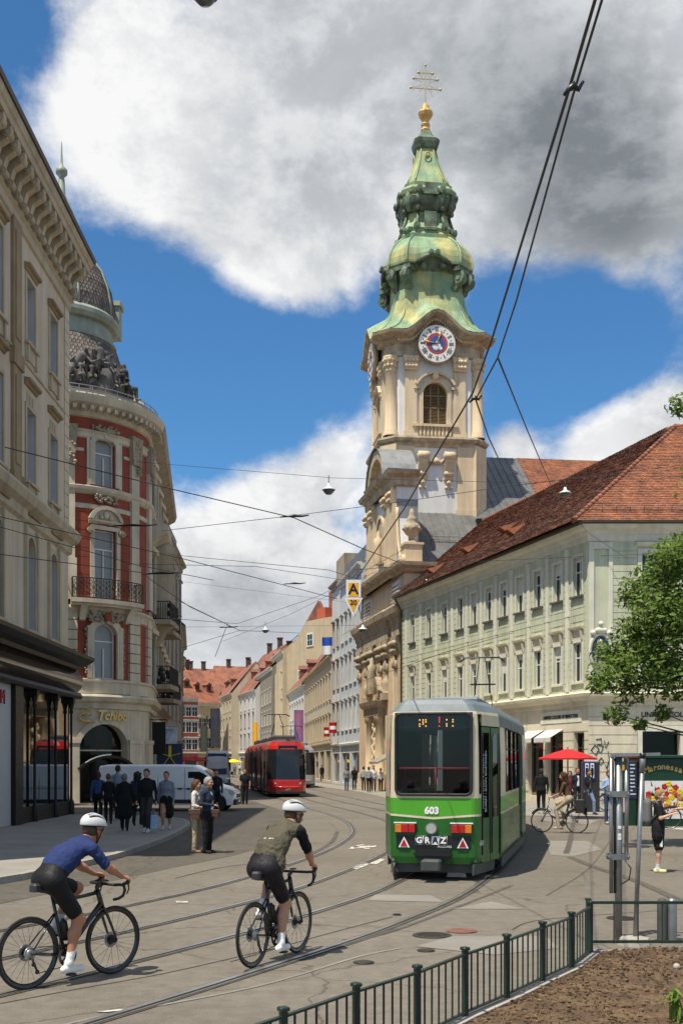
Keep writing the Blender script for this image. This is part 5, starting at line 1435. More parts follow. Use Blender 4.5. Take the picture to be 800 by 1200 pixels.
 mb = MB(); mb.moulding([(4.5 + dx * 2, 2), (4.5 + dx * 8, 8)], [(0, 13.9), (.4, 14.2), (.9, 14.5), (1.0, 14.8), (0, 15.2)]); mb.build('oriel_hood', 'b_stone', root)
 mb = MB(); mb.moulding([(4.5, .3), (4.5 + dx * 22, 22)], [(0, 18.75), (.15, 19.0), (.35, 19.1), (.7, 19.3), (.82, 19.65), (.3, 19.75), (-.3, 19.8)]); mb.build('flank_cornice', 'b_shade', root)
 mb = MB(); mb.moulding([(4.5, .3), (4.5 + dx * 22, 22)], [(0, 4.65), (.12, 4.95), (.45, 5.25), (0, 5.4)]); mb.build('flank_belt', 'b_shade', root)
 # hanging signs over the shops
 def hsign(y, z0, z1, w, m, name='hanging_sign'):
  mb = MB(); x = 4.5 + dx * y; mb.box(x + .15, x + .15 + w, y - .06, y + .06, z0, z1); mb.bar((x - .1, y, z1 + .12), (x + .2 + w, y, z1 + .12), .05); mb.bar((x + .3, y, z1), (x + .3, y, z1 + .12), .03); return mb.build(name, m, root)
 mat('sign_navy', (.02, .035, .09), .4, .1, 3); mat('sign_sky', (.20, .30, .42), .4, .2, 1.5, color2=(.5, .55, .6), mixscale=1.2); mat('sign_yellow', (.75, .55, .02), .5, .05, 3)
 hsign(1.0, 2.5, 4.2, .7, 'shop_black'); s1 = hsign(4.5, 3.1, 3.95, 1.2, 'sign_sky'); hsign(4.8, 1.7, 3.1, 1.5, 'sign_navy')
 mb = MB(); x = 4.5 + dx * 4.8 + .95
 for t in range(5): a = t * 1.256 + .3; mb.bar((x, 4.72, 2.4), (x + .62 * math.cos(a), 4.72, 2.4 + .62 * math.sin(a)), .16, .03)
 mb.build('sign_emblem', 'sign_yellow', root)
 return root
bb = building_b()
# ================================================================== FAR STREET
def row_house(name, label, pa, pb, H, walls, roof, roof_h, win_rows, ncol, roofdepth=9.0, group='houses along the street', gable=False, ground=3.6, flat=False, ww=1.0, cornice='c_trim', shop='shop_glass', dormers=0, chim=0):
 """house with its front from plan point pa (left as seen) to pb (right as seen)"""
 pa, pb = Vector(pa), Vector(pb); d = pb - pa; L_ = d.length; rz = math.atan2(d.y, d.x)
 root = thing(name, label, 'house', (pa.x, pa.y, 0), rz, group)
 xs = [L_ * (i + .5) / ncol for i in range(ncol)]
 ops = []
 for z0, z1 in win_rows: ops += [(x - ww / 2, x + ww / 2, z0, z1) for x in xs]
 gops = [(L_ * (i + .12) / max(1, ncol // 2), L_ * (i + .88) / max(1, ncol // 2), .2, ground - .7) for i in range(max(1, ncol // 2))]
 mb = MB(); wall(mb, 0, L_, ground, H, ops, .18); wall(mb, 0, L_, 0, ground, gops, .3)
 mb.add([(0, 0, 0), (0, roofdepth, 0), (0, roofdepth, H), (0, 0, H)], [(0, 3, 2, 1)]); mb.add([(L_, 0, 0), (L_, roofdepth, 0), (L_, roofdepth, H), (L_, 0, H)], [(0, 1, 2, 3)])
 if roof_h and not flat:
  mb.add([(0, 0, H), (0, roofdepth, H), (0, roofdepth / 2, H + roof_h)], [(0, 2, 1)]); mb.add([(L_, 0, H), (L_, roofdepth, H), (L_, roofdepth / 2, H + roof_h)], [(0, 1, 2)])
 mb.build('wall', walls, root)
 st = dict(id='far' + walls + str(ww), sur=.14, proud=.06, sill=.12, v=(.5,), h=(.6,), hood='flat', hgap=.02, ms=cornice)
 for z0, z1 in win_rows:
  for x in xs: window(root, x, z0, ww, z1 - z0, st)
 for a, b, c, e in gops:
  mb = MB(); mb.add([(a, .25, c), (b, .25, c), (b, .25, e), (a, .25, e)], [(0, 1, 2, 3)]); mb.build('shop_window', shop, root)
 mb = MB(); mb.moulding([(0, 0), (L_, 0)], [(0, H - .5), (.1, H - .45), (.12, H - .2), (.4, H - .05), (.42, H + .08), (0, H + .12)]); mb.build('cornice', cornice, root)
 mb = MB(); mb.moulding([(0, 0), (L_, 0)], [(0, ground - .1), (.2, ground), (.22, ground + .15), (0, ground + .22)]); mb.build('belt_course', cornice, root)
 if roof_h:
  mb = MB(); y1 = roofdepth / 2
  if flat: mb.box(.1, L_ - .1, .4, roofdepth, H, H + roof_h)
  else:
   mb.add([(-.1, -.4, H + .1), (L_ + .1, -.4, H + .1), (L_ + .1, y1, H + roof_h), (-.1, y1, H + roof_h)], [(0, 1, 2, 3)])
   mb.add([(-.1, roofdepth + .4, H + .1), (L_ + .1, roofdepth + .4, H + .1), (L_ + .1, y1, H + roof_h), (-.1, y1, H + roof_h)], [(0, 3, 2, 1)])
  rf = mb.build('roof', roof, root)
  for i in range(dormers):
   x = L_ * (i + .5) / dormers; k = .35; y = -.4 + (y1 + .4) * k; z = H + .1 + roof_h * k
   mb = MB(); mb.box(x - .55, x + .55, y - .3, y + 1.5, z - .2, z + 1.0); mb.prism([(x - .7, z + 1.0), (x + .7, z + 1.0), (x, z + 1.55)], y - .45, y + 2.0, 'xz'); dm = mb.build('dormer', roof, root)
   mb = MB(); mb.box(x - .35, x + .35, y - .33, y - .29, z + .05, z + .85); mb.build('dormer_window', 'pane', dm)
  for i in range(chim):
   x = L_ * (i + .7) / (chim + .6); mb = MB(); mb.box(x - .45, x + .45, y1 - .4, y1 + .4, H + roof_h - 1.0, H + roof_h + 1.4); mb.box(x - .55, x + .55, y1 - .5, y1 + .5, H + roof_h + 1.4, H + roof_h + 1.6); mb.build('chimney', 'tile_dark', rf)
 return root
mat('h_white', (0.62, 0.61, 0.58), 0.85, 0.08, 0.8, streak=.2); mat('h_blue', (0.54, 0.56, 0.57), 0.85, 0.06, 0.8, streak=.2); mat('h_beige', (0.55, 0.47, 0.34), 0.85, 0.08, 0.8, streak=.2)
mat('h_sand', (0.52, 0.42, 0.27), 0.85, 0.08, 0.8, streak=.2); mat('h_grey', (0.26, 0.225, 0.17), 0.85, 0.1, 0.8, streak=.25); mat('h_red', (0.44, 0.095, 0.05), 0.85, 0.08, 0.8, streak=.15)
mat('h_yellow', (0.58, 0.47, 0.26), 0.85, 0.08, 0.8, streak=.2); mat('roof_far', (0.29, 0.108, 0.06), 0.85, 0.28, 0.7, 0.5, 4, color2=(0.19, 0.075, 0.048), mixscale=.3, fine=.25)
def pl(px, Y): return ((px - 400) / F * Y, Y)
# right-hand side of the street, from the church outwards (left end as seen first)
row_house('town_house', 'tall pale blue and white town house beside the church', pl(399, 103), pl(424, 91.2), 18.5, 'h_blue', 'sheet_metal', 1.6, [(5, 7.4), (9, 11.4), (13, 15.2)], 5, flat=True, cornice='h_white', ww=1.1)
row_house('town_house', 'narrow cream town house with dark stone parapet and urn', pl(389, 108), pl(398.5, 103.2), 19.0, 'h_white', 'b_shade', 2.6, [(5, 7.4), (9, 11.4), (13, 15.2)], 2, flat=True, cornice='b_shade')
row_house('town_house', 'long beige town house with rows of pilastered windows', pl(357, 142), pl(388.5, 108.2), 12.4, 'h_beige', 'tile_dark', 1.8, [(4.4, 6.6), (8.3, 10.6)], 11, ww=1.1, ground=3.9, cornice='h_sand')
row_house('town_house', 'white town house with orange tiled roof beyond the flags', pl(332, 172), pl(356.5, 142.3), 12.0, 'h_white', 'roof_far', 6.0, [(4.4, 6.4), (8.0, 10.0)], 9, dormers=3, chim=1)
gw = row_house('gabled_house', 'tall cream house showing its blank gable wall above the roofs', pl(319, 178), pl(331.5, 163), 18.5, 'h_sand', 'roof_far', 8.0, [(5, 7.2), (9, 11.2), (13, 15.2)], 5, roofdepth=18, chim=1)
mb = MB(); gA, gB = Vector(pl(322, 166)), Vector(pl(396, 152))
def gable():
 root = thing('fire_wall', 'broad plain cream gable wall with two small windows above the roofs', 'house', (gA.x, gA.y, 0), math.atan2(gB.y - gA.y, gB.x - gA.x))
 L_ = (gB - gA).length; mb = MB(); mb.prism([(0, 0), (L_, 0), (L_, 22.2), (L_ * .52, 22.2), (0, 15.0)], 0, 8, 'xz'); mb.build('wall', 'h_sand', root)
 mb = MB(); mb.bar((-.3, 4, 14.9), (L_ * .52, 4, 22.5), .5, 8.6); mb.bar((L_ * .52, 4, 22.5), (L_ + .2, 4, 22.5), .3, 8.6); mb.build('verge', 'roof_far', root)
 mb = MB(); mb.box(L_ * .5, L_ * .5 + 2.2, 2, 4, 22, 24.2); mb.build('chimney', 'h_red', root)
 st = dict(id='gab', sur=.16, proud=.05, sill=.12, v=(.5,), h=(.5,), depth=-.02)
 for x, z in ((L_ * .44, 13.6), (L_ * .58, 18.6)): window(root, x, z, 1.4, 1.7, st)
gable()
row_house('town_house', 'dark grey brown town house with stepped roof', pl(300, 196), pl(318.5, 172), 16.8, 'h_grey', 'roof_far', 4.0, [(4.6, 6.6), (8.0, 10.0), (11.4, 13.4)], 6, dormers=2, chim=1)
row_house('town_house', 'white town house under a steep red roof', pl(272, 214), pl(299.5, 189), 14.4, 'h_white', 'roof_far', 8.4, [(4.6, 6.8), (8.2, 10.4), (11.4, 13.0)], 6, roofdepth=12, dormers=3, chim=2)
row_house('town_house', 'narrow pinkish house with a peaked red roof', pl(258, 222), pl(271.5, 205), 14.8, 'h_beige', 'roof_far', 6.0, [(4.6, 6.6), (8.2, 10.2), (11.6, 13.2)], 4, dormers=1, chim=1)
row_house('town_house', 'sand coloured house at the bend of the street', pl(231, 205), pl(258.5, 209), 13.0, 'h_yellow', 'roof_far', 7.0, [(4.6, 6.6), (8.2, 10.2)], 5, roofdepth=13, dormers=2, chim=1)
row_house('town_house', 'bright red house closing the view down the street', pl(196, 190), pl(232, 193), 13.0, 'h_red', 'roof_far', 6.2, [(4.2, 6.0), (7.2, 9.0), (10.0, 11.6)], 5, roofdepth=12, cornice='h_white', dormers=2, chim=1)
row_house('town_house', 'house with a red roof and two chimneys behind the red end house', pl(218, 236), pl(258, 238), 14.0, 'h_beige', 'roof_far', 8.6, [(4.6, 6.6), (8.2, 10.2), (11.6, 13.2)], 5, roofdepth=14, dormers=2, chim=2)
row_house('town_house', 'broad house with a wide red roof behind the bend', pl(259, 246), pl(322, 250), 16.0, 'h_sand', 'roof_far', 8.0, [(4.6, 6.6), (8.2, 10.2), (11.6, 13.2)], 7, roofdepth=14, dormers=3, chim=2)
# left-hand side beyond the round corner building
def left_row(Y): return -9.7 - .119 * (Y - 57.5)
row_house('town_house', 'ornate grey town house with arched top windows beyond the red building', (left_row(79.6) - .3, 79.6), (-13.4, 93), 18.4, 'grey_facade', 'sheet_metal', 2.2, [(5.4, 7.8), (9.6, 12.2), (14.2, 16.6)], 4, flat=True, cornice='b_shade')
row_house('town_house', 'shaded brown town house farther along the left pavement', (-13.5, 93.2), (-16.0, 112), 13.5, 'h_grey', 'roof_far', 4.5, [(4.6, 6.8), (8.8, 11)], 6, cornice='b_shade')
row_house('town_house', 'low ochre town house at the end of the left pavement', (-16.1, 112.3), (-22.5, 150), 12.5, 'h_sand', 'roof_far', 4.5, [(4.6, 6.8), (8.4, 10.4)], 10)
# ================================================================== TRAMS
mat('tram_light', (0.075, 0.33, 0.018), 0.35, 0.08, 1.5, coat=0.12); mat('tram_green', (0.018, 0.115, 0.016), 0.35, 0.12, 1.5, coat=0.12, streak=.2, spec=.35)
mat('tram_cream', (0.66, 0.565, 0.40), 0.35, 0.08, 2, coat=0.3, streak=.15); mat('tram_roof', (0.15, 0.185, 0.20), 0.5, 0.14, 2, streak=.2)
mat('tram_skirt', (0.055, 0.06, 0.055), 0.7, 0.25, 3); mat('rubber', (0.012, 0.012, 0.012), 0.7, 0.15, 6)
mat('lamp_red', (0.42, 0.012, 0.012), 0.2, 0.1, 20, coat=.5); mat('lamp_orange', (0.60, 0.17, 0.012), 0.2, 0.1, 20, coat=.5); mat('lamp_clear', (0.62, 0.63, 0.62), 0.12, 0.05, 9, metal=.6)
mat('rail_red', (0.55, 0.035, 0.05), 0.4, 0.05, 5); mat('plain_white', (0.78, 0.78, 0.76), 0.5, 0.03, 5); mat('plain_black', (0.008, 0.008, 0.008), 0.4, 0)
mat('seat_blue', (0.025, 0.04, 0.09), 0.8, 0.1, 5); mat('tram_inside', (0.26, 0.27, 0.28), 0.8, 0.1, 3)
mat('led_orange', (1.0, 0.42, 0.06), 0.5, 0, emit=2.0); mat('led_red', (1.0, 0.06, 0.05), 0.5, 0, emit=1.6)
mat('tram_red', (0.50, 0.018, 0.018), 0.25, 0.08, 1.5, coat=.5); mat('tram_silver', (0.42, 0.43, 0.44), 0.3, 0.08, 1.5, metal=.3, coat=.3); mat('tram_grey', (0.075, 0.055, 0.055), 0.35, 0.12, 1.5)
clearglass('tram_glass', (0.55, 0.62, 0.68), 1.5)
clearglass('tram_glass_dark', (0.10, 0.12, 0.15), 1.6)
def shell(plan, levels, band, holes):
 """lofted car body: plan points with a tag, z levels with inset, band(tag, x, y, z) gives the material slot, holes(tag, u0, u1, z0, z1) skips cells"""
 mb = MB(); vs = []; n = len(plan)
 for z, ins, dz in levels:
  for p in plan:
   x, y = p[0], p[1]; k = 1 - ins / 1.1
   xx = x if p[2] == 'f' else (x + ins * .55 if x < 2 else x)
   vs.append((xx, y * k, z + (dz(y) if dz else 0)))
 fs = []; ms = []
 for j in range(len(levels) - 1):
  for i in range(n - 1):
   a, b = plan[i], plan[i + 1]
   xm, ym, zm = (a[0] + b[0]) / 2, (a[1] + b[1]) / 2, (levels[j][0] + levels[j + 1][0]) / 2
   if holes and holes(xm, ym, zm): continue
   mb.add([vs[j * n + i], vs[j * n + i + 1], vs[(j + 1) * n + i + 1], vs[(j + 1) * n + i]], [(0, 1, 2, 3)], band(xm, ym, zm), False)
 mb.add([vs[(len(levels) - 1) * n + i] for i in range(n)], [tuple(range(n))], band(0, 0, 9))
 return mb
def green_tram():
 h = math.atan2(.224, .975)
 root = thing('green_tram', 'green and cream vintage tram numbered 603 seen from its rear', 'tram', (1.62, 19.55, 0), R(90) - h)
 L_ = 8.2
 def xs(a, b, k): return [a + (b - a) * i / k for i in range(1, k + 1)]
 side = [8.2, 7.1, 6.9, 5.75, 5.6, 4.55, 4.45, 3.35, 3.25, 2.15, 2.05, 1.45, 1.3]
 tap = lambda x: .78 + (1.1 - .78) * (x - .08) / 1.22
 right = [(x, -1.1, 's') for x in side] + [(x, -tap(x), 't') for x in (1.2, .68, .62, .22, .12, .08)] + [(0.02, -.72, 'r'), (0.0, -.67, 'r')]
 rear = [(0, y, 'r') for y in (-.45, -.2, 0, .2, .45)]
 plan = right + rear + [(x, -y, t) for x, y, t in reversed(right)]
 V = lambda k: (lambda y: k * max(0, (abs(y) / .7 if abs(y) < .7 else 1) - .0))
 lv = [(.30, .05, None), (.42, 0, None), (.60, 0, None), (.80, 0, None), (1.085, 0, V(.055)), (1.12, 0, V(.055)), (1.315, 0, V(.05)), (1.46, 0, None), (1.53, 0, None), (2.25, .005, None), (2.74, .02, None), (2.94, .04, None), (2.99, .06, None), (3.12, .17, None), (3.20, .30, None), (3.235, .50, None)]
 def band(x, y, z):
  if z > 2.97: return 3
  if z > 2.7 and x > 1.2: return 3
  if z > 1.4: return 2
  if z > 1.12: return 0
  if z > 1.085: return 2
  return 1
 def holes(x, y, z):
  if x < .01 and abs(y) < .68 and 1.53 < z < 2.94: return True
  if 0.12 < x < .22 and 1.6 < z < 2.94 : return True
  if y < 0 and .22 < x < 1.2 and .3 < z < 2.74: return True
  if 1.53 < z < 2.74 and any(a < x < b for a, b in ((2.15, 3.25), (3.35, 4.45), (4.55, 5.6), (6.9, 7.1))): return True
  if y < 0 and 5.75 < x < 6.9 and .3 < z < 2.74: return True
  return False
 sh = shell(plan, lv, band, holes); body = sh.build('body', ['tram_light', 'tram_green', 'tram_cream', 'tram_roof'], root)
 # rear window: rubber seal, glass, rails behind
 def rr(y0, y1, z0, z1, r, n=5):
  P = []
  for cy, cz, a in ((y1 - r, z1 - r, 0), (y0 + r, z1 - r, 90), (y0 + r, z0 + r, 180), (y1 - r, z0 + r, 270)):
   for i in range(n + 1): t = R(a + 90 * i / n); P.append((cy + r * math.cos(t), cz + r * math.sin(t)))
  return P
 P = rr(-.67, .67, 1.52, 2.95, .1)
 mb = MB(); mb.tube([(-.012, y, z) for y, z in P], .028, 6, closed=True); wn = mb.build('rear_window', 'rubber', root)
 mb = MB(); mb.add([(.004, y, z) for y, z in P], [tuple(range(len(P)))]); mb.build('glass_pane', 'tram_glass', wn)
 mb = MB()                                                     # cream corners fill the square opening
 for sy in (-1, 1):
  for sz, zc in ((-1, 1.52), (1, 2.95)):
   mb.add([(.008, sy * .69, zc + sz * .02), (.008, sy * .69, zc - sz * .09), (.008, sy * .655, zc - sz * .03), (.008, sy * .58, zc + sz * .02)], [(0, 1, 2, 3)])
 mb.build('window_corner', 'rubber', wn)
 mb = MB(); mb.tube([(.05, -.62, 1.985), (.05, .62, 1.985)], .016, 6); mb.tube([(.05, -.03, 1.56), (.05, -.03, 1.985)], .016, 6); mb.build('safety_rail', 'rail_red', root)
 mb = MB(); mb.box(.035, .045, -.64, .64, 2.70, 2.72); mb.build('window_bar', 'rubber', wn)
 # route display inside the top of the window
 mb = MB(); mb.box(.10, .16, -.55, .55, 2.66, 2.92); mb.build('route_display', 'plain_black', root)
 for sy, m in ((.26, 'led_orange'), (.20, 'led_orange'), (.15, 'led_orange'), (-.09, 'led_red'), (-.22, 'led_orange'), (-.33, 'led_orange')):
  mb = MB()
  for q in range(4 if m != 'led_red' else 5):
   if (q + int(sy * 100)) % 4: mb.box(.094, .1, sy - .011, sy + .011, 2.72 + q * .037, 2.745 + q * .037)
  mb.build('display_digit', m, root)
 # corner windows, door in the tapered part
 nrmR = Vector((.32, -1.22, 0)).normalized()
 def tp(x, z, out=0.0): return Vector((x - .25 * out, -tap(x) - .97 * out, z))
 for s in (-1, 1):
  mb = MB(); q = [tp(.12, 1.6, .004), tp(.22, 1.6, .004), tp(.22, 2.94, .004), tp(.12, 2.94, .004)]
  q = [Vector((p.x, p.y * -s, p.z)) for p in q]; mb.add(q, [(0, 1, 2, 3)]); mb.build('corner_window', 'tram_glass_dark', root)
 for i, (a, b) in enumerate(((.25, .70), (.73, 1.18))):
  mb = MB(); t = .05
  for (p, q, z0, z1) in ((a, a + t, .32, 2.72), (b - t, b, .32, 2.72), (a + t, b - t, 2.62, 2.72), (a + t, b - t, .32, .5), (a + t, b - t, .5, 1.1)):
   mb.add([tp(p, z0, -.02), tp(q, z0, -.02), tp(q, z1, -.02), tp(p, z1, -.02)], [(0, 1, 2, 3)])
  dr = mb.build('door_leaf', 'tram_green', root)
  mb = MB(); mb.add([tp(a + t, 1.1, -.03), tp(b - t, 1.1, -.03), tp(b - t, 2.62, -.03), tp(a + t, 2.62, -.03)], [(0, 1, 2, 3)]); mb.build('door_glass', 'tram_glass_dark', dr)
  mb = MB(); mb.tube([tp(a + t * .5, .45, -.0), tp(a + t * .5, 2.65, -.0)], .014, 5); mb.build('door_seal', 'rubber', dr)
 an = math.atan2(-.32, 1.22) 
 tx = text(root, 'AUSSTEIGEN LASSEN', .105, .002, 'plain_white', tuple(tp(.36, 1.75, -.02)), name='door_lettering')
 tx.rotation_euler = Matrix(((0, -1.22 * .0 + .967, .254), (0, -.254 * 1.0, -.967 * -1.0), (1, 0, 0))).to_euler() if False else (R(90), R(-90), math.atan2(-.254, .967))
 tx2 = text(root, 'ZUERST - DANN EINSTEIGEN', .085, .002, 'plain_white', tuple(tp(.50, 1.75, -.02)), name='door_lettering'); tx2.rotation_euler = tx.rotation_euler; tx['kind'] = tx2['kind'] = 'stuff'
 mb = MB(); mb.box(.05, 1.3, -.74, .74, .34, .40); mb.box(1.3, L_, -1.06, 1.06, .34, .40); mb.build('floor', 'tram_inside', root)
 mb = MB(); mb.box(.1, L_ - .1, -.6, .6, 3.0, 3.05); mb.build('ceiling', 'tram_inside', root)
 # side windows
 for a, b in ((2.15, 3.25), (3.35, 4.45), (4.55, 5.6)):
  for s in (-1, 1):
   mb = MB(); mb.add([(a, s * 1.09, 1.53), (b, s * 1.09, 1.53), (b, s * 1.072, 2.74), (a, s * 1.072, 2.74)], [(0, 1, 2, 3) if s < 0 else (3, 2, 1, 0)]); w = mb.build('side_window', 'tram_glass', root)
   mb = MB(); P = [(a, s * 1.10, 1.53), (b, s * 1.10, 1.53), (b, s * 1.085, 2.74), (a, s * 1.085, 2.74)]; mb.tube(P, .022, 5, closed=True); mb.bar((a, s * 1.09, 2.35), (b, s * 1.09, 2.35), .02); mb.build('window_frame', 'rubber', w)
 for a, b in ((5.78, 6.3), (6.34, 6.88)):
  mb = MB(); mb.box(a, b, -1.06, -1.04, .32, 1.1); mb.box(a, a + .05, -1.06, -1.04, 1.1, 2.72); mb.box(b - .05, b, -1.06, -1.04, 1.1, 2.72); dr = mb.build('door_leaf', 'tram_green', root)
  mb = MB(); mb.add([(a + .05, -1.05, 1.1), (b - .05, -1.05, 1.1), (b - .05, -1.04, 2.72), (a + .05, -1.04, 2.72)], [(0, 1, 2, 3)]); mb.build('door_glass', 'tram_glass_dark', dr)
 # seats
 for x in (2.0, 2.8, 3.6, 4.4, 5.2):
  for s in (-1, 1):
   mb = MB(); mb.box(x - .25, x + .2, s * .72 - .24, s * .72 + .24, .78, .86); mb.box(x + .16, x + .24, s * .72 - .24, s * .72 + .24, .86, 1.45); mb.bar((x, s * .72, .4), (x, s * .72, .78), .08); mb.build('seat', 'seat_blue', root)
 # number, lights, plate, bumper
 text(root, '603', .17, .004, 'plain_white', (-.012, .03, 1.235), (R(90), 0, R(-90)), name='fleet_number', bold=.008)
 for s in (-1, 1):
  mb = MB(); mb.cbox(-.055, .0, s * .50 - .185, s * .50 + .185, .84, 1.01, .01); lt = mb.build('tail_lamp', 'rubber', root)
  mb = MB(); mb.box(-.06, .01, s * .5 - .2, s * .5 + .2, 1.012, 1.03); mb.build('lamp_visor', 'plain_white', lt)
  for k, (c, m) in enumerate(((.62, 'lamp_orange'), (.50, 'lamp_red'), (.38, 'lamp_red'))):
   mb = MB(); mb.cbox(-.066, -.05, s * c - .057, s * c + .057, .855, .995, .006); mb.build('lamp_lens', m, lt)
  tri = MB(); tri.prism([(s * .52 - .10, .585), (s * .52 + .10, .585), (s * .52, .775)], -.035, -.0, 'yz'); tr = tri.build('warning_triangle', 'plain_white', root)
  tri = MB(); tri.prism([(s * .52 - .065, .605), (s * .52 + .065, .605), (s * .52, .735)], -.045, -.036, 'yz'); tri.build('triangle_reflector', 'lamp_red', tr)
 mb = MB(); mb.tube([(.0, 0.03, .925), (-.07, 0.03, .925)], .105, 20); hl = mb.build('headlamp', 'galvanised', root)
 mb = MB(); mb.tube([(-.071, 0.03, .925), (-.078, .03, .925)], .085, 20); mb.build('lamp_lens', 'lamp_clear', hl)
 mb = MB(); mb.box(-.012, 0, -.66, .66, .57, .80); mb.build('dark_panel', 'plain_black', root)
 for i, ch in enumerate('GRAZ'):
  y = .25 - i * .142
  mb = MB(); mb.box(-.022, -.012, y - .064, y + .064, .64, .79); pt = mb.build('letter_plate', 'plain_white' if i in (2,) else 'plain_black', root)
  text(pt, ch, .15, .002, 'plain_black' if i in (2,) else 'plain_white', (-.024, y, .712), (R(90), 0, R(-90)), name='plate_letter', bold=.006)
 for i in range(3):
  y = .25 - [0, 1, 3][i] * .142; mb = MB()
  mb.tube([(-.026, y - .066, .638), (-.026, y + .066, .638), (-.026, y + .066, .792), (-.026, y - .066, .792)], .004, 4, closed=True); mb.build('plate_border', 'plain_white', root)
 text(root, 'HOLDING', .055, .002, 'plain_white', (-.016, -.2, .605), (R(90), 0, R(-90)), name='plate_lettering')
 mb = MB(); mb.box(-.10, 0, -.31, .31, .40, .565); mb.box(-.16, -.08, -.33, .33, .45, .50); mb.build('bumper', 'plain_black', root)
 mb = MB(); mb.cbox(-.42, .0, -.17, .17, .22, .40, .03); mb.tube([(-.3, 0, .3), (.2, 0, .3)], .06, 8); mb.build('coupler', 'tram_skirt', root)
 for s in (-1, 1):
  mb = MB(); mb.prism([(.0, .12), (1.2, .12), (1.3, .3), (.02, .3)], s * .72 - .015, s * .72 + .015, 'xz'); mb.xf(Matrix.Translation((0.05, 0, 0)) @ Matrix.Rotation(s * .2, 4, 'Z')); mb.build('skirt', 'tram_skirt', root)
  mb = MB(); mb.box(1.4, L_, s * 1.07 - .015, s * 1.07 + .015, .14, .32); mb.build('skirt', 'tram_skirt', root)
 mb = MB(); mb.prism([(-.55, .05), (-.2, .05), (-.25, .24), (-.5, .24)], .25, .29, 'yz'); mb.build('mud_flap', 'galvanised', root)
 mb = MB(); mb.prism([(-.75, .14), (.75, .14), (.7, .3), (-.7, .3)], .1, .13, 'yz'); mb.build('rear_skirt', 'tram_skirt', root)
 for x in (2.4, 4.2):
  for s in (-1, 1): mb = MB(); mb.tube([(x, s * .65, .33), (x, s * .78, .33)], .33, 18); mb.build('wheel', 'tram_skirt', root)
 mb = MB(); mb.box(1.9, 4.8, -.6, .6, .2, .45); mb.build('bogie', 'tram_skirt', root)
 text(root, '603', .13, .002, 'plain_white', tuple(tp(.24, .66, .004)), (R(90), 0, math.atan2(-.254, .967)), name='fleet_number')
 # roof gear
 mb = MB(); mb.cbox(3, 5.4, -.5, .5, 3.24, 3.42, .05); mb.build('roof_box', 'tram_roof', root)
 # the sections ahead, following the curve
 for k, (x0, yaw, ln) in enumerate(((8.4, R(5), 6.5), (15.2, R(14), 8.0))):
  base = Matrix.Translation((8.3, 0, 0)) @ Matrix.Rotation(yaw, 4, 'Z') if k == 0 else Matrix.Translation((8.3, 0, 0)) @ Matrix.Rotation(R(5), 4, "Z") @ Matrix.Translation((6.8, 0, 0)) @ Matrix.Rotation(R(9), 4, 'Z')
  mb = MB(); wl = lambda z: z
  prof = [(.3, 1.05), (.42, 1.1), (1.085, 1.1), (1.12, 1.1), (1.315, 1.1), (1.53, 1.1), (2.74, 1.08), (2.95, 1.06), (3.1, .94), (3.2, .8), (3.235, .5)]
  for s in (-1, 1):
   for (z0, w0), (z1, w1) in zip(prof, prof[1:]):
    mm = 1 if z1 < 1.1 else (2 if z1 < 1.13 else (0 if z1 < 1.4 else (2 if z1 < 1.6 or z1 > 2.74 and z1 < 3 else (4 if z1 < 2.8 else 3))))
    mb.add([(.25, s * w0, z0), (ln, s * w0, z0), (ln, s * w1, z1), (.25, s * w1, z1)], [(0, 1, 2, 3) if s < 0 else (3, 2, 1, 0)], mm)
  mb.add([(.25, -.5, 3.235), (ln, -.5, 3.235), (ln, .5, 3.235), (.25, .5, 3.235)], [(0, 1, 2, 3)], 3)
  for x in (.25, ln): mb.add([(x, -w, z) for z, w in prof] + [(x, w, z) for z, w in reversed(prof)], [tuple(range(len(prof) * 2))], 3)
  mb.xf(base); mb.build('front_section', ['tram_light', 'tram_green', 'tram_cream', 'tram_roof', 'pane'], root)
  mb = MB(); mb.box(-.15, .3, -.95, .95, .4, 3.0); mb.xf(base); mb.build('bellows', 'rubber', root)
  if k == 0:
   mb = MB(); pts = base
   for s in (-1, 1):
    mb.tube([(2.0, s * .32, 3.3), (3.1, s * .2, 4.1), (2.4, s * .08, 4.9)], .012, 6)
    mb.tube([(2.4 + s * .1, -.6, 4.8), (2.4 + s * .1, -.45, 4.92), (2.4 + s * .1, .45, 4.92), (2.4 + s * .1, .6, 4.8)], .011, 6)
   mb.bar((3.2, -.35, 4.25), (3.2, .35, 4.25), .04); mb.box(1.7, 3.3, -.6, .6, 3.24, 3.34); mb.xf(base); mb.build('pantograph', 'black_metal', root)
 return root
green_tram()
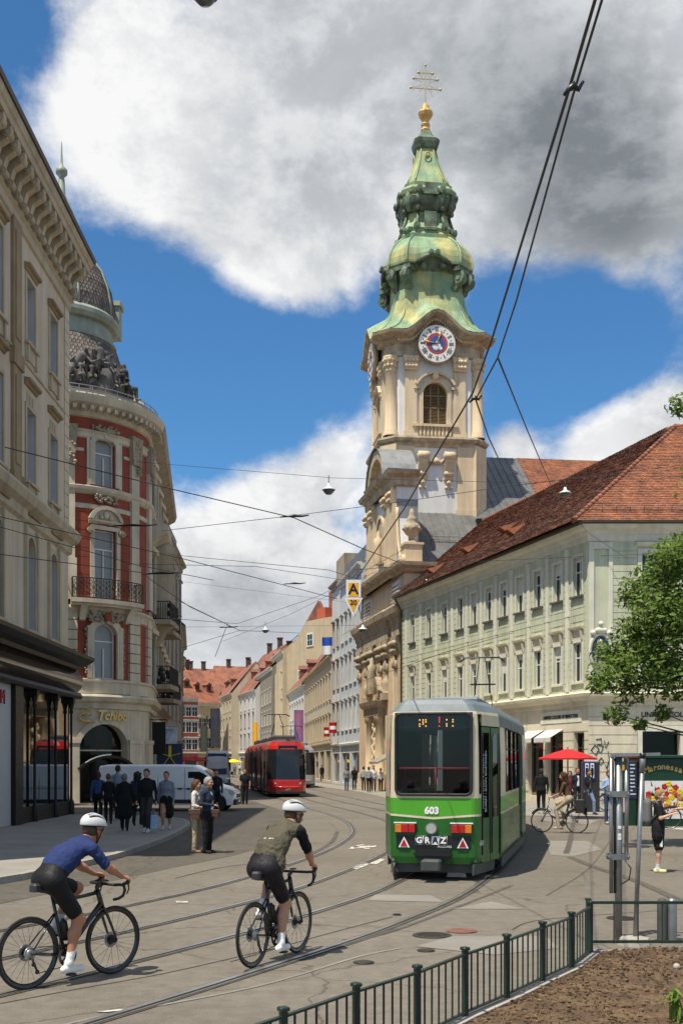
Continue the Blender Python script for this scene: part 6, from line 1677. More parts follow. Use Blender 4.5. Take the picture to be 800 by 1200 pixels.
def modern_tram(label, p, d, ln, red):
 """low-floor tram coming towards us; local x points to its front"""
 h = math.atan2(-d.y, -d.x)
 root = thing('low_floor_tram', label, 'tram', (p.x, p.y, 0), h, 'modern trams in the street')
 body = 'tram_red' if red else 'tram_silver'; W = 1.15
 levels = [(.22, 0), (.35, 0), (.95, 0), (1.05, 0), (2.45, .02), (2.85, .04), (3.05, .10), (3.3, .28), (3.42, .5)]
 def nose(z):                                     # the front leans back as it rises
  return -.02 - .10 * max(0, (z - 1.0)) - .06 * max(0, z - 2.4) - (.14 * max(0, .5 - z))
 pl_ = [(-ln, 0), (-.9, 0), (-.45, .08), (-.18, .24), (-.04, .5), (0, .8)]
 vs = []; rows = []
 for z, ins in levels:
  row = []
  for x, c in pl_: row.append((x + (nose(z) if x > -.6 else 0), -(W - c * .9 - ins), z))
  row += [(x, -y, z) for x, y, z in reversed(row)]
  rows.append(row)
 mb = MB(); n = len(rows[0])
 for j in range(len(rows) - 1):
  zm = (levels[j][0] + levels[j + 1][0]) / 2
  for i in range(n - 1):
   front = 2 <= i <= n - 4
   m = 0
   if zm < .33: m = 2
   elif 1.0 < zm < 2.83: m = 1 if (front and zm > 1.04) or zm > 1.04 else 0
   elif zm > 3.2: m = 3
   if 1.04 > zm > .97: m = 0
   mb.add([rows[j][i], rows[j][i + 1], rows[j + 1][i + 1], rows[j + 1][i]], [(0, 1, 2, 3)], m, front)
 mb.add(rows[-1], [tuple(range(n))], 3)
 b = mb.build('body', [body if red else 'tram_silver', 'pane', 'tram_skirt', 'tram_grey' if red else 'tram_silver'], root)
 for s in (-1, 1):                                # pillars, doors and joints along the side
  x = -1.6; k = 0
  while x > -ln + .4:
   mb = MB(); wd = .5 if k % 3 == 0 else .16
   mb.box(x - wd / 2, x + wd / 2, s * (W - .005) - .02, s * (W - .005) + .02, .5, 2.84); mb.build('pillar', 'tram_grey' if red else body, root); x -= 1.45; k += 1
  for x in (-ln * .26, -ln * .42, -ln * .62, -ln * .78):
   mb = MB(); mb.box(x - .28, x + .28, s * (W + .004) - .03, s * (W + .004) + .03, .24, 3.1); mb.build('bellows', 'rubber', root)
  for x in (-ln * .15, -ln * .5, -ln * .85):
   mb = MB(); mb.box(x - .62, x + .62, s * W - .02, s * W + .035, .3, 2.75); dr = mb.build('door', 'tram_grey' if red else body, root)
   for e in (-.31, .31): mb = MB(); mb.box(x + e - .24, x + e + .24, s * W + s * .02 - .02, s * W + s * .02 + .02, .7, 2.6); mb.build('door_glass', 'pane', dr)
  mb = MB(); mb.cbox(-.16, -.06, s * .62 - .18, s * .62 + .18, .78, .88, .02); mb.build('headlamp', 'lamp_clear', root)
  mb = MB(); mb.box(-.9, -.8, s * (W + .18) - .06, s * (W + .18) + .06, 1.7, 2.1); mb.bar((-.85, s * W, 2.1), (-.85, s * (W + .18), 2.05), .03); mb.build('mirror', 'rubber', root)
 mb = MB(); mb.box(-.3, -.24, -.55, .55, 2.86, 3.06); mb.build('destination_sign', 'plain_black', root)
 mb = MB(); mb.tube([(-.07, -.8, .62), (.02, -.35, .6), (.02, .35, .6), (-.07, .8, .62)], .06, 8); mb.build('bumper', body, root)
 text(root, '209', .22, .003, 'plain_white', (.035, 0, .50), (R(90), 0, R(90)), name='fleet_number')
 mb = MB(); mb.tube([(-.3, -.05, 1.1), (-.36, .25, 1.8)], .018, 5); mb.build('wiper', 'rubber', root)
 for x, l in ((-2.5, 3.0), (-9, 4), (-17, 4.5)):
  if x - l > -ln: mb = MB(); mb.cbox(x - l, x, -.7, .7, 3.4, 3.72, .08); mb.build('roof_box', 'tram_grey' if red else 'tram_roof', root)
 mb = MB(); xp = -8.0
 if ln > 10:
  for s in (-1, 1): mb.tube([(xp, s * .4, 3.75), (xp + 1.2, s * .3, 4.4), (xp, s * .15, 5.2)], .03, 6); mb.tube([(xp + s * .15, -.85, 5.1), (xp + s * .15, -.6, 5.22), (xp + s * .15, .6, 5.22), (xp + s * .15, .85, 5.1)], .025, 6)
  mb.build('pantograph', 'black_metal', root)
 for x in (-3, -ln * .5, -ln + 3):
  mb = MB(); mb.box(x - 1, x + 1, -.9, .9, .06, .3); mb.build('bogie', 'rubber', root)
 return root
p_, d_ = track_point(.72, 65.2); modern_tram('bright red low floor tram coming out of the narrow street', p_, d_, 27, True)
p_, d_ = track_point(3.52, 88.5); modern_tram('silver grey low floor tram half hidden behind the red tram', p_ + Vector((.35, 0)), d_, 27, False)
# ================================================================== VANS
mat('van_white', (0.80, 0.80, 0.79), 0.25, 0.04, 1.2, coat=.5); mat('van_white_dirty', (0.52, 0.53, 0.53), 0.4, 0.1, 1.2, coat=.2); mat('seam', (0.03, 0.03, 0.03), 0.7, 0)
mat('tyre', (0.014, 0.014, 0.014), 0.75, 0.2, 8); mat('alloy', (0.40, 0.40, 0.40), 0.35, 0.1, 8, metal=.7); mat('plastic', (0.025, 0.025, 0.026), 0.55, 0.15, 8)
def wheel(parent, x, y, r, w, s):
 mb = MB(); mb.lathe([(r * .62, -w / 2), (r * .95, -w / 2), (r, -w * .3), (r, w * .3), (r * .95, w / 2), (r * .62, w / 2)], 24); mb.xf(Matrix.Translation((x, y, r)) @ Matrix.Rotation(R(90), 4, 'X')); t = mb.build('wheel', 'tyre', parent)
 mb = MB(); mb.lathe([(.01, w * .36), (r * .2, w * .38), (r * .25, w * .22), (r * .55, w * .30), (r * .64, w * .48), (r * .64, -w * .4)], 20); mb.xf(Matrix.Translation((x, y, r)) @ Matrix.Rotation(R(90) * s, 4, 'X')); mb.build('rim', 'alloy', t)
 for k in range(5):
  a = k * 1.2566; mb = MB(); mb.sphere((x + r * .42 * math.cos(a), y - s * w * .27, r + r * .42 * math.sin(a)), r * .09, 5, sc=(1, .3, 1)); mb.build('rim_hole', 'plain_black', t)
def van(label, loc, rz, ln, high, paint, tag_='delivery_van'):
 """panel van; local x to its front, y to its left"""
 root = thing(tag_, label, 'van', loc, rz)
 H = high; W = .98
 st = [(-ln + .02, .42, H - .20, .88, .80), (-ln + .05, .30, H - .06, .95, .84), (-ln + .4, .28, H, W, .86), (-2.6, .26, H, W, .86), (-1.75, .26, H - .03, W, .84), (-1.35, .26, H - .22, W, .78), (-.98, .26, H * .72, W, .80), (-.72, .26, 1.12, W, .82), (-.35, .26, 1.02, .95, .80), (-.1, .27, .88, .86, .72), (0.0, .30, .70, .76, .66)]
 mb = MB(); rows = []
 for x, zb, zt, w, wt in st:
  zm = min(zt - .12, 1.08 if zt > 1.2 else zt - .12)
  r_ = [(-w * .97, zb), (-w, zb + .25), (-w * .99, zm), (-wt, zt - .07), (-wt + .14, zt), (0, zt + .015)]
  r_ = r_ + [(-y, z) for y, z in reversed(r_[:-1])]
  rows.append([(x, y, z) for y, z in r_])
 n = len(rows[0])
 for a, b in zip(rows, rows[1:]):
  for i in range(n - 1): mb.add([a[i], a[i + 1], b[i + 1], b[i]], [(0, 3, 2, 1)], 0, True)
 mb.add(rows[0], [tuple(reversed(range(n)))]); mb.add(rows[-1], [tuple(range(n))])
 mb.build('body', paint, root)
 # windscreen and side windows
 def sidey(z): return W * .99 + (z - 1.08) / max(.2, H - 1.08) * (.85 - W) + .006
 mb = MB(); mb.add([(-.70, -.74, 1.15), (-.70, .74, 1.15), (-1.33, .70, H - .24), (-1.33, -.70, H - .24)], [(0, 1, 2, 3)]); mb.xf(Matrix.Translation((.025, 0, .03))); mb.build('windscreen', 'pane', root)
 for s in (-1, 1):
  mb = MB(); P = [(-1.02, 1.14), (-2.02, 1.14), (-2.02, H - .30), (-1.52, H - .30), (-1.22, H - .46)]
  mb.add([(x, s * (sidey(z) - .012), z) for x, z in P], [tuple(range(5)) if s > 0 else tuple(reversed(range(5)))]); mb.build('side_window', 'pane', root)
  for x in (-2.15, -3.3 if ln > 4.5 else -2.9, -ln + 1.0):
   mb = MB(); mb.tube([(x, s * (W + .001), .45), (x, s * sidey(1.08) * 1.0, 1.08), (x, s * (sidey(H - .1) - .012), H - .1)], .009, 4); mb.build('door_seam', 'seam', root)
  mb = MB(); mb.tube([(-ln + .3, s * (W + .002), .98), (-.9, s * (W + .002), .98)], .007, 4); mb.build('body_crease', 'seam', root)
  for x in (-1.98, -2.35): mb = MB(); mb.cbox(x - .09, x + .09, s * (W + .005) - .02, s * (W + .005) + .02, .92, .99, .008); mb.build('door_handle', 'plastic', root)
  mb = MB(); mb.box(-ln + .9, -1.3, s * (W - .005) - .012, s * (W - .005) + .014, .34, .50); mb.build('side_strip', 'plastic' if high < 2.3 else paint, root)
  mb = MB(); mb.cbox(-1.12, -.98, s * (W + .12) - .09, s * (W + .12) + .09, 1.1, 1.36, .03); mb.build('mirror', 'plastic', root)
  for x in (-.78, -ln + 1.0):
   wheel(root, x, s * (W - .11), .335, .21, s)
   mb = MB(); mb.tube([(x + .40 * math.cos(t * .3), s * (W + .004), .335 + .40 * math.sin(t * .3)) for t in range(-1, 12)], .026, 5); mb.build('wheel_arch', 'plastic', root)
   mb = MB(); mb.tube([(x, s * (W - .02), .36), (x, s * (W + .003), .36)], .385, 20); mb.build('wheel_well', 'plain_black', root)
  mb = MB(); mb.prism([(-.55, .80), (-.06, .70), (-.03, .78), (-.12, .90), (-.5, .99)], s * .80 - .12, s * .80 + .13, 'xz'); mb.build('headlamp', 'lamp_clear', root)
  mb = MB(); mb.box(-ln - .0, -ln + .1, s * .86 - .07, s * .86 + .07, .75, 1.35); mb.build('tail_lamp', 'lamp_red', root)
 mb = MB(); mb.cbox(-.16, .04, -.84, .84, .26, .52, .05); mb.build('bumper', 'plastic', root)
 mb = MB(); mb.box(-.04, .035, -.5, .5, .56, .72); mb.build('grille', 'plastic', root)
 mb = MB(); mb.box(.04, .05, -.26, .26, .36, .47); mb.build('number_plate', 'plain_white', root)
 return root
van('long white panel van crossing out of the side street', (-4.45, 47.9, 0), R(-3), 5.9, 1.98, 'van_white')
van('high roofed white transporter facing the tram stop by the kerb', (-9.35, 83.5, 0), R(-84), 5.6, 2.95, 'van_white_dirty', 'transporter')
# ================================================================== BODIES (signed-distance surfaces)
def cap(a, b, ra, rb, m, k=.02, flat=None): return ('c', np.array(a, float), np.array(b, float), ra, rb, m, k, flat)
def ell(c, r, m, k=.02, rot=None): return ('e', np.array(c, float), np.array(r, float), rot, None, m, k, None)
def surface(prims, res, cuts=(), subs=()):
 """one continuous surface round all primitives; returns verts, quads, material index per quad"""
 lo = np.full(3, 1e9); hi = -lo
 for p in prims:
  if p[0] == 'c':
   r = max(p[3], p[4]) + .02; lo = np.minimum(lo, np.minimum(p[1], p[2]) - r); hi = np.maximum(hi, np.maximum(p[1], p[2]) + r)
  else:
   r = p[2].max() + .02; lo = np.minimum(lo, p[1] - r); hi = np.maximum(hi, p[1] + r)
 lo -= 3 * res; hi += 3 * res
 n = np.ceil((hi - lo) / res).astype(int) + 1
 G = np.full(n, .3, np.float32); I = np.zeros(n, np.int8)
 ax = [lo[i] + res * np.arange(n[i]) for i in range(3)]
 def dist(p, sl):
  X = np.meshgrid(ax[0][sl[0]], ax[1][sl[1]], ax[2][sl[2]], indexing='ij')
  P = np.stack(X, -1).astype(np.float32)
  if p[0] == 'c':
   a, b, ra, rb, fl = p[1], p[2], p[3], p[4], p[7]
   q = P - a; d = b - a; s = 1.0
   if fl is not None:
    e, f = np.array(fl[0], float), fl[1]
    q = q + ((q @ e) * (1 / f - 1))[..., None] * e; d = d + (d @ e) * (1 / f - 1) * e; s = (f + 1) / 2
   t = np.clip((q @ d) / max(d @ d, 1e-9), 0, 1)
   return (np.linalg.norm(q - t[..., None] * d, axis=-1) - (ra + (rb - ra) * t)) * s
  q = P - p[1]
  if p[3] is not None: q = q @ np.array(p[3], float)
  k0 = np.linalg.norm(q / p[2], axis=-1); k1 = np.linalg.norm(q / p[2] ** 2, axis=-1)
  return k0 * (k0 - 1) / np.maximum(k1, 1e-6)
 def block(p, pad):
  if p[0] == 'c': r = max(p[3], p[4]); a, b = np.minimum(p[1], p[2]) - r - pad, np.maximum(p[1], p[2]) + r + pad
  else: r = p[2].max(); a, b = p[1] - r - pad, p[1] + r + pad
  i0 = np.maximum(0, np.floor((a - lo) / res).astype(int)); i1 = np.minimum(n, np.ceil((b - lo) / res).astype(int) + 1)
  return tuple(slice(int(u), int(v)) for u, v in zip(i0, i1))
 for p in prims:
  k = p[6]; sl = block(p, k + 3 * res); d = dist(p, sl); g = G[sl]
  I[sl] = np.where(d < g, p[5], I[sl])
  h = np.maximum(k - np.abs(d - g), 0) / k
  G[sl] = np.minimum(d, g) - h * h * k * .25
 for p in subs:
  sl = block(p, 3 * res); d = dist(p, sl); G[sl] = np.maximum(G[sl], -d)
 if cuts:
  X = np.stack(np.meshgrid(*ax, indexing='ij'), -1)
  for c, nn in cuts: G = np.maximum(G, -((X - np.array(c)) @ np.array(nn, float)))
 S = G < 0
 cells = tuple(x - 1 for x in n)
 cnt = np.zeros(cells, np.float32); acc = np.zeros(cells + (3,), np.float32)
 offs = [(0, 0, 0), (1, 0, 0), (0, 1, 0), (1, 1, 0), (0, 0, 1), (1, 0, 1), (0, 1, 1), (1, 1, 1)]
 def sub(A, o): return A[o[0]:o[0] + cells[0], o[1]:o[1] + cells[1], o[2]:o[2] + cells[2]]
 for i, a in enumerate(offs):
  for b in offs[i + 1:]:
   if sum(abs(x - y) for x, y in zip(a, b)) != 1: continue
   ga, gb = sub(G, a), sub(G, b); c = (ga < 0) != (gb < 0)
   t = np.where(c, ga / np.where(c, ga - gb, 1), 0)
   for q in range(3): acc[..., q] += np.where(c, a[q] + t * (b[q] - a[q]), 0)
   cnt += c
 act = cnt > 0; idx = np.full(cells, -1, np.int64); ids = np.argwhere(act); idx[act] = np.arange(len(ids))
 V = lo + res * (ids + acc[act] / cnt[act][:, None])
 mi = I[:-1, :-1, :-1][act]
 Q = []
 for axis in range(3):
  sl0 = [slice(None)] * 3; sl1 = [slice(None)] * 3; sl0[axis] = slice(0, -1); sl1[axis] = slice(1, None)
  a, b = S[tuple(sl0)], S[tuple(sl1)]; e = np.argwhere(a != b)
  if not len(e): continue
  u, v = [(1, 2), (2, 0), (0, 1)][axis]
  e = e[(e[:, u] > 0) & (e[:, v] > 0) & (e[:, u] < cells[u]) & (e[:, v] < cells[v])]
  f = a[tuple(e.T)]
  def cell(du, dv): w = e.copy(); w[:, u] -= du; w[:, v] -= dv; return idx[tuple(w.T)]
  q = np.stack([cell(1, 1), cell(0, 1), cell(0, 0), cell(1, 0)], 1)
  q[~f] = q[~f][:, ::-1]; Q.append(q)
 Q = np.concatenate(Q); Q = Q[(Q >= 0).all(1)]
 return V, Q, mi[Q[:, 0]]
def flesh(name, prims, res, mats, parent=None, cuts=(), subs=(), loc=(0, 0, 0), rot=(0, 0, 0), grit=0.0, fold=(1, 2, 6)):
 V, Q, mi = surface(prims, res, cuts, subs)
 me = bpy.data.meshes.new(name)
 me.vertices.add(len(V)); me.vertices.foreach_set('co', V.astype(np.float32).ravel())
 me.loops.add(Q.size); me.loops.foreach_set('vertex_index', Q.astype(np.int32).ravel())
 me.polygons.add(len(Q)); me.polygons.foreach_set('loop_start', np.arange(0, Q.size, 4, dtype=np.int32)); me.polygons.foreach_set('loop_total', np.full(len(Q), 4, np.int32))
 for m in mats: me.materials.append(M[m] if isinstance(m, str) else m)
 me.polygons.foreach_set('material_index', mi.astype(np.int32)); me.polygons.foreach_set('use_smooth', np.ones(len(Q), bool))
 me.update(); me.validate()
 if grit:
  nr = np.zeros(len(V) * 3); me.vertices.foreach_get('normal', nr); nr = nr.reshape(-1, 3); soft = np.zeros(len(V), bool); soft[Q[np.isin(mi, fold)].ravel()] = True
  for i in np.nonzero(soft)[0]:
   p = Vector(V[i]); q = mnoise.noise(Vector((p.x * 16 + p.z * 6, p.y * 9, p.z * 14 - p.x * 8))); V[i] += nr[i] * grit * (.5 - 2.2 * abs(q) + .5 * mnoise.noise(p * 45))
  me.vertices.foreach_set('co', V.astype(np.float32).ravel()); me.update()
 return link(name, me, parent, loc, rot)
CLOTH = {}
def cloth(c, rough=.85, sheen=False):
 key = tuple(round(x, 3) for x in c) + (rough,)
 if key not in CLOTH: CLOTH[key] = mat('cloth_%d' % len(CLOTH), c, rough, .16, 9.0, .35, 28, spec=.25)
 return CLOTH[key]
mat('skin', (0.46, 0.235, 0.145), 0.55, 0.10, 9, 0.05, 60, spec=.4); mat('skin_tan', (0.40, 0.185, 0.10), 0.5, 0.10, 9, 0.05, 60, spec=.45)
mat('skin_pale', (0.55, 0.32, 0.22), 0.55, 0.08, 9, 0.05, 60, spec=.4)
mat('eye', (0.02, 0.015, 0.012), 0.2, 0)
mat('lips', (0.30, 0.09, 0.07), 0.5, 0.1, 9)
V3 = lambda *a: np.array(a, float)
def head_prims(c, fwd, up, m, lips, eye, k=1.0):
 """skull, jaw, nose, brow, ears, eyes and mouth; c = skull centre"""
 fwd = fwd / np.linalg.norm(fwd); left = np.cross(up, fwd); left /= np.linalg.norm(left); up = np.cross(fwd, left)
 B = np.stack([fwd, left, up], 1)
 P = lambda x, y, z: c + (fwd * x + left * y + up * z) * k
 pr = [ell(P(-.008, 0, .025), V3(.098, .076, .098) * k, m, .01, B), ell(P(.028, 0, -.045), V3(.066, .060, .078) * k, m, .03 * k, B),
   ell(P(.06, 0, -.095), V3(.026, .03, .024) * k, m, .03 * k, B), cap(P(.088, 0, .015), P(.112, 0, -.028), .010 * k, .014 * k, m, .012),
   cap(P(.082, -.042, .03), P(.082, .042, .03), .013 * k, .013 * k, m, .016)]
 for s in (-1, 1):
  pr += [ell(P(-.008, s * .078, -.015), V3(.018, .009, .031) * k, m, .006, B), ell(P(.084, s * .032, .008), V3(.010, .013, .007) * k, eye, .002, B), ell(P(.062, s * .045, -.03), V3(.03, .024, .026) * k, m, .02, B)]
 pr += [cap(P(.087, -.021, -.064), P(.087, .021, -.064), .007 * k, .007 * k, lips, .003)]
 return pr, P, B
def hand_prims(w, d, palm, m, curl=.5, k=1.0, side=1, fine=True):
 """hand at wrist w pointing along d; palm = direction the palm faces"""
 d = d / np.linalg.norm(d); palm = palm - d * (palm @ d); palm /= np.linalg.norm(palm); s = np.cross(d, palm) * side
 Mx = w + d * .085 * k
 pr = [cap(w, w + d * .075 * k, .023 * k, .030 * k, m, .015, (palm, .6))]
 if not fine: return pr + [cap(Mx, Mx + (d * (1 - curl) + palm * curl) * .06 * k, .03 * k, .024 * k, m, .015)]
 for i, (o, L_) in enumerate(((-.030, .068), (-.010, .078), (.011, .072), (.030, .056))):
  a = Mx + s * o * k - d * .01 * k; t = 0.0; L_ *= k
  for q in range(3):
   t += curl * 1.0; e = (d * math.cos(t) + palm * math.sin(t)) * L_ * (.45, .32, .26)[q]
   pr.append(cap(a, a + e, .0095 * k * (1 - .08 * q), .009 * k * (1 - .1 * q), m, .005)); a = a + e
 a = w + d * .03 * k - s * .028 * k; b = a + (d * .6 - s * .55 + palm * .35) * .042 * k; c = b + (d * .8 - s * .05 + palm * (.3 + curl * .5)) * .034 * k
 pr += [cap(a, b, .012 * k, .0105 * k, m, .008), cap(b, c, .0105 * k, .009 * k, m, .004)]
 return pr
def person(label, loc, face, H=1.75, top=(.1, .1, .1), bottom=(.03, .03, .035), shoes=(.02, .02, .02), hair=(.03, .02, .012), style='short', skin='skin', sleeves='long', legs='long',
   walk=0.0, armL=None, armR=None, coat=0.0, build=1.0, res=.016, look=None, under=None, lean=0.0, group='pedestrians on the square', name='person', socks=None, flip=1, heel=0.0, cuffs=None):
 """one figure; local +x is forward. walk = half stride; arms = (elbow, wrist) offsets from the shoulder"""
 k = H / 1.75; b = build
 root = thing(name, label, 'person', loc, face, group)
 mats = [skin, cloth(top), cloth(bottom), cloth(shoes), 'eye', 'lips', cloth(under or top), cloth(socks or (.6, .6, .6))]
 SK, TP, BT, SH, EY, LP, UN, SO = range(8)
 J = lambda x, y, z: V3(x, y, z) * k
 pel = J(0, 0, .96); chest = J(.02 + lean * .3, 0, 1.24); shz = J(.0 + lean * .5, 0, 1.43)
 pr = []
 X_ = V3(1, 0, 0)
 pr += [cap(pel, chest, .150 * b * k, .158 * b * k, TP, .05, (X_, .66)), cap(chest, shz - J(0, 0, .05), .160 * b * k, .130 * b * k, TP, .05, (X_, .64)), cap(shz + J(0, -.12, -.03), shz + J(0, .12, -.03), .062 * k, .062 * k, TP, .05)]
 pr += [cap(J(-.01, -.05, .93), J(-.01, .05, .93), .118 * b * k, .118 * b * k, BT, .04, (X_, .85))]
 if under: pr += [cap(J(.10 * b, 0, 1.02), J(.085, 0, 1.38), .055 * k, .045 * k, UN, .01)]
 # legs
 for s, ph in ((1, flip), (-1, -flip)):
  w = walk * ph; hip = J(0, s * .088, .92)
  if w > 0: kn = J(.12 + w * .45, s * .09, .52); an = J(w, s * .085, .095 + .02); tl = J(w + .03, s * .085, .1)
  elif w < 0: kn = J(.06 + w * .3, s * .09, .50); an = J(w, s * .085, .15); 
  else: kn = J(.015, s * .088, .50); an = J(-.012, s * .085, .085)
  th, kr, ar = .085 * b * k, .058 * b * k, .042 * k
  lm = BT
  if legs == 'long':
   pr += [cap(hip, kn, th, kr * 1.08, BT, .03), cap(kn, an + J(0, 0, .0), kr * 1.08, .056 * k, BT, .02)]
  elif legs in ('shorts', 'skirt', 'dress'):
   pr += [cap(hip, kn, th * .93, kr * .95, SK if legs != 'shorts' else SK, .02), cap(kn, kn + (an - kn) * .35, kr * .95, .053 * k, SK, .02), cap(kn + (an - kn) * .3, an, .053 * k, .036 * k, SK, .02)]
   if legs == 'shorts': pr += [cap(hip, hip + (kn - hip) * .85, th * 1.12, th * 1.12, BT, .03)]
  elif legs == 'tights': pr += [cap(hip, kn, th * .95, kr * .95, BT, .02), cap(kn, kn + (an - kn) * .3, kr * .95, .05 * k, BT, .02), cap(kn + (an - kn) * .3, an, .05 * k, .036 * k, BT, .02)]
  if socks: pr += [cap(an + (kn - an) * .28, an, .042 * k, .04 * k, SO, .01)]
  fd = V3(1, 0, 0) if w >= 0 else V3(.8, 0, -.6)
  toe = an + fd * .145 * k; heel_ = an - fd * .045 * k
  if w >= 0: toe[2] = .040 * k; heel_[2] = .042 * k + (.03 * k if w > 0 else 0)
  else: heel_[2] = an[2] - .02 * k; toe[2] = .035 * k
  pr += [cap(heel_, toe, .040 * k, .038 * k, SH, .02, (V3(0, 1, 0), .92)), cap(an, heel_ * .5 + toe * .5, .040 * k, .034 * k, SH, .02)]
  if heel: pr += [cap(heel_, heel_ - V3(0, 0, .04 * k), .02, .018, SH, .01)]
 if legs in ('skirt', 'dress'):
  for s in (-1, 1): pr += [cap(J(0, s * .05, .95), J(.0 + .02, s * .09, .58 if legs == 'skirt' else .50), .12 * b * k, .135 * b * k, BT, .08)]
 if coat:
  for s in (-1, 1): pr += [cap(J(0, s * .06, 1.0), J(-.01, s * .09, .95 - coat), .135 * b * k, .135 * b * k, TP, .06, (X_, .85))]
 # arms
 for s, arm in ((1, armL), (-1, armR)):
  sh = shz + J(0, s * .175 * b, -.035)
  if arm is None:
   sw = -walk * flip * s * .7
   arm = ((-.02 + sw * .3, .05, -.27), (.03 + sw, .055, -.51))
  el = sh + J(arm[0][0], s * arm[0][1], arm[0][2]); wr = sh + J(arm[1][0], s * arm[1][1], arm[1][2])
  pr += [cap(sh, el, .054 * b * k, .043 * k, TP, .03)]
  if sleeves == 'long': pr += [cap(el, wr, .043 * k, .034 * k, TP, .02)]
  elif sleeves == 'short': pr[-1] = cap(sh, sh + (el - sh) * .7, .058 * b * k, .054 * k, TP, .03); pr += [cap(sh + (el - sh) * .5, el, .043 * k, .038 * k, SK, .01), cap(el, wr, .038 * k, .026 * k, SK, .02)]
  else: pr += [cap(el, el + (wr - el) * .4, .044 * k, .04 * k, TP, .02), cap(el + (wr - el) * .3, wr, .035 * k, .026 * k, SK, .01)]
  dr = wr - el; pr += hand_prims(wr, dr, V3(0, -s, .15) if abs(dr[2]) > abs(dr[0]) else V3(0, -s * .3, -1), SK, .38, k, s, fine=res < .0135)
 # neck and head
 hf = V3(math.cos(look or 0), math.sin(look or 0), -.08); hc = shz + J(.035 + lean * .1, 0, .205)
 pr += [cap(shz + J(-.01, 0, -.02), hc + J(-.015, 0, -.06), .056 * k, .050 * k, SK, .03)]
 hp, P, B = head_prims(hc, hf, V3(0, 0, 1), SK, LP, EY, k); pr += hp
 # collar
 pr += [cap(shz + J(-.02, 0, -.01), shz + J(-.015, 0, .02), .064 * k, .058 * k, TP, .02)]
 body = flesh('body', pr, res, mats, root, grit=.007 if res < .0135 else 0)
 # hair
 hm = cloth(hair, .6); hr = min(res, .012)
 if style != 'bald':
  hpz = [ell(P(-.014, 0, .035), V3(.106, .086, .102) * k, 0, .01, B), ell(P(-.05, 0, -.01), V3(.068, .080, .085) * k, 0, .03, B)]
  if style in ('long', 'shoulder'): hpz += [cap(P(-.06, 0, 0), P(-.075, 0, -.17 if style == 'shoulder' else -.26), .075 * k, .06 * k, 0, .04), cap(P(-.02, .065, 0), P(-.02, .075, -.14), .035 * k, .03 * k, 0, .03), cap(P(-.02, -.065, 0), P(-.02, -.075, -.14), .035 * k, .03 * k, 0, .03)]
  if style == 'curly':
   for i in range(22): hpz.append(ell(P(-.03 + .1 * math.cos(i * 2.4) * .8, .1 * math.sin(i * 2.4), .07 - .011 * i), V3(.04, .04, .04) * k, 0, .012))
  if style in ('pony', 'bun'): hpz += [ell(P(-.115, 0, .06), V3(.045, .045, .045) * k, 0, .01)]
  if style == 'pony': hpz += [cap(P(-.13, 0, .05), P(-.15, 0, -.13), .034 * k, .018 * k, 0, .02)]
  flesh('hair', hpz, hr, [hm], root, cuts=((P(.052, 0, .052), -B[:, 0] * .82 + B[:, 2] * .57),) if style not in ('curly',) else ((P(.07, 0, .03), -B[:, 0] * .9 + B[:, 2] * .43),))
 return root
def sculpture_group():
 """figures round a shield on the cornice of the red building, one carved block"""
 pr = []; cx, cy = -14.5, 57.5
 def fig(t, r, z, lean, k, arm=1):
  c = V3(cx + r * math.sin(R(t)), cy - r * math.cos(R(t)), z); tg = V3(math.cos(R(t)), math.sin(R(t)), 0); od = V3(math.sin(R(t)), -math.cos(R(t)), 0); U = V3(0, 0, 1)
  hip = c + U * .45 * k; sh = hip + (tg * lean + U * .62) * k; hd = sh + (tg * lean * .4 + U * .27) * k
  pr.extend([cap(hip, sh, .19 * k, .21 * k, 0, .1), cap(sh, hd, .08 * k, .08 * k, 0, .05), ell(hd, V3(.13, .13, .16) * k, 0, .04)])
  for s in (-1, 1):
   kn = hip + (tg * (s * .28 - lean * .7) + od * .32 - U * .02) * k; ft = kn + (tg * -lean * .4 + od * .05 - U * .5) * k; pr.extend([cap(hip, kn, .14 * k, .10 * k, 0, .06), cap(kn, ft, .09 * k, .055 * k, 0, .05), cap(ft, ft + (od * .2) * k, .06 * k, .04 * k, 0, .04)])
   s0 = sh + tg * s * .2 * k; el_ = s0 + (tg * (s * .22 * arm) + od * .1 - U * .25) * k; hn = el_ + (tg * (lean * .6 + .1 * s) + od * .22 + U * .12 * arm) * k; pr.extend([cap(s0, el_, .08 * k, .065 * k, 0, .05), cap(el_, hn, .06 * k, .04 * k, 0, .04)])
  for q in range(4): a = hip + (tg * (.3 * q - .45) + od * .22 - U * (.1 + .1 * (q % 2))) * k; pr.append(cap(a, a + (tg * .12 - U * .4) * k, .09 * k, .05 * k, 0, .06))
 fig(20, 4.3, 20.5, .42, 1.15); fig(31, 4.2, 20.8, .2, 1.0); fig(40, 4.15, 21.1, .0, 1.05); fig(49, 4.2, 20.8, -.25, 1.0); fig(60, 4.3, 20.3, -.1, 1.1, -1)
 for t, z, a, b in ((41, 20.8, .36, .5), (41, 20.3, .26, .2)): pr.append(ell(V3(cx + 4.55 * math.sin(R(t)), cy - 4.55 * math.cos(R(t)), z), V3(a, a * .6, b), 0, .08))
 for t in range(20, 62, 4): pr.append(cap(V3(cx + 4.35 * math.sin(R(t)), cy - 4.35 * math.cos(R(t)), 20.1), V3(cx + 4.4 * math.sin(R(t + 3)), cy - 4.4 * math.cos(R(t + 3)), 20.55 + .25 * (t % 8) / 4), .2, .09, 0, .1))
 tag(flesh('sculpture_group', pr, .05, ['statue_dark']), 'dark weathered stone figures clustered round a shield on the cornice', 'sculpture')
sculpture_group()
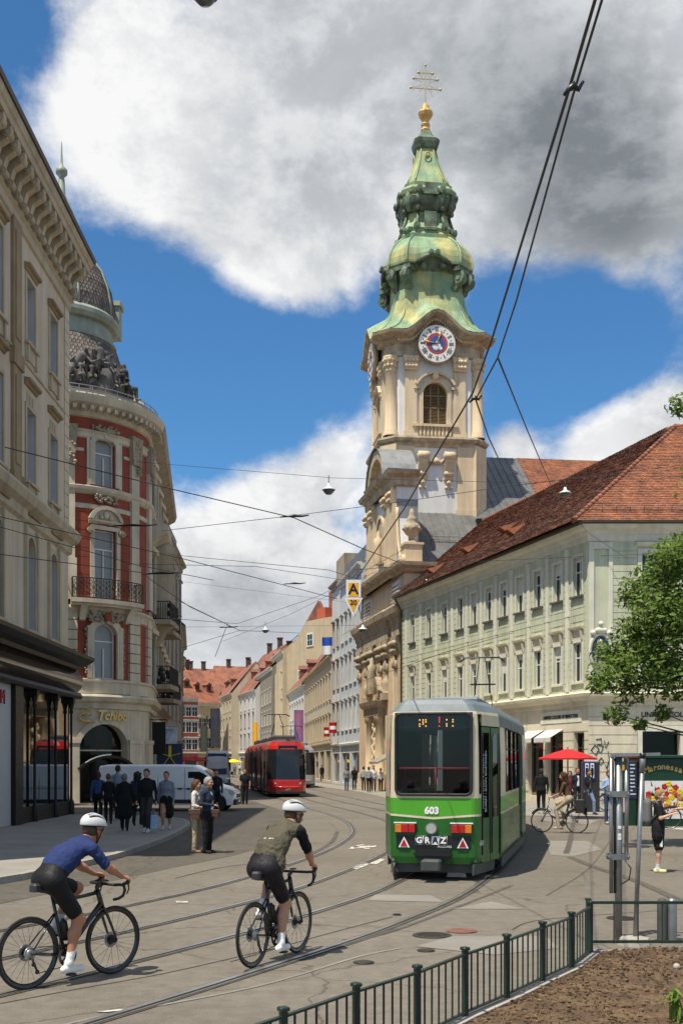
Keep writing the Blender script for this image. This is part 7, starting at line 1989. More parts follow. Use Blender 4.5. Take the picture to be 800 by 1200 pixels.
# ================================================================== BICYCLES
mat('carbon', (0.012, 0.012, 0.013), 0.3, 0.15, 12, coat=.4); mat('spoke', (0.10, 0.10, 0.105), 0.4, 0, metal=.6); mat('chrome', (0.50, 0.50, 0.50), 0.25, 0.05, 9, metal=.9)
mat('bike_frame_city', (0.22, 0.23, 0.24), 0.35, 0.1, 9, metal=.3); mat('saddle', (0.012, 0.011, 0.01), 0.5, 0.2, 12); mat('white_gloss', (0.60, 0.60, 0.585), 0.3, 0.03, 9, coat=.3)
def circ(c, r, n, ax='y', a0=0.0):
 return [Vector((c[0] + r * math.cos(2 * math.pi * i / n + a0), c[1], c[2] + r * math.sin(2 * math.pi * i / n + a0))) for i in range(n)]
def bike_wheel(root, x, r, tyre_r, deep, spokes, disc_side, rimm='carbon'):
 mb = MB(); mb.tube(circ((x, 0, r), r - tyre_r, 48), tyre_r, 8, closed=True); w = mb.build('wheel', 'tyre', root)
 mb = MB()
 for i in range(48):
  a, b = 2 * math.pi * i / 48, 2 * math.pi * (i + 1) / 48; r1_, r0 = r - tyre_r * 1.6, r - tyre_r * 1.6 - deep
  q = []
  for t in (a, b):
   for rr, yy in ((r1_, .011), (r0, .004), (r0, -.004), (r1_, -.011)): q.append((x + rr * math.cos(t), yy, r + rr * math.sin(t)))
  mb.add(q, [(0, 4, 5, 1), (1, 5, 6, 2), (2, 6, 7, 3)], 0, True)
 mb.build('rim', rimm, w)
 mb = MB()
 for i in range(spokes):
  a = 2 * math.pi * i / spokes; s = .025 if i % 2 else -.025; t = a + (.5 if i % 4 < 2 else -.5)
  mb.tube([(x + .022 * math.cos(t), s, r + .022 * math.sin(t)), (x + (r - tyre_r * 2 - deep) * math.cos(a), 0, r + (r - tyre_r * 2 - deep) * math.sin(a))], .0017, 3, caps=False)
 o = mb.build('spokes', 'spoke', w); o['kind'] = 'stuff'
 mb = MB(); mb.tube([(x, -.045, r), (x, .045, r)], .018, 10); mb.tube([(x, -.03, r), (x, -.024, r)], .028, 10); mb.tube([(x, .03, r), (x, .024, r)], .028, 10); mb.build('hub', 'carbon', w)
 if disc_side:
  mb = MB(); mb.tube([(x, disc_side * .034, r), (x, disc_side * .037, r)], .078, 24); mb.tube([(x, disc_side * .033, r), (x, disc_side * .038, r)], .05, 16, 1); mb.build('brake_disc', ['alloy', 'carbon'], w)
 return w
def road_bike(label, loc, rz, crank, bottle=True):
 """local x forward from the rear contact point"""
 root = thing('road_bicycle', label, 'bicycle', loc, rz, 'road bicycles')
 r = .338
 bike_wheel(root, 0, r, .0145, .036, 24, 1); bike_wheel(root, .99, r, .0145, .036, 20, 1)
 BB = Vector((.405, 0, .272)); SC = Vector((.275, 0, .79)); HT = Vector((.798, 0, .845)); HB = Vector((.846, 0, .69)); RA = Vector((0, 0, r)); FA = Vector((.99, 0, r))
 mb = MB()
 mb.tube([BB, SC + Vector((-.022, 0, .09))], [.02, .016], 8); mb.tube([SC + Vector((.0, 0, -.02)), HT + Vector((.01, 0, -.02))], [.016, .02], 8); mb.tube([BB, HB + Vector((-.01, 0, .02))], [.026, .028], 8); mb.tube([HT, HB], [.024, .028], 10)
 for s in (-1, 1): mb.tube([BB + Vector((-.02, s * .02, 0)), RA + Vector((.1, s * .055, -.02)), RA + Vector((0, s * .058, 0))], [.013, .011, .01], 6); mb.tube([SC + Vector((.02, s * .012, -.12)), RA + Vector((.02, s * .056, .03))], [.009, .008], 6)
 mb.tube([BB - Vector((0, .045, 0)), BB + Vector((0, .045, 0))], .024, 10)
 fr = mb.build('frame', 'carbon', root)
 mb = MB(); a, b = HB.lerp(BB, .22), HB.lerp(BB, .42); mb.obox((a + b) / 2 - Vector((0, .0275, 0)), (b - a) / 2, (0, .002, 0), Vector((0, 0, .006))); mb.build('frame_decal', 'white_gloss', fr)
 mb = MB()
 for s in (-1, 1): mb.tube([HB, HB + Vector((.02, s * .04, -.05)), FA + Vector((-.03, s * .055, .08)), FA + Vector((0, s * .056, 0))], [.024, .017, .012, .01], 7)
 mb.build('fork', 'carbon', root)
 mb = MB(); mb.tube([SC + Vector((-.02, 0, .08)), SC + Vector((-.05, 0, .19))], .0145, 8); mb.build('seat_post', 'carbon', root)
 sx = SC + Vector((-.05, 0, .205))
 mb = MB(); prof = [(-.13, .068, .008), (-.08, .074, .0), (0, .045, -.006), (.08, .022, -.002), (.14, .016, -.006)]
 for (x0, w0, z0), (x1, w1, z1) in zip(prof, prof[1:]):
  q = []
  for x, w, z in ((x0, w0, z0), (x1, w1, z1)): q += [(sx.x + x, -w, sx.z + z - .02), (sx.x + x, -w * .7, sx.z + z + .01), (sx.x + x, w * .7, sx.z + z + .01), (sx.x + x, w, sx.z + z - .02)]
  mb.add(q, [(0, 4, 5, 1), (1, 5, 6, 2), (2, 6, 7, 3), (3, 7, 4, 0)], 0, True)
 mb.build('saddle', 'saddle', root)
 mb = MB(); mb.cbox(sx.x - .19, sx.x - .07, -.05, .05, sx.z - .10, sx.z - .02, .02); mb.build('saddle_bag', 'plastic', root)
 st = Vector((.865, 0, .905))
 mb = MB(); mb.tube([HT + Vector((-.01, 0, .03)), st], [.02, .018], 8); mb.tube([HT, HT + Vector((-.012, 0, .045))], .02, 8); mb.build('stem', 'carbon', root)
 mb = MB(); mb.tube([st + Vector((0, -.19, 0)), st + Vector((0, .19, 0))], .0145, 8)
 for s in (-1, 1):
  mb.tube([st + Vector((0, s * .18, 0)), st + Vector((.045, s * .205, .0)), st + Vector((.085, s * .21, -.012)), st + Vector((.098, s * .21, -.06)), st + Vector((.07, s * .215, -.11)), st + Vector((.01, s * .22, -.13)), st + Vector((-.05, s * .222, -.135))], .0150, 8)
 hb = mb.build('handlebar', 'rubber', root)
 for s in (-1, 1):
  mb = MB(); mb.tube([st + Vector((.075, s * .21, .0)), st + Vector((.12, s * .21, .012)), st + Vector((.15, s * .21, .04))], [.017, .018, .014], 8); mb.build('brake_hood', 'rubber', hb)
  mb = MB(); mb.tube([st + Vector((.14, s * .21, .0)), st + Vector((.15, s * .208, -.05)), st + Vector((.13, s * .2, -.1))], [.009, .008, .006], 5); mb.build('brake_lever', 'plastic', hb)
 mb = MB(); mb.cbox(st.x - .02, st.x + .055, -.025, .025, st.z + .02, st.z + .035, .006); mb.build('bike_computer', 'plastic', hb)
 cr = Vector((math.cos(crank), 0, math.sin(crank))) * .172
 mb = MB()
 for i in range(40):
  a, b = 2 * math.pi * i / 40, 2 * math.pi * (i + 1) / 40
  mb.add([(BB.x + rr * math.cos(t), -.05, BB.z + rr * math.sin(t)) for t in (a, b) for rr in (.105, .075)], [(0, 1, 3, 2)]); mb.add([(BB.x + rr * math.cos(t), -.046, BB.z + rr * math.sin(t)) for t in (a, b) for rr in (.105, .075)], [(0, 2, 3, 1)])
 for i in range(4): a = i * 1.571 + crank + .78; mb.bar(BB + Vector((0, -.05, 0)), BB + Vector((.08 * math.cos(a), -.05, .08 * math.sin(a))), .02, .006)
 mb.build('chainring', 'carbon', root)
 for s, c in ((-1, cr), (1, -cr)):
  mb = MB(); mb.tube([BB + Vector((0, s * .065, 0)), BB + c + Vector((0, s * .075, 0))], [.017, .013], 8); ca = mb.build('crank_arm', 'carbon', root)
  p = BB + c + Vector((0, s * .12, 0)); mb = MB(); mb.cbox(p.x - .04, p.x + .045, p.y - .035, p.y + .035, p.z - .009, p.z + .009, .006); mb.build('pedal', 'plastic', ca)
 mb = MB(); mb.tube([(0, -.046, r), (0, -.02, r)], [.03, .055], 16); mb.tube([(0, -.034, r), (0, -.022, r)], .062, 16); mb.build('cassette', 'alloy', root)
 mb = MB(); mb.tube([(0, -.055, r - .02), (.02, -.055, r - .09), (.06, -.055, r - .17)], [.014, .012, .01], 6); mb.tube([(.02, -.06, r - .1), (.02, -.05, r - .1)], .022, 10); mb.tube([(.06, -.06, r - .175), (.06, -.05, r - .175)], .022, 10); mb.build('derailleur', 'plastic', root)
 mb = MB(); mb.tube([BB + Vector((0, -.048, .1)), Vector((0, -.036, r + .05))], .005, 4); mb.tube([BB + Vector((0, -.048, -.1)), Vector((.07, -.052, r - .19)), Vector((.02, -.052, r - .08))], .005, 4); mb.build('chain', 'spoke', root)
 if bottle:
  for p, q in ((HB.lerp(BB, .45), HB.lerp(BB, .78)), (SC.lerp(BB, .42), SC.lerp(BB, .76))):
   d = (q - p).normalized(); n = Vector((-d.z, 0, d.x)); n = n if n.z > 0 else -n
   if p.x < .36: n = Vector((abs(n.x), 0, -n.z)) if n.x < 0 else n
   a, b = p + n * .062, q + n * .062; mb = MB(); mb.tube([a - d * .03, a - d * .01, a, b], [.012, .02, .036, .036], 12); mb.build('bottle', 'plastic', root)
 return root
def city_bike(label, loc, rz, lean=0.0, group='city bicycles', basket=False, seat=False):
 root = thing('city_bicycle', label, 'bicycle', loc, rz, group); root.rotation_euler = (lean, 0, rz)
 r = .345
 bike_wheel(root, 0, r, .019, .01, 28, 0, 'chrome'); bike_wheel(root, 1.06, r, .019, .01, 28, 0, 'chrome')
 mb = MB(); BB = (.44, 0, .28); ST = (.29, 0, .74); HT = (.86, 0, .86); HB = (.90, 0, .68)
 mb.tube([BB, ST], .016, 7); mb.tube([BB, (.7, 0, .45), HB], .018, 7); mb.tube([(.36, 0, .5), (.7, 0, .6), (.87, 0, .80)], .013, 7); mb.tube([HT, HB], .019, 8)
 for s in (-1, 1): mb.tube([BB, (0, s * .06, r)], .010, 6); mb.tube([(.3, 0, .70), (0, s * .06, r)], .008, 6)
 mb.build('frame', 'bike_frame_city', root)
 mb = MB()
 for s in (-1, 1): mb.tube([HB, (.93, s * .05, .62), (.99, s * .055, .48), (1.06, s * .055, r)], .012, 6)
 mb.build('fork', 'bike_frame_city', root)
 mb = MB(); mb.tube([HT, (.83, 0, 1.02)], .012, 7); mb.tube([(.66, -.27, 1.04), (.76, -.24, 1.06), (.84, -.08, 1.05), (.84, .08, 1.05), (.76, .24, 1.06), (.66, .27, 1.04)], .012, 7); mb.build('handlebar', 'chrome', root)
 mb = MB(); mb.tube([ST, (.27, 0, .90)], .012, 7); mb.sphere((.24, 0, .93), .1, 7, sc=(1.3, .9, .4)); mb.build('saddle', 'saddle', root)
 for x in (0, 1.06):
  mb = MB(); mb.tube([(x + (r + .025) * math.cos(t * .2 + (.15 if x == 0 else .6)), 0, r + (r + .025) * math.sin(t * .2 + (.15 if x == 0 else .6))) for t in range(13 if x == 0 else 10)], .022, 6); mb.build('mudguard', 'plastic', root)
 mb = MB(); mb.box(-.22, .22, -.06, .06, .72, .735); mb.tube([(-.1, .06, .72), (0, .06, r)], .006, 5); mb.tube([(-.1, -.06, .72), (0, -.06, r)], .006, 5); mb.build('carrier', 'black_metal', root)
 mb = MB(); mb.tube([(.44, -.06, .28), (.44, -.05, .28)], .09, 20); mb.tube([(.44, -.07, .28), (.48, -.08, .12)], .012, 6); mb.tube([(.44, .07, .28), (.40, .08, .44)], .012, 6); mb.box(.44, .54, -.14, -.07, .10, .13); mb.box(.34, .44, .07, .14, .43, .46); mb.build('crankset', 'chrome', root)
 if basket: mb = MB(); mb.cbox(.92, 1.2, -.17, .17, .82, 1.02, .03); mb.build('basket', 'plastic', root)
 if seat:
  mb = MB(); mb.cbox(-.26, .06, -.15, .15, .76, .86, .03); mb.cbox(-.30, -.20, -.16, .16, .80, 1.25, .04); mb.cbox(-.26, .0, -.19, -.15, .6, 1.0, .015); mb.cbox(-.26, .0, .15, .19, .6, 1.0, .015); mb.build('child_seat', 'plastic', root)
 return root
# ------------------------------------------------------------------ riders
def helmet(root, c, B, base, res=.007, k=1.0):
 P = lambda x, y, z: c + (B[:, 0] * x + B[:, 1] * y + B[:, 2] * z) * k
 flesh('helmet_liner', [ell(P(-.012, 0, .055), V3(.138, .103, .104) * k, 0, .01, B)], res, ['plain_black'], root, cuts=((P(.0, 0, .035), B[:, 2] * .97 - B[:, 0] * .22),))
 sub = []
 for y in (-.072, -.025, .025, .072):
  f = lambda x, y: P(x, y, .057 + .112 * math.sqrt(max(0, 1 - ((x + .012) / .146) ** 2 - (y / .11) ** 2))); pts = [f(.105, y * .75), f(.06, y), f(0, y * 1.08), f(-.06, y), f(-.12, y * .75)]
  for a, b in zip(pts, pts[1:]): sub.append(cap(a, b, .0155 * k, .0155 * k, 0))
 flesh('helmet', [ell(P(-.012, 0, .055), V3(.146, .110, .112) * k, 0, .01, B), ell(P(.09, 0, .05), V3(.05, .085, .03) * k, 0, .02, B)], res, [base], root, cuts=((P(.0, 0, .045), B[:, 2] * .97 - B[:, 0] * .22),), subs=sub)
 mb = MB()
 for s in (-1, 1): mb.tube([P(.05, s * .085, .04), P(.03, s * .082, -.04), P(.055, s * .03, -.125)], .006, 5); mb.tube([P(-.07, s * .08, .04), P(-.01, s * .084, -.04), P(.05, s * .03, -.12)], .006, 5)
 mb.build('chin_strap', 'plain_black', root)
def rider(label, loc, rz, top, sleeve_mat, shorts, skin, headturn=0.0, lean_y=0.0, upright=0.0, right_down=True, legside=-1, hm='white_gloss', shades=True, sock=(.7, .7, .7), shoe=(.72, .72, .70), vest=False, foot_x=0.0):
 root = thing('cyclist', label, 'person', loc, rz, 'road cyclists')
 SK, TP, BT, SH, EY, LP, SL, SO = range(8)
 mats = [skin, cloth(top), cloth(shorts, .6), cloth(shoe, .45), 'eye', 'lips', cloth(sleeve_mat), cloth(sock)]
 hipc = V3(.225, 0, 1.01); shc = V3(.60 + .02 * upright, lean_y * .7, 1.30 + .09 * upright); X_ = V3(1, 0, 0)
 d = (shc - hipc) / np.linalg.norm(shc - hipc); nrm = V3(-d[2], 0, d[0])
 mid = (hipc + shc) / 2 + nrm * .035
 pr = [cap(hipc + V3(0, -.055, -.02), hipc + V3(0, .055, -.02), .122, .122, BT, .05), cap(hipc, hipc + d * .16 + nrm * .02, .135, .14, BT, .04, (nrm, .8)),
   cap(hipc + d * .14 + nrm * .02, mid, .148, .152, TP, .05, (nrm, .78)), cap(mid, shc - d * .04, .158, .13, TP, .06, (nrm, .72)), cap(shc + V3(0, -.13, -.015), shc + V3(0, .13, -.015), .066, .066, TP, .06)]
 if vest:                                                          # loose wind vest with folds at the back
  for i in range(7):
   a = hipc + d * (.12 + .05 * i) + nrm * (.105 + .03 * math.sin(i)); pr.append(cap(a + V3(0, -.10 + .03 * (i % 3), 0), a + V3(0, .10 - .02 * (i % 2), .01), .022, .020, TP, .05))
  pr += [cap(hipc + d * .10 + V3(0, -.1, -.04), hipc + d * .1 + V3(0, .1, -.04), .10, .10, TP, .05)]
 else:
  for s in (-.07, 0, .07): pr.append(cap(hipc + d * .12 + nrm * .10 + V3(0, s, 0), hipc + d * .24 + nrm * .115 + V3(0, s, 0), .035, .03, TP, .02))
 for s in (1, -1):
  down = (s == legside)
  hip = hipc + V3(.0, s * .085, -.03)
  if down: an = V3(.365 + foot_x, s * .12, .205); kn = V3(.485, s * .115, .61)
  else: an = V3(.385, s * .12, .545); kn = V3(.635, s * .12, .875)
  pr += [cap(hip, hip + (kn - hip) * .78, .098, .078, BT, .04), cap(hip + (kn - hip) * .7, kn, .068, .060, SK, .012), cap(kn + V3(.012, 0, 0), kn, .05, .055, SK, .03)]
  c1 = kn + (an - kn) * .32 + V3(-.018, 0, 0); pr += [cap(kn, c1, .055, .056, SK, .03), cap(c1, an + (kn - an) * .2, .054, .038, SK, .03), cap(an + (kn - an) * .34, an, .041, .039, SO, .006)]
  tl = -.35 if not down else -.06; toe = an + V3(.155, 0, -.055 + tl * .1); heel = an + V3(-.055, 0, -.05)
  pr += [cap(heel, toe, .037, .032, SH, .02, (V3(0, 1, 0), .95)), cap(an + V3(0, 0, .0), (heel + toe) / 2, .042, .034, SH, .02)]
  sh = shc + V3(0, s * .172, -.03); wr = V3(.925, s * .208, .985); el = (sh + wr) / 2 + V3(-.035, s * .045, -.035)
  pr += [cap(sh, sh + (el - sh) * .85, .060, .051, SL, .03), cap(sh + (el - sh) * .7, el, .043, .040, SK, .008), cap(el, el + (wr - el) * .35, .040, .041, SK, .02), cap(el + (wr - el) * .3, wr, .040, .026, SK, .02)]
  pr += hand_prims(wr, V3(.93, 0, -.25), V3(.1, -s * .55, -1), SK, .55, 1.0, s)
 hf = V3(math.cos(headturn) * .93, math.sin(headturn) * .93, -.28); hc = shc + V3(.145, lean_y * .35, .135)
 pr += [cap(shc + V3(.0, 0, .0), hc + V3(-.03, 0, -.05), .058, .052, SK, .03), cap(shc + V3(.015, 0, .015), shc + V3(.035, 0, .03), .064, .060, TP, .02)]
 hp, P, B = head_prims(hc, hf, V3(0, 0, 1), SK, LP, EY); pr += hp
 flesh('body', pr, .0085, mats, root, grit=.009 if vest else .005, fold=(1, 6))
 if vest:
  c = hipc + d * .22 + nrm * .150; mb = MB()
  for j, w in enumerate((9, 4)):
   for i in range(w): p = c + d * (.03 - .03 * j) + V3(0, .05 - i * .0125 - (.03 if j else 0), 0) + nrm * .014; mb.obox(Vector(p), Vector((0, .0042, 0)), Vector(d) * .006, Vector(nrm) * .004)
  mb.build('back_print', 'plain_white', root)['kind'] = 'stuff'
 flesh('hair', [ell(P(-.03, 0, -.005), V3(.085, .080, .075), 0, .01, B)], .009, [cloth((.10, .06, .035))], root, cuts=((P(.0, 0, 0), -B[:, 0]),))
 helmet(root, hc, B, hm)
 if shades:
  mb = MB(); q = [P(.097, t * .068, .012 - .0) + B[:, 0] * (-.05 * t * t) for t in (-1, -.6, -.2, .2, .6, 1)]
  for a, b in zip(q, q[1:]): mb.add([a + B[:, 2] * .02, b + B[:, 2] * .02, b - B[:, 2] * .022, a - B[:, 2] * .022], [(0, 1, 2, 3)])
  mb.build('sunglasses', 'glass_dark', root)
  for s in (-1, 1): mb = MB(); mb.tube([P(.05, s * .072, .015), P(-.03, s * .086, .0)], .004, 4); mb.build('glasses_arm', 'glass_dark', root)
 return root
mat('helmet_grey', (.30, .29, .26), .35, .05, 9, coat=.3)
LB = (-2.88, 10.2, 0); LA = R(51)
road_bike('black road bicycle under the rider in the blue jersey', LB, LA, R(-95))
rider('cyclist in navy blue jersey, black shorts and white helmet', LB, LA, (.020, .034, .115), (.020, .034, .115), (.008, .008, .009), 'skin_tan', headturn=R(4), right_down=True)
CB = (-.90, 11.30, 0); CA = R(65)
road_bike('black road bicycle under the rider in the olive vest', CB, CA, R(-80))
rider('cyclist in olive wind vest with black sleeves and white helmet', CB, CA, (.085, .075, .050), (.010, .010, .011), (.010, .008, .012), 'skin', headturn=R(-28), lean_y=-.07, upright=1.0, vest=True, foot_x=.01)
# child-seat city bicycle with its rider
X0, Y0 = gp(675, 977)
city_bike('city bicycle with black child seat being ridden across the square', (X0 + .02, Y0, 0), R(152), group='city bicycles', seat=True)
def woman_rider():
 root = thing('cyclist', 'long haired woman in brown top riding a city bicycle', 'person', (X0 + .02, Y0, 0), R(152), 'city cyclists')
 SK, TP, BT, SH, EY, LP = range(6); mats = ['skin', cloth((.10, .055, .035)), cloth((.42, .34, .24)), cloth((.45, .38, .28)), 'eye', 'lips']
 hip = V3(.24, 0, 1.0); sh = V3(.36, 0, 1.47); X_ = V3(1, 0, 0)
 pr = [cap(hip + V3(0, -.05, 0), hip + V3(0, .05, 0), .12, .12, BT, .05), cap(hip, sh - V3(0, 0, .12), .125, .13, TP, .05, (X_, .7)), cap(sh + V3(0, -.11, -.03), sh + V3(0, .11, -.03), .06, .06, TP, .06)]
 for s in (1, -1):
  kn, an = (V3(.60, s * .1, .70), V3(.52, s * .11, .22)) if s > 0 else (V3(.62, s * .1, .86), V3(.42, s * .11, .52))
  pr += [cap(hip + V3(0, s * .08, -.02), kn, .09, .062, BT, .03), cap(kn, an, .062, .05, BT, .02), cap(an + V3(-.04, 0, -.06), an + V3(.14, 0, -.08), .036, .032, SH, .02), cap(an, an + V3(.03, 0, -.06), .035, .034, SH, .02)]
  s0 = sh + V3(0, s * .16, -.04); el = s0 + V3(.08, s * .06, -.26); wr = V3(.68, s * .26, 1.06)
  pr += [cap(s0, el, .05, .042, TP, .03), cap(el, wr, .036, .026, SK, .02)] + hand_prims(wr, V3(.9, 0, -.3), V3(0, -s * .4, -1), SK, .5, 1, s)
 hc = sh + V3(.06, 0, .2); pr += [cap(sh, hc + V3(-.01, 0, -.05), .05, .046, SK, .03)]; hp, P, B = head_prims(hc, V3(1, 0, -.1), V3(0, 0, 1), SK, LP, EY); pr += hp
 flesh('body', pr, .013, mats, root)
 flesh('hair', [ell(P(-.014, 0, .035), V3(.108, .088, .104), 0, .01, B), cap(P(-.06, 0, 0), P(-.09, 0, -.24), .08, .06, 0, .05), cap(P(-.02, .07, 0), P(-.01, .085, -.18), .035, .03, 0, .03), cap(P(-.02, -.07, 0), P(-.01, -.085, -.18), .035, .03, 0, .03)], .012, [cloth((.055, .03, .018))], root, cuts=((P(.06, 0, .06), -B[:, 0] * .85 + B[:, 2] * .5),))
woman_rider()
# ================================================================== PEDESTRIANS
def spot(px, py, z=0.0):
 Y = (CH - z) * F / (py - HZ); return ((px - 400) / F * Y, Y, z)
BLK = (.010, .010, .011); PV = .112
LG = 'passers-by in the shade of the shop front'; CG = 'people in front of the church'; RG = 'people by the red parasol'
person('person in blue top with red scarf walking away past the shop front', spot(115, 964, PV), R(100), 1.66, (.03, .06, .16), BLK, hair=(.05, .02, .015), style='shoulder', walk=.16, group=LG, under=(.3, .02, .02))
person('tall man in pale blue shirt beside the white van', spot(138, 961, PV), R(80), 1.86, (.24, .27, .33), (.02, .022, .03), walk=.12, group=LG)
person('grey haired woman in long dark coat and carrying nothing', spot(146, 974, PV), R(95), 1.64, BLK, BLK, hair=(.16, .15, .14), style='short', coat=.42, group=LG, walk=.14, build=1.15)
person('curly haired woman in dark navy jacket among the shaded group', spot(161, 968, PV), R(85), 1.68, (.02, .025, .05), BLK, style='curly', group=LG, walk=.13, flip=-1)
person('man in black top, patterned trousers and white shoes', spot(172, 976, PV), R(-95), 1.78, BLK, (.04, .035, .035), (.6, .6, .6), group=LG, walk=.12, build=1.1)
person('woman with ponytail in grey cardigan and long black skirt', spot(195, 973, PV), R(-90), 1.70, (.19, .21, .25), BLK, style='pony', hair=(.10, .045, .025), legs='dress', group=LG, walk=.10, coat=.25, flip=-1, shoes=(.5, .5, .5))
person('short person in black jacket half hidden behind the others', spot(127, 966, PV), R(100), 1.60, BLK, BLK, hair=(.10, .07, .04), group=LG, walk=.1)
person('dark clothed man standing at the front of the white van', spot(253, 957), R(-80), 1.80, (.015, .017, .025), BLK, group=LG)
person('man dressed all in black standing by the tram track', spot(287, 943), R(-95), 1.76, BLK, BLK, group=LG, build=1.08, sleeves='short')
mat('leather_brown', (.085, .038, .022), .5, .2, 8); mat('blue_paper', (.32, .45, .66), .6, .1, 5)
def shoulder_bag(label, loc, rz, m, w=.34, h=.24, name='shoulder_bag', strap=.55):
 t = thing(name, label, 'bag', loc, rz); mb = MB(); mb.cbox(-w / 2, w / 2, -.06, .06, 0, h, .035); mb.build('pouch', m, t)
 mb = MB(); mb.cbox(-w / 2 - .004, w / 2 + .004, -.066, -.03, h * .45, h + .006, .01); mb.build('flap', m, t)
 mb = MB(); mb.tube([(-w * .42, 0, h - .02), (-w * .2, .02, h + strap * .6), (0, .05, h + strap), (w * .2, .02, h + strap * .6), (w * .42, 0, h - .02)], .009, 5); mb.build('strap', m, t); return t
wl = spot(229, 1000); ml = spot(243, 1000.5)
person('woman with long brown hair in white blouse and beige trousers', wl, R(-8), 1.68, (.62, .59, .53), (.46, .35, .23), (.30, .16, .10), hair=(.085, .038, .018), style='long', sleeves='roll', armR=((.02, .06, -.25), (.22, .0, -.30)), armL=((.0, .06, -.27), (.05, .06, -.5)), group='couple waiting at the roadside', res=.010)
person('grey haired bearded man in navy waistcoat beside the woman', ml, R(-25), 1.74, (.025, .032, .055), (.012, .012, .015), (.02, .015, .01), hair=(.30, .29, .28), style='short', under=(.36, .45, .58), armR=((.0, .08, -.25), (.22, -.06, -.27)), group='couple waiting at the roadside', res=.010, build=1.12)
shoulder_bag('brown leather bag on the hip of the woman in white', (wl[0] + .02, wl[1] - .21, .82), R(-6), 'leather_brown', .28, .20, strap=.42)
shoulder_bag('brown leather pouch held by the grey haired man', (ml[0] + .22, ml[1] - .18, .86), R(-20), 'leather_brown', .20, .15, strap=.16)
b_ = spot(180, 976, PV); shoulder_bag('pale blue paper carrier bag beside the patterned trousers', (b_[0], b_[1] - .1, .24), 0, 'blue_paper', .26, .36, 'carrier_bag', .15)
for px, py, lb, kw in ((406, 927, 'woman in grey jacket and jeans by the church portal', dict(top=(.22, .22, .23), bottom=(.05, .07, .12), style='long', face=-80)), (415, 926, 'woman all in black in front of the church portal', dict(top=BLK, bottom=BLK, style='long', face=-95)),
      (426, 927, 'person in light grey top by the church steps', dict(top=(.35, .35, .36), bottom=(.04, .04, .05), face=90)), (432, 929, 'person in grey hooded jacket carrying a black bag', dict(top=(.30, .31, .30), bottom=BLK, face=85, walk=.15)),
      (437.5, 928, 'man in white shirt with dark rucksack straps', dict(top=(.62, .62, .64), bottom=(.02, .025, .04), face=-85, walk=.14, H=1.82)), (446, 928, 'woman in cream top and black trousers beside the church', dict(top=(.6, .56, .5), bottom=BLK, style='bun', face=-100, H=1.64)),
      (377, 916, 'dark figure sitting tall by the far flags', dict(top=BLK, bottom=BLK, face=-70)), (384, 915, 'far pedestrian in navy coat', dict(top=(.02, .025, .05), bottom=BLK, face=90)), (391, 917, 'far pedestrian in grey coat', dict(top=(.12, .11, .10), bottom=BLK, face=-90)), (397, 915, 'far pedestrian in dark red jacket', dict(top=(.10, .015, .015), bottom=BLK, face=-60)),
      (281, 908, 'small far pedestrian in white shirt by the bend', dict(top=(.6, .6, .6), bottom=BLK, face=90)), (275, 909, 'small far pedestrian in blue shirt by the bend', dict(top=(.1, .2, .4), bottom=BLK, face=-90)), (219, 932, 'pedestrian in black on the shaded left footway', dict(top=BLK, bottom=BLK, face=90)), (228, 929, 'pedestrian in brown on the shaded left footway', dict(top=(.08, .05, .03), bottom=BLK, face=-90)), (237, 930, 'pedestrian in dark blue on the shaded left footway', dict(top=(.02, .03, .07), bottom=BLK, face=-80))):
 f_ = kw.pop('face'); person(lb, spot(px, py), R(f_), res=.028, group=CG if px > 400 else 'far pedestrians', **kw)
person('man in black hooded clothes and white shoes walking away', spot(634, 954, .012), R(85), 1.80, BLK, BLK, (.6, .6, .6), walk=.15, group=RG, build=1.15)
person('man in dark jacket over white shirt under the parasol', spot(676, 949, .012), R(-80), 1.82, (.015, .017, .03), (.02, .022, .03), under=(.66, .66, .66), group=RG, hair=(.10, .055, .03))
person('man striding in pale jeans and dark jacket', spot(689, 955, .012), R(-60), 1.78, (.018, .018, .028), (.16, .23, .36), under=(.10, .08, .06), walk=.24, group=RG)
person('man in light blue shirt and jeans holding a dark jacket', spot(713, 966, .012), R(-80), 1.80, (.30, .42, .66), (.045, .075, .15), (.4, .4, .4), sleeves='long', hair=(.08, .05, .03), group=RG, armR=((.0, .06, -.25), (.2, -.02, -.15)))
person('woman in dark red top in the shade of the parasol', spot(668, 947, .012), R(-120), 1.66, (.12, .02, .02), BLK, style='shoulder', group=RG)
kd = spot(771, 1023)
person('boy in oversized black t-shirt, shorts and pale yellow shoes', kd, R(-14), 1.56, (.012, .012, .013), (.014, .014, .016), (.72, .70, .34), hair=(.30, .17, .07), style='short', skin='skin_pale', sleeves='short', legs='shorts', socks=(.65, .65, .65), coat=.16, armR=((.04, .07, -.23), (.27, .02, -.14)), armL=((.06, .06, -.22), (.27, -.04, -.12)), look=R(-15), group='children by the kiosk', res=.010, build=1.06)
mb = MB(); mb.cbox(.005, .075, -.165, -.150, .50, .68, .004); mb.build('shorts_stripe', 'plain_white', bpy.data.objects['person.%03d' % (len([o for o in bpy.data.objects if o.name.startswith('person') and o.parent is None]) - 1)])
mat('pack_grey', (.13, .13, .125), .8, .15, 9); mat('pack_teal', (.012, .12, .15), .8, .15, 9)
def backpack(label, loc, rz):
 t = thing('backpack', label, 'backpack', loc, rz)
 flesh('bag', [cap((0, 0, .06), (0, 0, .36), .13, .115, 0, .03, ((1, 0, 0), .75)), cap((-.09, 0, .07), (-.09, 0, .17), .075, .075, 1, .03)], .014, ['pack_grey', 'pack_teal'], t)
 for s in (-1, 1): mb = MB(); mb.tube([(.06, s * .08, .4), (.13, s * .1, .42), (.20, s * .11, .36), (.20, s * .12, .2), (.08, s * .12, .08)], .016, 6); mb.build('strap', 'pack_grey', t)
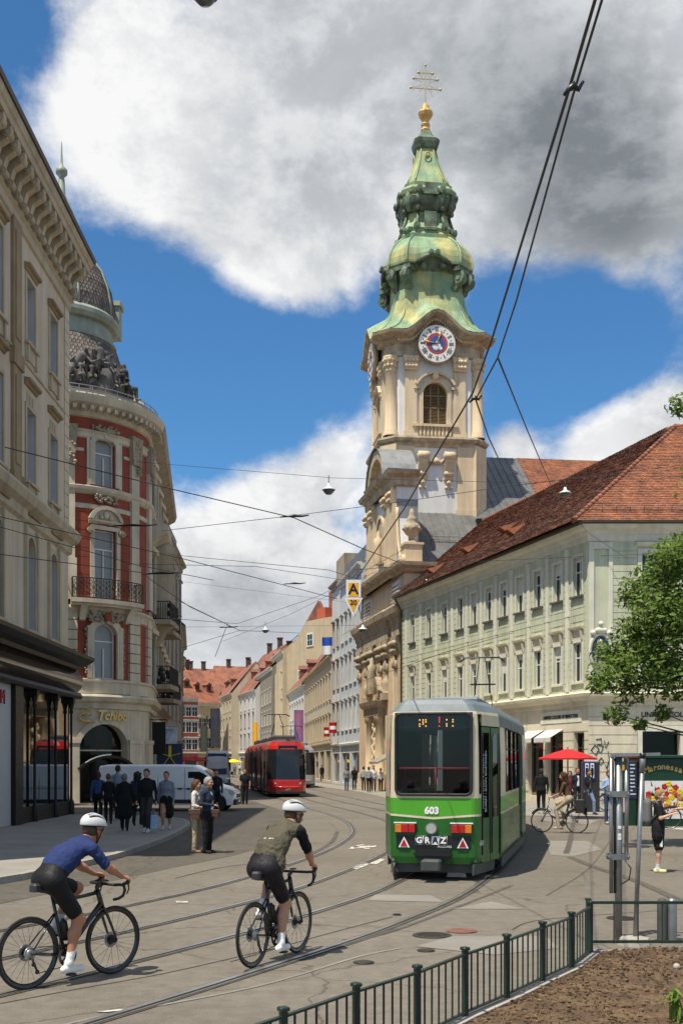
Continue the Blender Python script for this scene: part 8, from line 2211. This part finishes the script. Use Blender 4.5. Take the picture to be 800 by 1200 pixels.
backpack('grey and teal backpack on the back of the boy', (kd[0] - .19, kd[1] + .05, .94), R(-14))
ad = spot(822, 1019); person('companion reaching an arm towards the boy', ad, R(175), 1.66, (.28, .3, .34), (.04, .05, .08), (.5, .5, .5), style='long', hair=(.2, .12, .06), sleeves='short', armR=((.22, .03, -.14), (.47, -.04, -.16)), group='children by the kiosk', res=.012, skin='skin_pale')
# ================================================================== STREET FURNITURE
mat('fence_green', (.012, .030, .022), .4, .2, 6); mat('mulch', (.085, .050, .025), .95, .35, 5, .6, 30, color2=(.125, .08, .04), mixscale=3, fine=.4); mat('chip', (.120, .074, .038), .9, .3, 9, island=.6)
mat('concrete', (.36, .33, .28), .85, .15, 3, .3, 40); mat('parasol_red', (.62, .02, .025), .7, .05, 3, trans=.25); mat('sign_blue', (.012, .035, .22), .4, .05, 3); mat('kiosk_green', (.008, .045, .022), .35, .1, 2)
mat('sign_orange', (.85, .40, .012), .45, .03, 3); mat('enamel', (.66, .67, .66), .3, .05, 5); mat('leaf', (.135, .205, .034), .6, .15, 1.0, island=.4, trans=.3, spec=.3); mat('bark', (.09, .065, .045), .9, .3, 6, .6, 20)
def railing():
 FP = [Vector(p) for p in ((-.86, 6.0), (-.355, 6.79), (.1, 7.53), (.56, 8.2), (1.0, 8.98), (1.44, 9.67), (1.89, 10.43), (2.3, 11.1), (2.68, 11.95))]
 t = thing('railing', 'low dark green metal railing round the planting bed', 'railing', (FP[0].x, FP[0].y, 0)); o_ = Vector((FP[0].x, FP[0].y, 0))
 me = None
 for i, p in enumerate(FP):
  if me is None:
   mb = MB(); mb.cbox(-.022, .022, -.022, .022, -.15, .575, .004); mb.cbox(-.032, .032, -.032, .032, .575, .60, .006); me = mb.mesh('post', 'fence_green')
  link('post', me, t, Vector((p.x, p.y, 0)) - o_, (0, 0, R(30)))
 bal = MB(); bal.box(-.006, .006, -.006, .006, .07, .53); bm = bal.mesh('baluster', 'fence_green')
 for a, b in zip(FP, FP[1:]):
  a3, b3 = Vector((a.x, a.y, 0)) - o_, Vector((b.x, b.y, 0)) - o_; d = (b3 - a3).normalized()
  for z, w in ((.54, .032), (.07, .028)): mb = MB(); mb.bar(a3 + d * .02 + Vector((0, 0, z)), b3 - d * .02 + Vector((0, 0, z)), w, .016); mb.build('rail', 'fence_green', t)
  n = 7
  for i in range(1, n): link('baluster', bm, t, a3.lerp(b3, i / n), (0, 0, math.atan2(d.y, d.x)))
 c = Vector((2.71, 12.2, 0)) - o_
 for i in range(5): link('post' if i else 'post', me, t, c + Vector((i * 1.1, 0, 0)))
 for i in range(4):
  p, q = c + Vector((i * 1.1 + .02, 0, 0)), c + Vector((i * 1.1 + 1.08, 0, 0))
  for z, w in ((.55, .03), (.12, .03)): mb = MB(); mb.bar(p + Vector((0, 0, z)), q + Vector((0, 0, z)), w, .03); mb.build('rail', 'fence_green', t)
  for k in (.25, .5, .75): link('baluster', bm, t, p.lerp(q, k) + Vector((0, 0, .03)))
 for z in (.2, .5): mb = MB(); mb.bar(Vector((2.68, 11.95, z)) - o_, Vector((2.71, 12.2, z)) - o_, .02); mb.build('rail', 'fence_green', t)
 # concrete edging under the railing
 for a, b in list(zip(FP, FP[1:])) + [(Vector((2.68 + i * 1.1, 12.12)), Vector((2.68 + i * 1.1 + 1.09, 12.12))) for i in range(5)]:
  d = (b - a).normalized(); n = Vector((d.y, -d.x)); mb = MB(); a2, b2 = a + d * .004, b - d * .004
  q = [a2 - n * .01, b2 - n * .01, b2 + n * .09, a2 + n * .09]; mb.add([(p.x, p.y, -.05) for p in q] + [(p.x, p.y, .045) for p in q], [(4, 7, 6, 5), (0, 1, 5, 4), (1, 2, 6, 5), (2, 3, 7, 6), (3, 0, 4, 7)]); mb.build('edging_stone', 'concrete', ground)
 # planting bed with bark mulch
 fx = lambda y: np.interp(y, [p.y for p in FP], [p.x for p in FP]) + .10
 NY, NX = 150, 130; vs = []; fs = []
 for j in range(NY):
  y = 5.2 + 6.88 * (j / (NY - 1)) ** .9; x0 = float(fx(y))
  for i in range(NX):
   u = i / (NX - 1); x = x0 + (7.5 - x0) * u ** 1.3; ed = min(1, u * 8, (12.08 - y) * 2.5 + .02)
   p = Vector((x * 6, y * 6, 0)); z = .02 + .09 * ed + .022 * mnoise.fractal(p * 3.2, .8, 2.1, 4) * ed + .035 * mnoise.noise(Vector((x * 1.3, y * 1.3, 3))) * ed
   vs.append((x, y, z))
 for j in range(NY - 1):
  for i in range(NX - 1): a = j * NX + i; fs.append((a, a + 1, a + NX + 1, a + NX))
 me = bpy.data.meshes.new('planting_bed'); me.from_pydata(vs, [], fs); me.materials.append(M['mulch']); me.update(); me.polygons.foreach_set('use_smooth', [True] * len(fs))
 tag(link('planting_bed', me), 'brown bark mulch bed behind the green railing', 'planting bed', kind='structure')
 mb = MB()
 for k in range(7500):
  v = vs[random.randrange(len(vs))]; L_ = random.uniform(.005, .022); a = random.uniform(0, 6.28); dv = Vector((math.cos(a), math.sin(a), random.uniform(-.3, .3))) * L_
  s = Vector((-math.sin(a), math.cos(a), random.uniform(-.4, .4))) * L_ * random.uniform(.25, .6); c = Vector(v) + Vector((random.uniform(-.03, .03), random.uniform(-.03, .03), .012)); n = dv.cross(s).normalized() * .004
  mb.add([c - dv - s + n, c + dv - s * .6 + n, c + dv * .8 + s + n, c - dv + s * .7 + n, c - dv - s - n * 2, c + dv - s - n * 2, c + dv + s - n * 2, c - dv + s - n * 2], [(0, 1, 2, 3), (0, 4, 5, 1), (1, 5, 6, 2), (2, 6, 7, 3), (3, 7, 4, 0)])
 tag(mb.build('bark_chips', 'chip'), 'loose bark chips strewn over the planting bed', 'mulch', kind='stuff')
 x, y = 3.0, 8.1
 mb = MB()
 for k in range(26):
  a = random.uniform(0, 6.28); h = random.uniform(.12, .26); o = Vector((2.62 + random.uniform(-.1, .12), 8.5 + random.uniform(-.12, .12), .1)); dr = Vector((math.cos(a), math.sin(a), 0)); w = Vector((-dr.y, dr.x, 0)) * .012
  m_ = o + dr * h * .35 + Vector((0, 0, h)); e = o + dr * h * 1.0 + Vector((0, 0, h * .8)); mb.add([o - w, o + w, m_ + w * 1.3, m_ - w * 1.3, e], [(0, 1, 2, 3), (3, 2, 4)])
 p = thing('leafy_plant', 'small green plant with narrow leaves in the mulch bed', 'plant'); mb.build('leaves', 'leaf', p)['kind'] = 'stuff'
 mb = MB(); mb.sphere((3.2, 10.6, .14), .035, 6); tag(mb.build('stone', 'concrete'), 'small round stone lying on the mulch', 'stone')
railing()
def posts():
 x, y = 3.27, 13.1
 t = thing('sign_mast', 'galvanised steel mast clamped between two side tubes', 'pole', (x, y, 0))
 mb = MB(); mb.tube([(0, 0, -.1), (0, 0, 2.16)], .044, 16); mb.build('mast', 'galvanised', t)
 for dx, z0, r in ((-.095, .55, .022), (-.055, .55, .014), (.085, .95, .024)): mb = MB(); mb.tube([(dx, -.03, z0), (dx, -.03, 2.14)], r, 10); mb.build('side_tube', 'galvanised' if dx != -.055 else 'black_metal', t)
 for z in (1.72, .98): mb = MB(); mb.box(-.13, .11, -.07, -.05, z - .035, z + .035); mb.box(-.13, .11, .045, .06, z - .035, z + .035); mb.tube([(-.12, -.09, z), (-.12, .08, z)], .018, 6); mb.tube([(.1, -.09, z), (.1, .08, z)], .018, 6); mb.build('clamp', 'galvanised', t)
 mb = MB(); mb.tube([(-.1, -.03, 2.12), (-.06, -.03, 2.17), (.05, -.03, 2.17), (.085, -.03, 2.12)], .018, 8); mb.build('top_hoop', 'galvanised', t)
 mb = MB(); mb.bar((-.1, -.02, 2.175), (.42, -.25, 2.19), .05, .035); mb.build('cross_bar', 'galvanised', t)
 mb = MB(); mb.tube([(.06, -.06, .95), (.12, -.1, .85), (.10, -.1, .72), (.02, -.06, .66)], .008, 5); mb.build('cable_loop', 'black_metal', t)
 mb = MB()
 for z in (1.33, 1.24, 1.2): mb.box(-.02, .02, -.0455, -.044, z - .02, z + .015)
 mb.build('sticker', 'plain_white', t)
 t = thing('thin_pole', 'slim galvanised pole with black cap on a concrete foot', 'pole', (3.36, 12.72, 0))
 mb = MB(); mb.tube([(0, 0, -.05), (.09, 0, 2.12)], .027, 12); mb.build('tube', 'galvanised', t); mb = MB(); mb.tube([(.083, 0, 1.98), (.0935, 0, 2.19)], .033, 12); mb.build('sleeve', 'galvanised', t)
 mb = MB(); mb.tube([(.0915, 0, 2.14), (.094, 0, 2.2)], .037, 12); mb.build('cap', 'black_metal', t); mb = MB(); mb.lathe([(.2, -.02), (.17, .08), (.08, .10), (.02, .10)], 8, sm=False); mb.build('foot', 'concrete', t)
 for px, m, lb in ((775.5, 'tram_skirt', 'short dark grey bollard behind the railing'), (787, 'galvanised', 'short pale grey bollard beside the dark one')):
  X, Y, _ = spot(px, 1103); mb = MB(); mb.lathe([(.058, -.02), (.058, .44), (.05, .48), (.03, .50), (.001, .505)], 18, (X, Y)); tag(mb.build('bollard', m), lb, 'bollard')
posts()
def parasol(label, loc, r, h, m, name='parasol'):
 t = thing(name, label, 'parasol', loc); n = 8; e = .36 * r / 1.1
 mb = MB()
 for i in range(n):
  a, b = 2 * math.pi * i / n + .2, 2 * math.pi * (i + 1) / n + .2; c = (a + b) / 2
  P = lambda q, t_, z: (q * math.cos(t_), q * math.sin(t_), z)
  mb.add([(0, 0, h), P(r * .5, a, h - e * .42), P(r * .5 * .96, c, h - e * .46), P(r * .5, b, h - e * .42), P(r, a, h - e), P(r * .955, c, h - e * .97), P(r, b, h - e), P(r, a, h - e - .05), P(r * .955, c, h - e * .97 - .05), P(r, b, h - e - .05)], [(0, 1, 2), (0, 2, 3), (1, 4, 5, 2), (2, 5, 6, 3), (4, 7, 8, 5), (5, 8, 9, 6)])
 mb.build('canopy', m, t)
 for i in range(n): a = 2 * math.pi * i / n + .2; mb = MB(); mb.tube([(0, 0, h - .06), (r * .97 * math.cos(a), r * .97 * math.sin(a), h - e - .02)], .009, 4); mb.build('rib', 'black_metal', t)
 mb = MB(); mb.tube([(0, 0, 0), (0, 0, h + .06)], .024, 8); mb.build('pole', 'black_metal', t); mb = MB(); mb.lathe([(.28, 0), (.28, .06), (.05, .12), (.03, .3)], 12); mb.build('base', 'concrete', t)
 return t
x, y, _ = at(665, 900, 41); parasol('bright red parasol beside the green tram', (x, 41, .012), 1.12, 2.58, 'parasol_red')
for px, Y, m, lb in ((214, 74, 'parasol_red', 'red cafe parasol on the shaded left footway'), (229, 78, 'parasol_red', 'smaller red cafe parasol beyond the white van'), (273, 150, 'sign_yellow', 'far yellow parasol by the bend of the street'), (262, 160, 'canvas_white', 'far white parasol by the bend of the street')): parasol(lb, (*pl(px, Y), 0), .95 if Y < 100 else 1.4, 2.5, m)
def wc_sign():
 x, y, _ = at(691, 900, 46); t = thing('toilet_sign', 'blue sign with two white figures on a dark cabinet', 'sign', (x, y, .012))
 mb = MB(); mb.cbox(-.28, .42, .02, .5, 0, 2.1, .05); mb.build('cabinet', 'plastic', t); mb = MB(); mb.box(-.27, .22, -.02, .01, 1.35, 2.1); mb.build('panel', 'sign_blue', t)
 for s in (-.13, .09): mb = MB(); mb.box(s - .075, s + .075, -.024, -.021, 1.42, 2.03); mb.build('white_field', 'plain_white', t); mb = MB(); mb.sphere((s, -.026, 1.92), .045, 6, sc=(1, .2, 1)); mb.prism([(s - .05, 1.84), (s + .05, 1.84), (s + .06, 1.62), (s + .025, 1.45), (s - .025, 1.45), (s - .06, 1.62)], -.034, -.025, 'xz'); mb.build('pictogram', 'plain_black', t)
wc_sign()
def kiosk():
 t = thing('market_kiosk', 'dark green kiosk lettered Maronessa with a flower poster', 'kiosk', (9.75, 36, 0))
 mb = MB(); mb.cbox(0, 3.6, 0, 2.4, 0, 2.22, .03); mb.build('cabin', 'kiosk_green', t); mb = MB(); mb.cbox(-.1, 3.7, -.15, 2.5, 2.22, 2.32, .03); mb.build('roof', 'kiosk_green', t)
 letters = 'Maronessa'
 for i, ch in enumerate(letters): u = i / 8; text(t, ch, .27, .006, 'sign_gold', (.14 + 1.1 * u, -.012, 1.83 + .11 * math.sin(u * math.pi)), (R(90), R(-14 + 28 * u), 0), name='sign_letter', bold=.008)
 mb = MB(); mb.box(.08, 1.9, -.02, 0, .25, 1.48); po = mb.build('flower_poster', 'plain_white', t)
 for k, (c, m) in enumerate(((.8, 'lamp_orange'), (.3, 'lamp_red'), (.5, 'sign_yellow'))):
  mb = MB()
  for i in range(13):
   cx, cz = random.gauss(1.0, .42), random.gauss(1.0, .26); cx = min(max(cx, .2), 1.75); cz = min(max(cz, .4), 1.38)
   for q in range(5): mb.sphere((cx + .055 * math.cos(q * 1.257), -.024, cz + .055 * math.sin(q * 1.257)), .05, 4, sc=(1, .12, 1))
  mb.build('printed_flowers', m, po)['kind'] = 'stuff'
 mb = MB()
 for i in range(60): cx, cz = random.uniform(.25, 1.7), random.uniform(.3, 1.3); mb.prism([(cx, cz), (cx + random.uniform(-.12, .12), cz + .2), (cx + .05, cz + .03)], -.0225, -.0205, 'xz')
 mb.build('printed_leaves', 'kiosk_green', po)['kind'] = 'stuff'
 t = thing('information_board', 'navy board with white lettering beside the kiosk', 'notice board', (8.98, 36.4, 0))
 mb = MB(); mb.cbox(0, .72, 0, .5, 0, 2.12, .03); mb.build('cabinet', 'kiosk_green', t); mb = MB(); mb.box(.44, .70, -.02, 0, .9, 2.1); bo = mb.build('navy_panel', 'sign_navy', t)
 for i in range(9): mb = MB(); z = 2.0 - i * .12; mb.box(.48, .5 + random.uniform(.05, .17), -.024, -.021, z - .02, z + .02); mb.build('text_line', 'plain_white', bo)
 mb = MB(); mb.box(.06, .40, -.02, 0, 1.82, 2.0); mb.build('orange_panel', 'sign_orange', t); mb = MB(); mb.box(.24, .44, -.025, -.005, .42, .95); fr = mb.build('notice_frame', 'lamp_red', t); mb = MB(); mb.box(.26, .42, -.03, -.0255, .45, .92); mb.build('notice', 'plain_white', fr)
kiosk()
x, y, _ = spot(712, 951); city_bike('black city bicycle parked near the toilet sign', (x, y + .4, .012), R(176), R(-6), 'parked bicycles'); x, y, _ = spot(826, 972); city_bike('dark city bicycle parked before the kiosk', (x, y, 0), R(172), R(-6), 'parked bicycles')
# ------------------------------------------------------------------ hanging sign, lamps, flags
def hang_sign():
 Y = 38.0; c = at(414, 690, Y); t = thing('stop_sign', 'hanging yellow and white sign reading A and 20', 'sign', tuple(c)); s = Y / F
 mb = MB(); mb.box(-8.6 * s, 8.6 * s, -.012, .012, -10 * s, 10.5 * s); mb.build('upper_plate', 'plain_white', t); mb = MB(); mb.box(-6 * s, 6 * s, -.02, -.013, -9 * s, 7 * s); mb.build('yellow_field', 'sign_orange', t)
 mb = MB(); mb.prism([(-11 * s, -10.6 * s), (11 * s, -10.6 * s), (0, -33 * s)], -.012, .012, 'xz'); mb.build('lower_plate', 'plain_white', t); mb = MB(); mb.prism([(-7.4 * s, -12.4 * s), (7.4 * s, -12.4 * s), (0, -28 * s)], -.02, -.013, 'xz'); mb.build('yellow_triangle', 'sign_orange', t)
 text(t, 'A', 17 * s, .003, 'plain_black', (0, -.024, -1 * s), name='sign_letter', bold=.012); text(t, '20', 8 * s, .003, 'plain_black', (0, -.024, -16.5 * s), name='sign_number', bold=.006)
 mb = MB()
 for q in (-5 * s, 5 * s): mb.bar((q, 0, 10 * s), (q, 0, 24 * s), .02)
 mb.build('hanger', 'wire', t)
hang_sign()
def lamp(px, py, Y, lb, r=.26):
 c = at(px, py, Y); t = thing('hanging_lamp', lb, 'street lamp', tuple(c), 0, 'lamps hung over the street')
 mb = MB(); mb.lathe([(.04, .9 * r), (.25 * r, .8 * r), (.3 * r, .4 * r), (.9 * r, .05 * r), (1.1 * r, -.15 * r), (1.05 * r, -.2 * r)], 16); mb.build('shade', 'enamel', t); mb = MB(); mb.lathe([(.85 * r, -.18 * r), (.8 * r, -.5 * r), (.45 * r, -.85 * r), (.01, -.95 * r)], 16); mb.build('globe', 'pane_light', t)
 mb = MB(); mb.tube([(0, 0, .85 * r), (0, 0, 2.2 * r)], .018, 5); mb.build('hanger', 'wire', t)
for a in ((385, 573, 46, 'enamel street lamp hanging before the church tower'), (662, 577, 50, 'white street lamp hanging before the tiled roof'), (500, 684, 72, 'street lamp hanging by the eaves of the green building'), (425, 737, 80, 'street lamp hanging below the yellow sign'), (311, 738, 96, 'street lamp hanging over the far tram track'), (240, -9, 22, 'street lamp hanging high over the square')): lamp(*a, r=.26 if a[2] < 60 else .32)
def flag(lb, px, py, Y, w, h, mats, sw=.1):
 c = at(px, py, Y); t = thing('flag', lb, 'flag', tuple(c)); n = len(mats)
 for i, m in enumerate(mats):
  mb = MB(); z0, z1 = h * (.5 - i / n), h * (.5 - (i + 1) / n); k = 8
  for q in range(k): x0, x1 = -w / 2 + w * q / k, -w / 2 + w * (q + 1) / k; mb.add([(x0, sw * math.sin(q * .9), z1), (x1, sw * math.sin(q * .9 + .9), z1), (x1, sw * math.sin(q * .9 + .9), z0), (x0, sw * math.sin(q * .9), z0)], [(0, 1, 2, 3)], 0, True)
  mb.build('stripe', m, t)
 mb = MB(); mb.tube([(w / 2 + .02, 0, h * .5 + .2), (w / 2 + .9, .6, -h * .5)], .03, 5); mb.build('flag_pole', 'galvanised', t)
mat('flag_blue', (.012, .07, .42), .8, .05, 3); mat('banner_purple', (.17, .10, .30), .8, .3, .5, color2=(.30, .12, .2), mixscale=.6); mat('banner_dark', (.035, .04, .055), .7, .3, 1)
flag('large blue and white flag above the far facades', 384, 757, 112, 1.15, 1.75, ('flag_blue', 'plain_white')); flag('red and white flag hung over a doorway beside the church', 390, 853, 104, .7, 1.0, ('lamp_red', 'plain_white', 'lamp_red')); flag('second red and white flag nearer the far facades', 383, 858, 106, .6, .9, ('lamp_red', 'plain_white', 'lamp_red'))
flag('tall purple street banner behind the red tram', 350, 852, 138, 1.2, 4.2, ('banner_purple',), .04); flag('dark tall banner on the left of the far street', 252, 853, 150, 1.3, 5.2, ('banner_dark',), .04); flag('slim grey banner near the red end house', 239, 866, 155, 1.0, 3.6, ('tram_skirt',), .04); flag('orange banner on the far facade', 299, 862, 170, .8, 4.0, ('sign_orange',), .04)
# ------------------------------------------------------------------ overhead wires
def wire(pts, r, lb, sag=0.0, grp='overhead wires', n=10):
 P = []
 for a, b in zip(pts, pts[1:]):
  a, b = at(*a), at(*b)
  for i in range(n): t = i / n; p = a.lerp(b, t); p.z -= sag * 4 * t * (1 - t); P.append(p)
 P.append(at(*pts[-1])); mb = MB(); mb.tube(P, r, 5); return tag(mb.build('overhead_wire', 'wire'), lb, 'wire', grp)
hy = lambda y, h=5.7: (h - CH) * F / (HZ - y)
T1 = [(712, -60), (697, 0), (668, 100), (577, 395), (554, 460), (474, 595), (437, 650), (418, 678)]
wire([(x, y, hy(y)) for x, y in T1], .0095, 'thick black contact wire sweeping past the clock tower', n=4)
wire([(x, y, hy(y, 5.74)) for x, y in ((722, -60), (705, 0), (671, 112), (605, 352), (583, 419), (557, 468))], .0075, 'second black contact wire beside the thick one', n=4)
wire([(583, 419, hy(419)), (618, 505, 16), (650, 580, 28), (690, 625, 40), (735, 655, 51)], .009, 'thin stay wire running down to the green facade', n=4); wire([(557, 468, hy(468)), (572, 512, 14), (599, 570, 24), (640, 600, 50)], .009, 'thin stay wire crossing the grey church roof', n=4)
SPAN = iter(['upper span wire running from the grey beige facade to the church', 'middle span wire from the grey beige facade past the red building', 'pale service cable slung under the middle span wire', 'lower span wire dropping from the grey beige facade to the far junction', 'span wire leaving the red building at hood height', 'short wire between the far junction and the left balconies', 'curved pull-off wire rising from the far junction to the church', 'short wire from the far junction down to the street side', 'hanging dropper below the far junction', 'faint high wire carrying the lamp before the tower', 'span wire running under the lamp towards the tiled roof', 'wire carrying the yellow sign towards the red building', 'wire carrying the yellow sign towards the green facade', 'wire carrying the lamp by the green eaves', 'wire carrying the lamp over the far tram track', 'slack wire between the far left house and the church', 'feeder wire over the green tram', 'oblique wire rising from the far track to the church cornice'])
for pts, r in (([(-30, 515, 34), (205, 574, 36), (345, 607, 38), (425, 643, 40), (480, 664, 60)], .017), ([(-20, 601, 32), (215, 655, 35), (395, 702, 46)], .013), ([(-20, 612, 32), (160, 662, 36), (250, 680, 40)], .012), ([(-20, 647, 32), (165, 671, 38), (222, 711, 44), (281, 739, 60)], .014),
    ([(163, 661, 42), (300, 664, 50), (470, 690, 70)], .012), ([(205, 702, 55), (281, 739, 60), (350, 742, 70)], .014), ([(190, 724, 50), (278, 731, 60), (375, 698, 60), (480, 640, 60)], .013), ([(211, 760, 60), (281, 739, 60)], .012), ([(267, 730, 60), (252, 770, 62)], .016),
    ([(160, 541, 45), (390, 560, 46), (620, 566, 48), (800, 545, 50)], .009), ([(190, 622, 48), (345, 604, 46), (470, 588, 46), (600, 569, 47), (730, 555, 50)], .013), ([(420, 679, 38), (385, 668, 44), (200, 650, 50)], .012), ([(415, 668, 38), (520, 660, 52), (690, 652, 53), (800, 648, 50)], .011), ([(400, 745, 72), (500, 682, 72), (640, 660, 62)], .011), ([(215, 735, 90), (311, 734, 96), (420, 733, 85)], .012), ([(200, 680, 90), (400, 705, 90), (470, 720, 80)], .010), ([(420, 800, 75), (520, 765, 38), (600, 742, 52)], .012), ([(260, 752, 80), (340, 720, 70), (470, 655, 60)], .010)):
 wire(pts, r, next(SPAN))
INS = iter(['insulator clamp midway on the upper span wire', 'long insulator bar before the balcony window of the red building', 'insulator clamp between the yellow sign and the far roofs', 'insulator clamp at the far wire junction', 'insulator bar beside the round corner pilaster', 'clip joining the two black contact wires', 'clamp where the contact wires meet before the belfry'])
for px, py, Y, dx in ((345, 605, 38, .5), (155, 616, 44, 1.0), (345, 684, 60, .6), (268, 735, 60, .5), (190, 672, 40, .6), (672, 104, 5.75, .05), (557, 468, 10.9, .06)):
 c = at(px, py, Y); mb = MB(); rr = .035 if Y > 20 else .014
 mb.tube([c + Vector((-dx, 0, -.03)), c + Vector((-dx * .5, 0, 0)), c + Vector((0, 0, .02)), c + Vector((dx * .5, 0, 0)), c + Vector((dx, 0, .04))], [rr * .6, rr, rr * 1.6, rr, rr * .6], 7); tag(mb.build('wire_insulator', 'black_metal'), next(INS), 'insulator', 'wire fittings')
# ------------------------------------------------------------------ tree on the right
def tree():
 Yt = 27.0; tx = 10.6; t = thing('plane_tree', 'leafy green tree hanging over the pale green facade', 'tree', (tx, Yt, 0))
 cl = [(792, 655, 34), (765, 690, 40), (795, 735, 48), (742, 738, 26), (716, 766, 26), (706, 794, 22), (738, 806, 28), (764, 776, 38), (722, 838, 17), (792, 795, 36), (750, 850, 10), (775, 715, 42), (738, 700, 18), (798, 640, 22), (750, 760, 30), (797, 476, 17), (728, 780, 24), (776, 836, 14), (700, 806, 12), (782, 668, 26)]
 out = [(850, 560, 60), (870, 680, 80), (880, 800, 70), (930, 620, 110), (980, 740, 110), (960, 480, 90), (870, 430, 60), (1050, 600, 110), (830, 740, 40), (828, 665, 40), (900, 380, 70)]
 vs = []; fs = []; limbs = MB()
 trunk = [Vector((0, 0, 0)), Vector((.05, .05, 1.5)), Vector((-.05, .0, 3.2)), Vector((.1, .1, 5.5)), Vector((.2, 0, 8.5))]
 mb = MB(); mb.tube(trunk, [.36, .27, .24, .17, .06], 12); mb.build('trunk', 'bark', t)
 for k, (px, py, r) in enumerate(cl + out):
  vis = k < len(cl); c = at(px, py, Yt + random.uniform(-.9, .9)) - Vector((tx, Yt, 0)); rr = r * Yt / F
  j = min(range(1, 5), key=lambda q: abs(trunk[q].z - (c.z - 1.2))); m_ = trunk[j].lerp(c, .5) + Vector((0, 0, .35))
  limbs.tube([trunk[j], m_, c], [.06, .028, .008] if vis else [.1, .05, .02], 6)
  N = int((240 if vis else 40) * (rr / .5) ** 2.2) + 40; N = min(N, 2600)
  for i in range(6): e = c + Vector((random.uniform(-1, 1), random.uniform(-1, 1), random.uniform(-1, 1))) * rr * .8; limbs.tube([c, e], [.014, .005], 4)
  for i in range(N):
   d = Vector((random.gauss(0, 1), random.gauss(0, 1), random.gauss(0, 1))).normalized() * rr * random.random() ** .45 * random.uniform(.8, 1.12); d.z *= .8; p = c + d
   a = Vector((random.gauss(0, 1), random.gauss(0, 1), random.gauss(0, .6))).normalized(); b = a.orthogonal().normalized(); b = (b + Vector((0, 0, random.uniform(-.6, .6)))).normalized(); s = random.uniform(.05, .10) * (1 if vis else 1.7)
   n = a.cross(b).normalized() * s * .25; o = len(vs)
   vs += [p - a * s, p - b * s * .55 + n, p + a * s * 1.1, p + b * s * .55 + n]; fs += [(o, o + 1, o + 2), (o, o + 2, o + 3)]
 me = bpy.data.meshes.new('crown'); me.from_pydata([tuple(v) for v in vs], [], fs); me.materials.append(M['leaf']); me.update(); link('crown', me, t)['kind'] = 'stuff'
 limbs.build('limbs', 'bark', t)
tree()
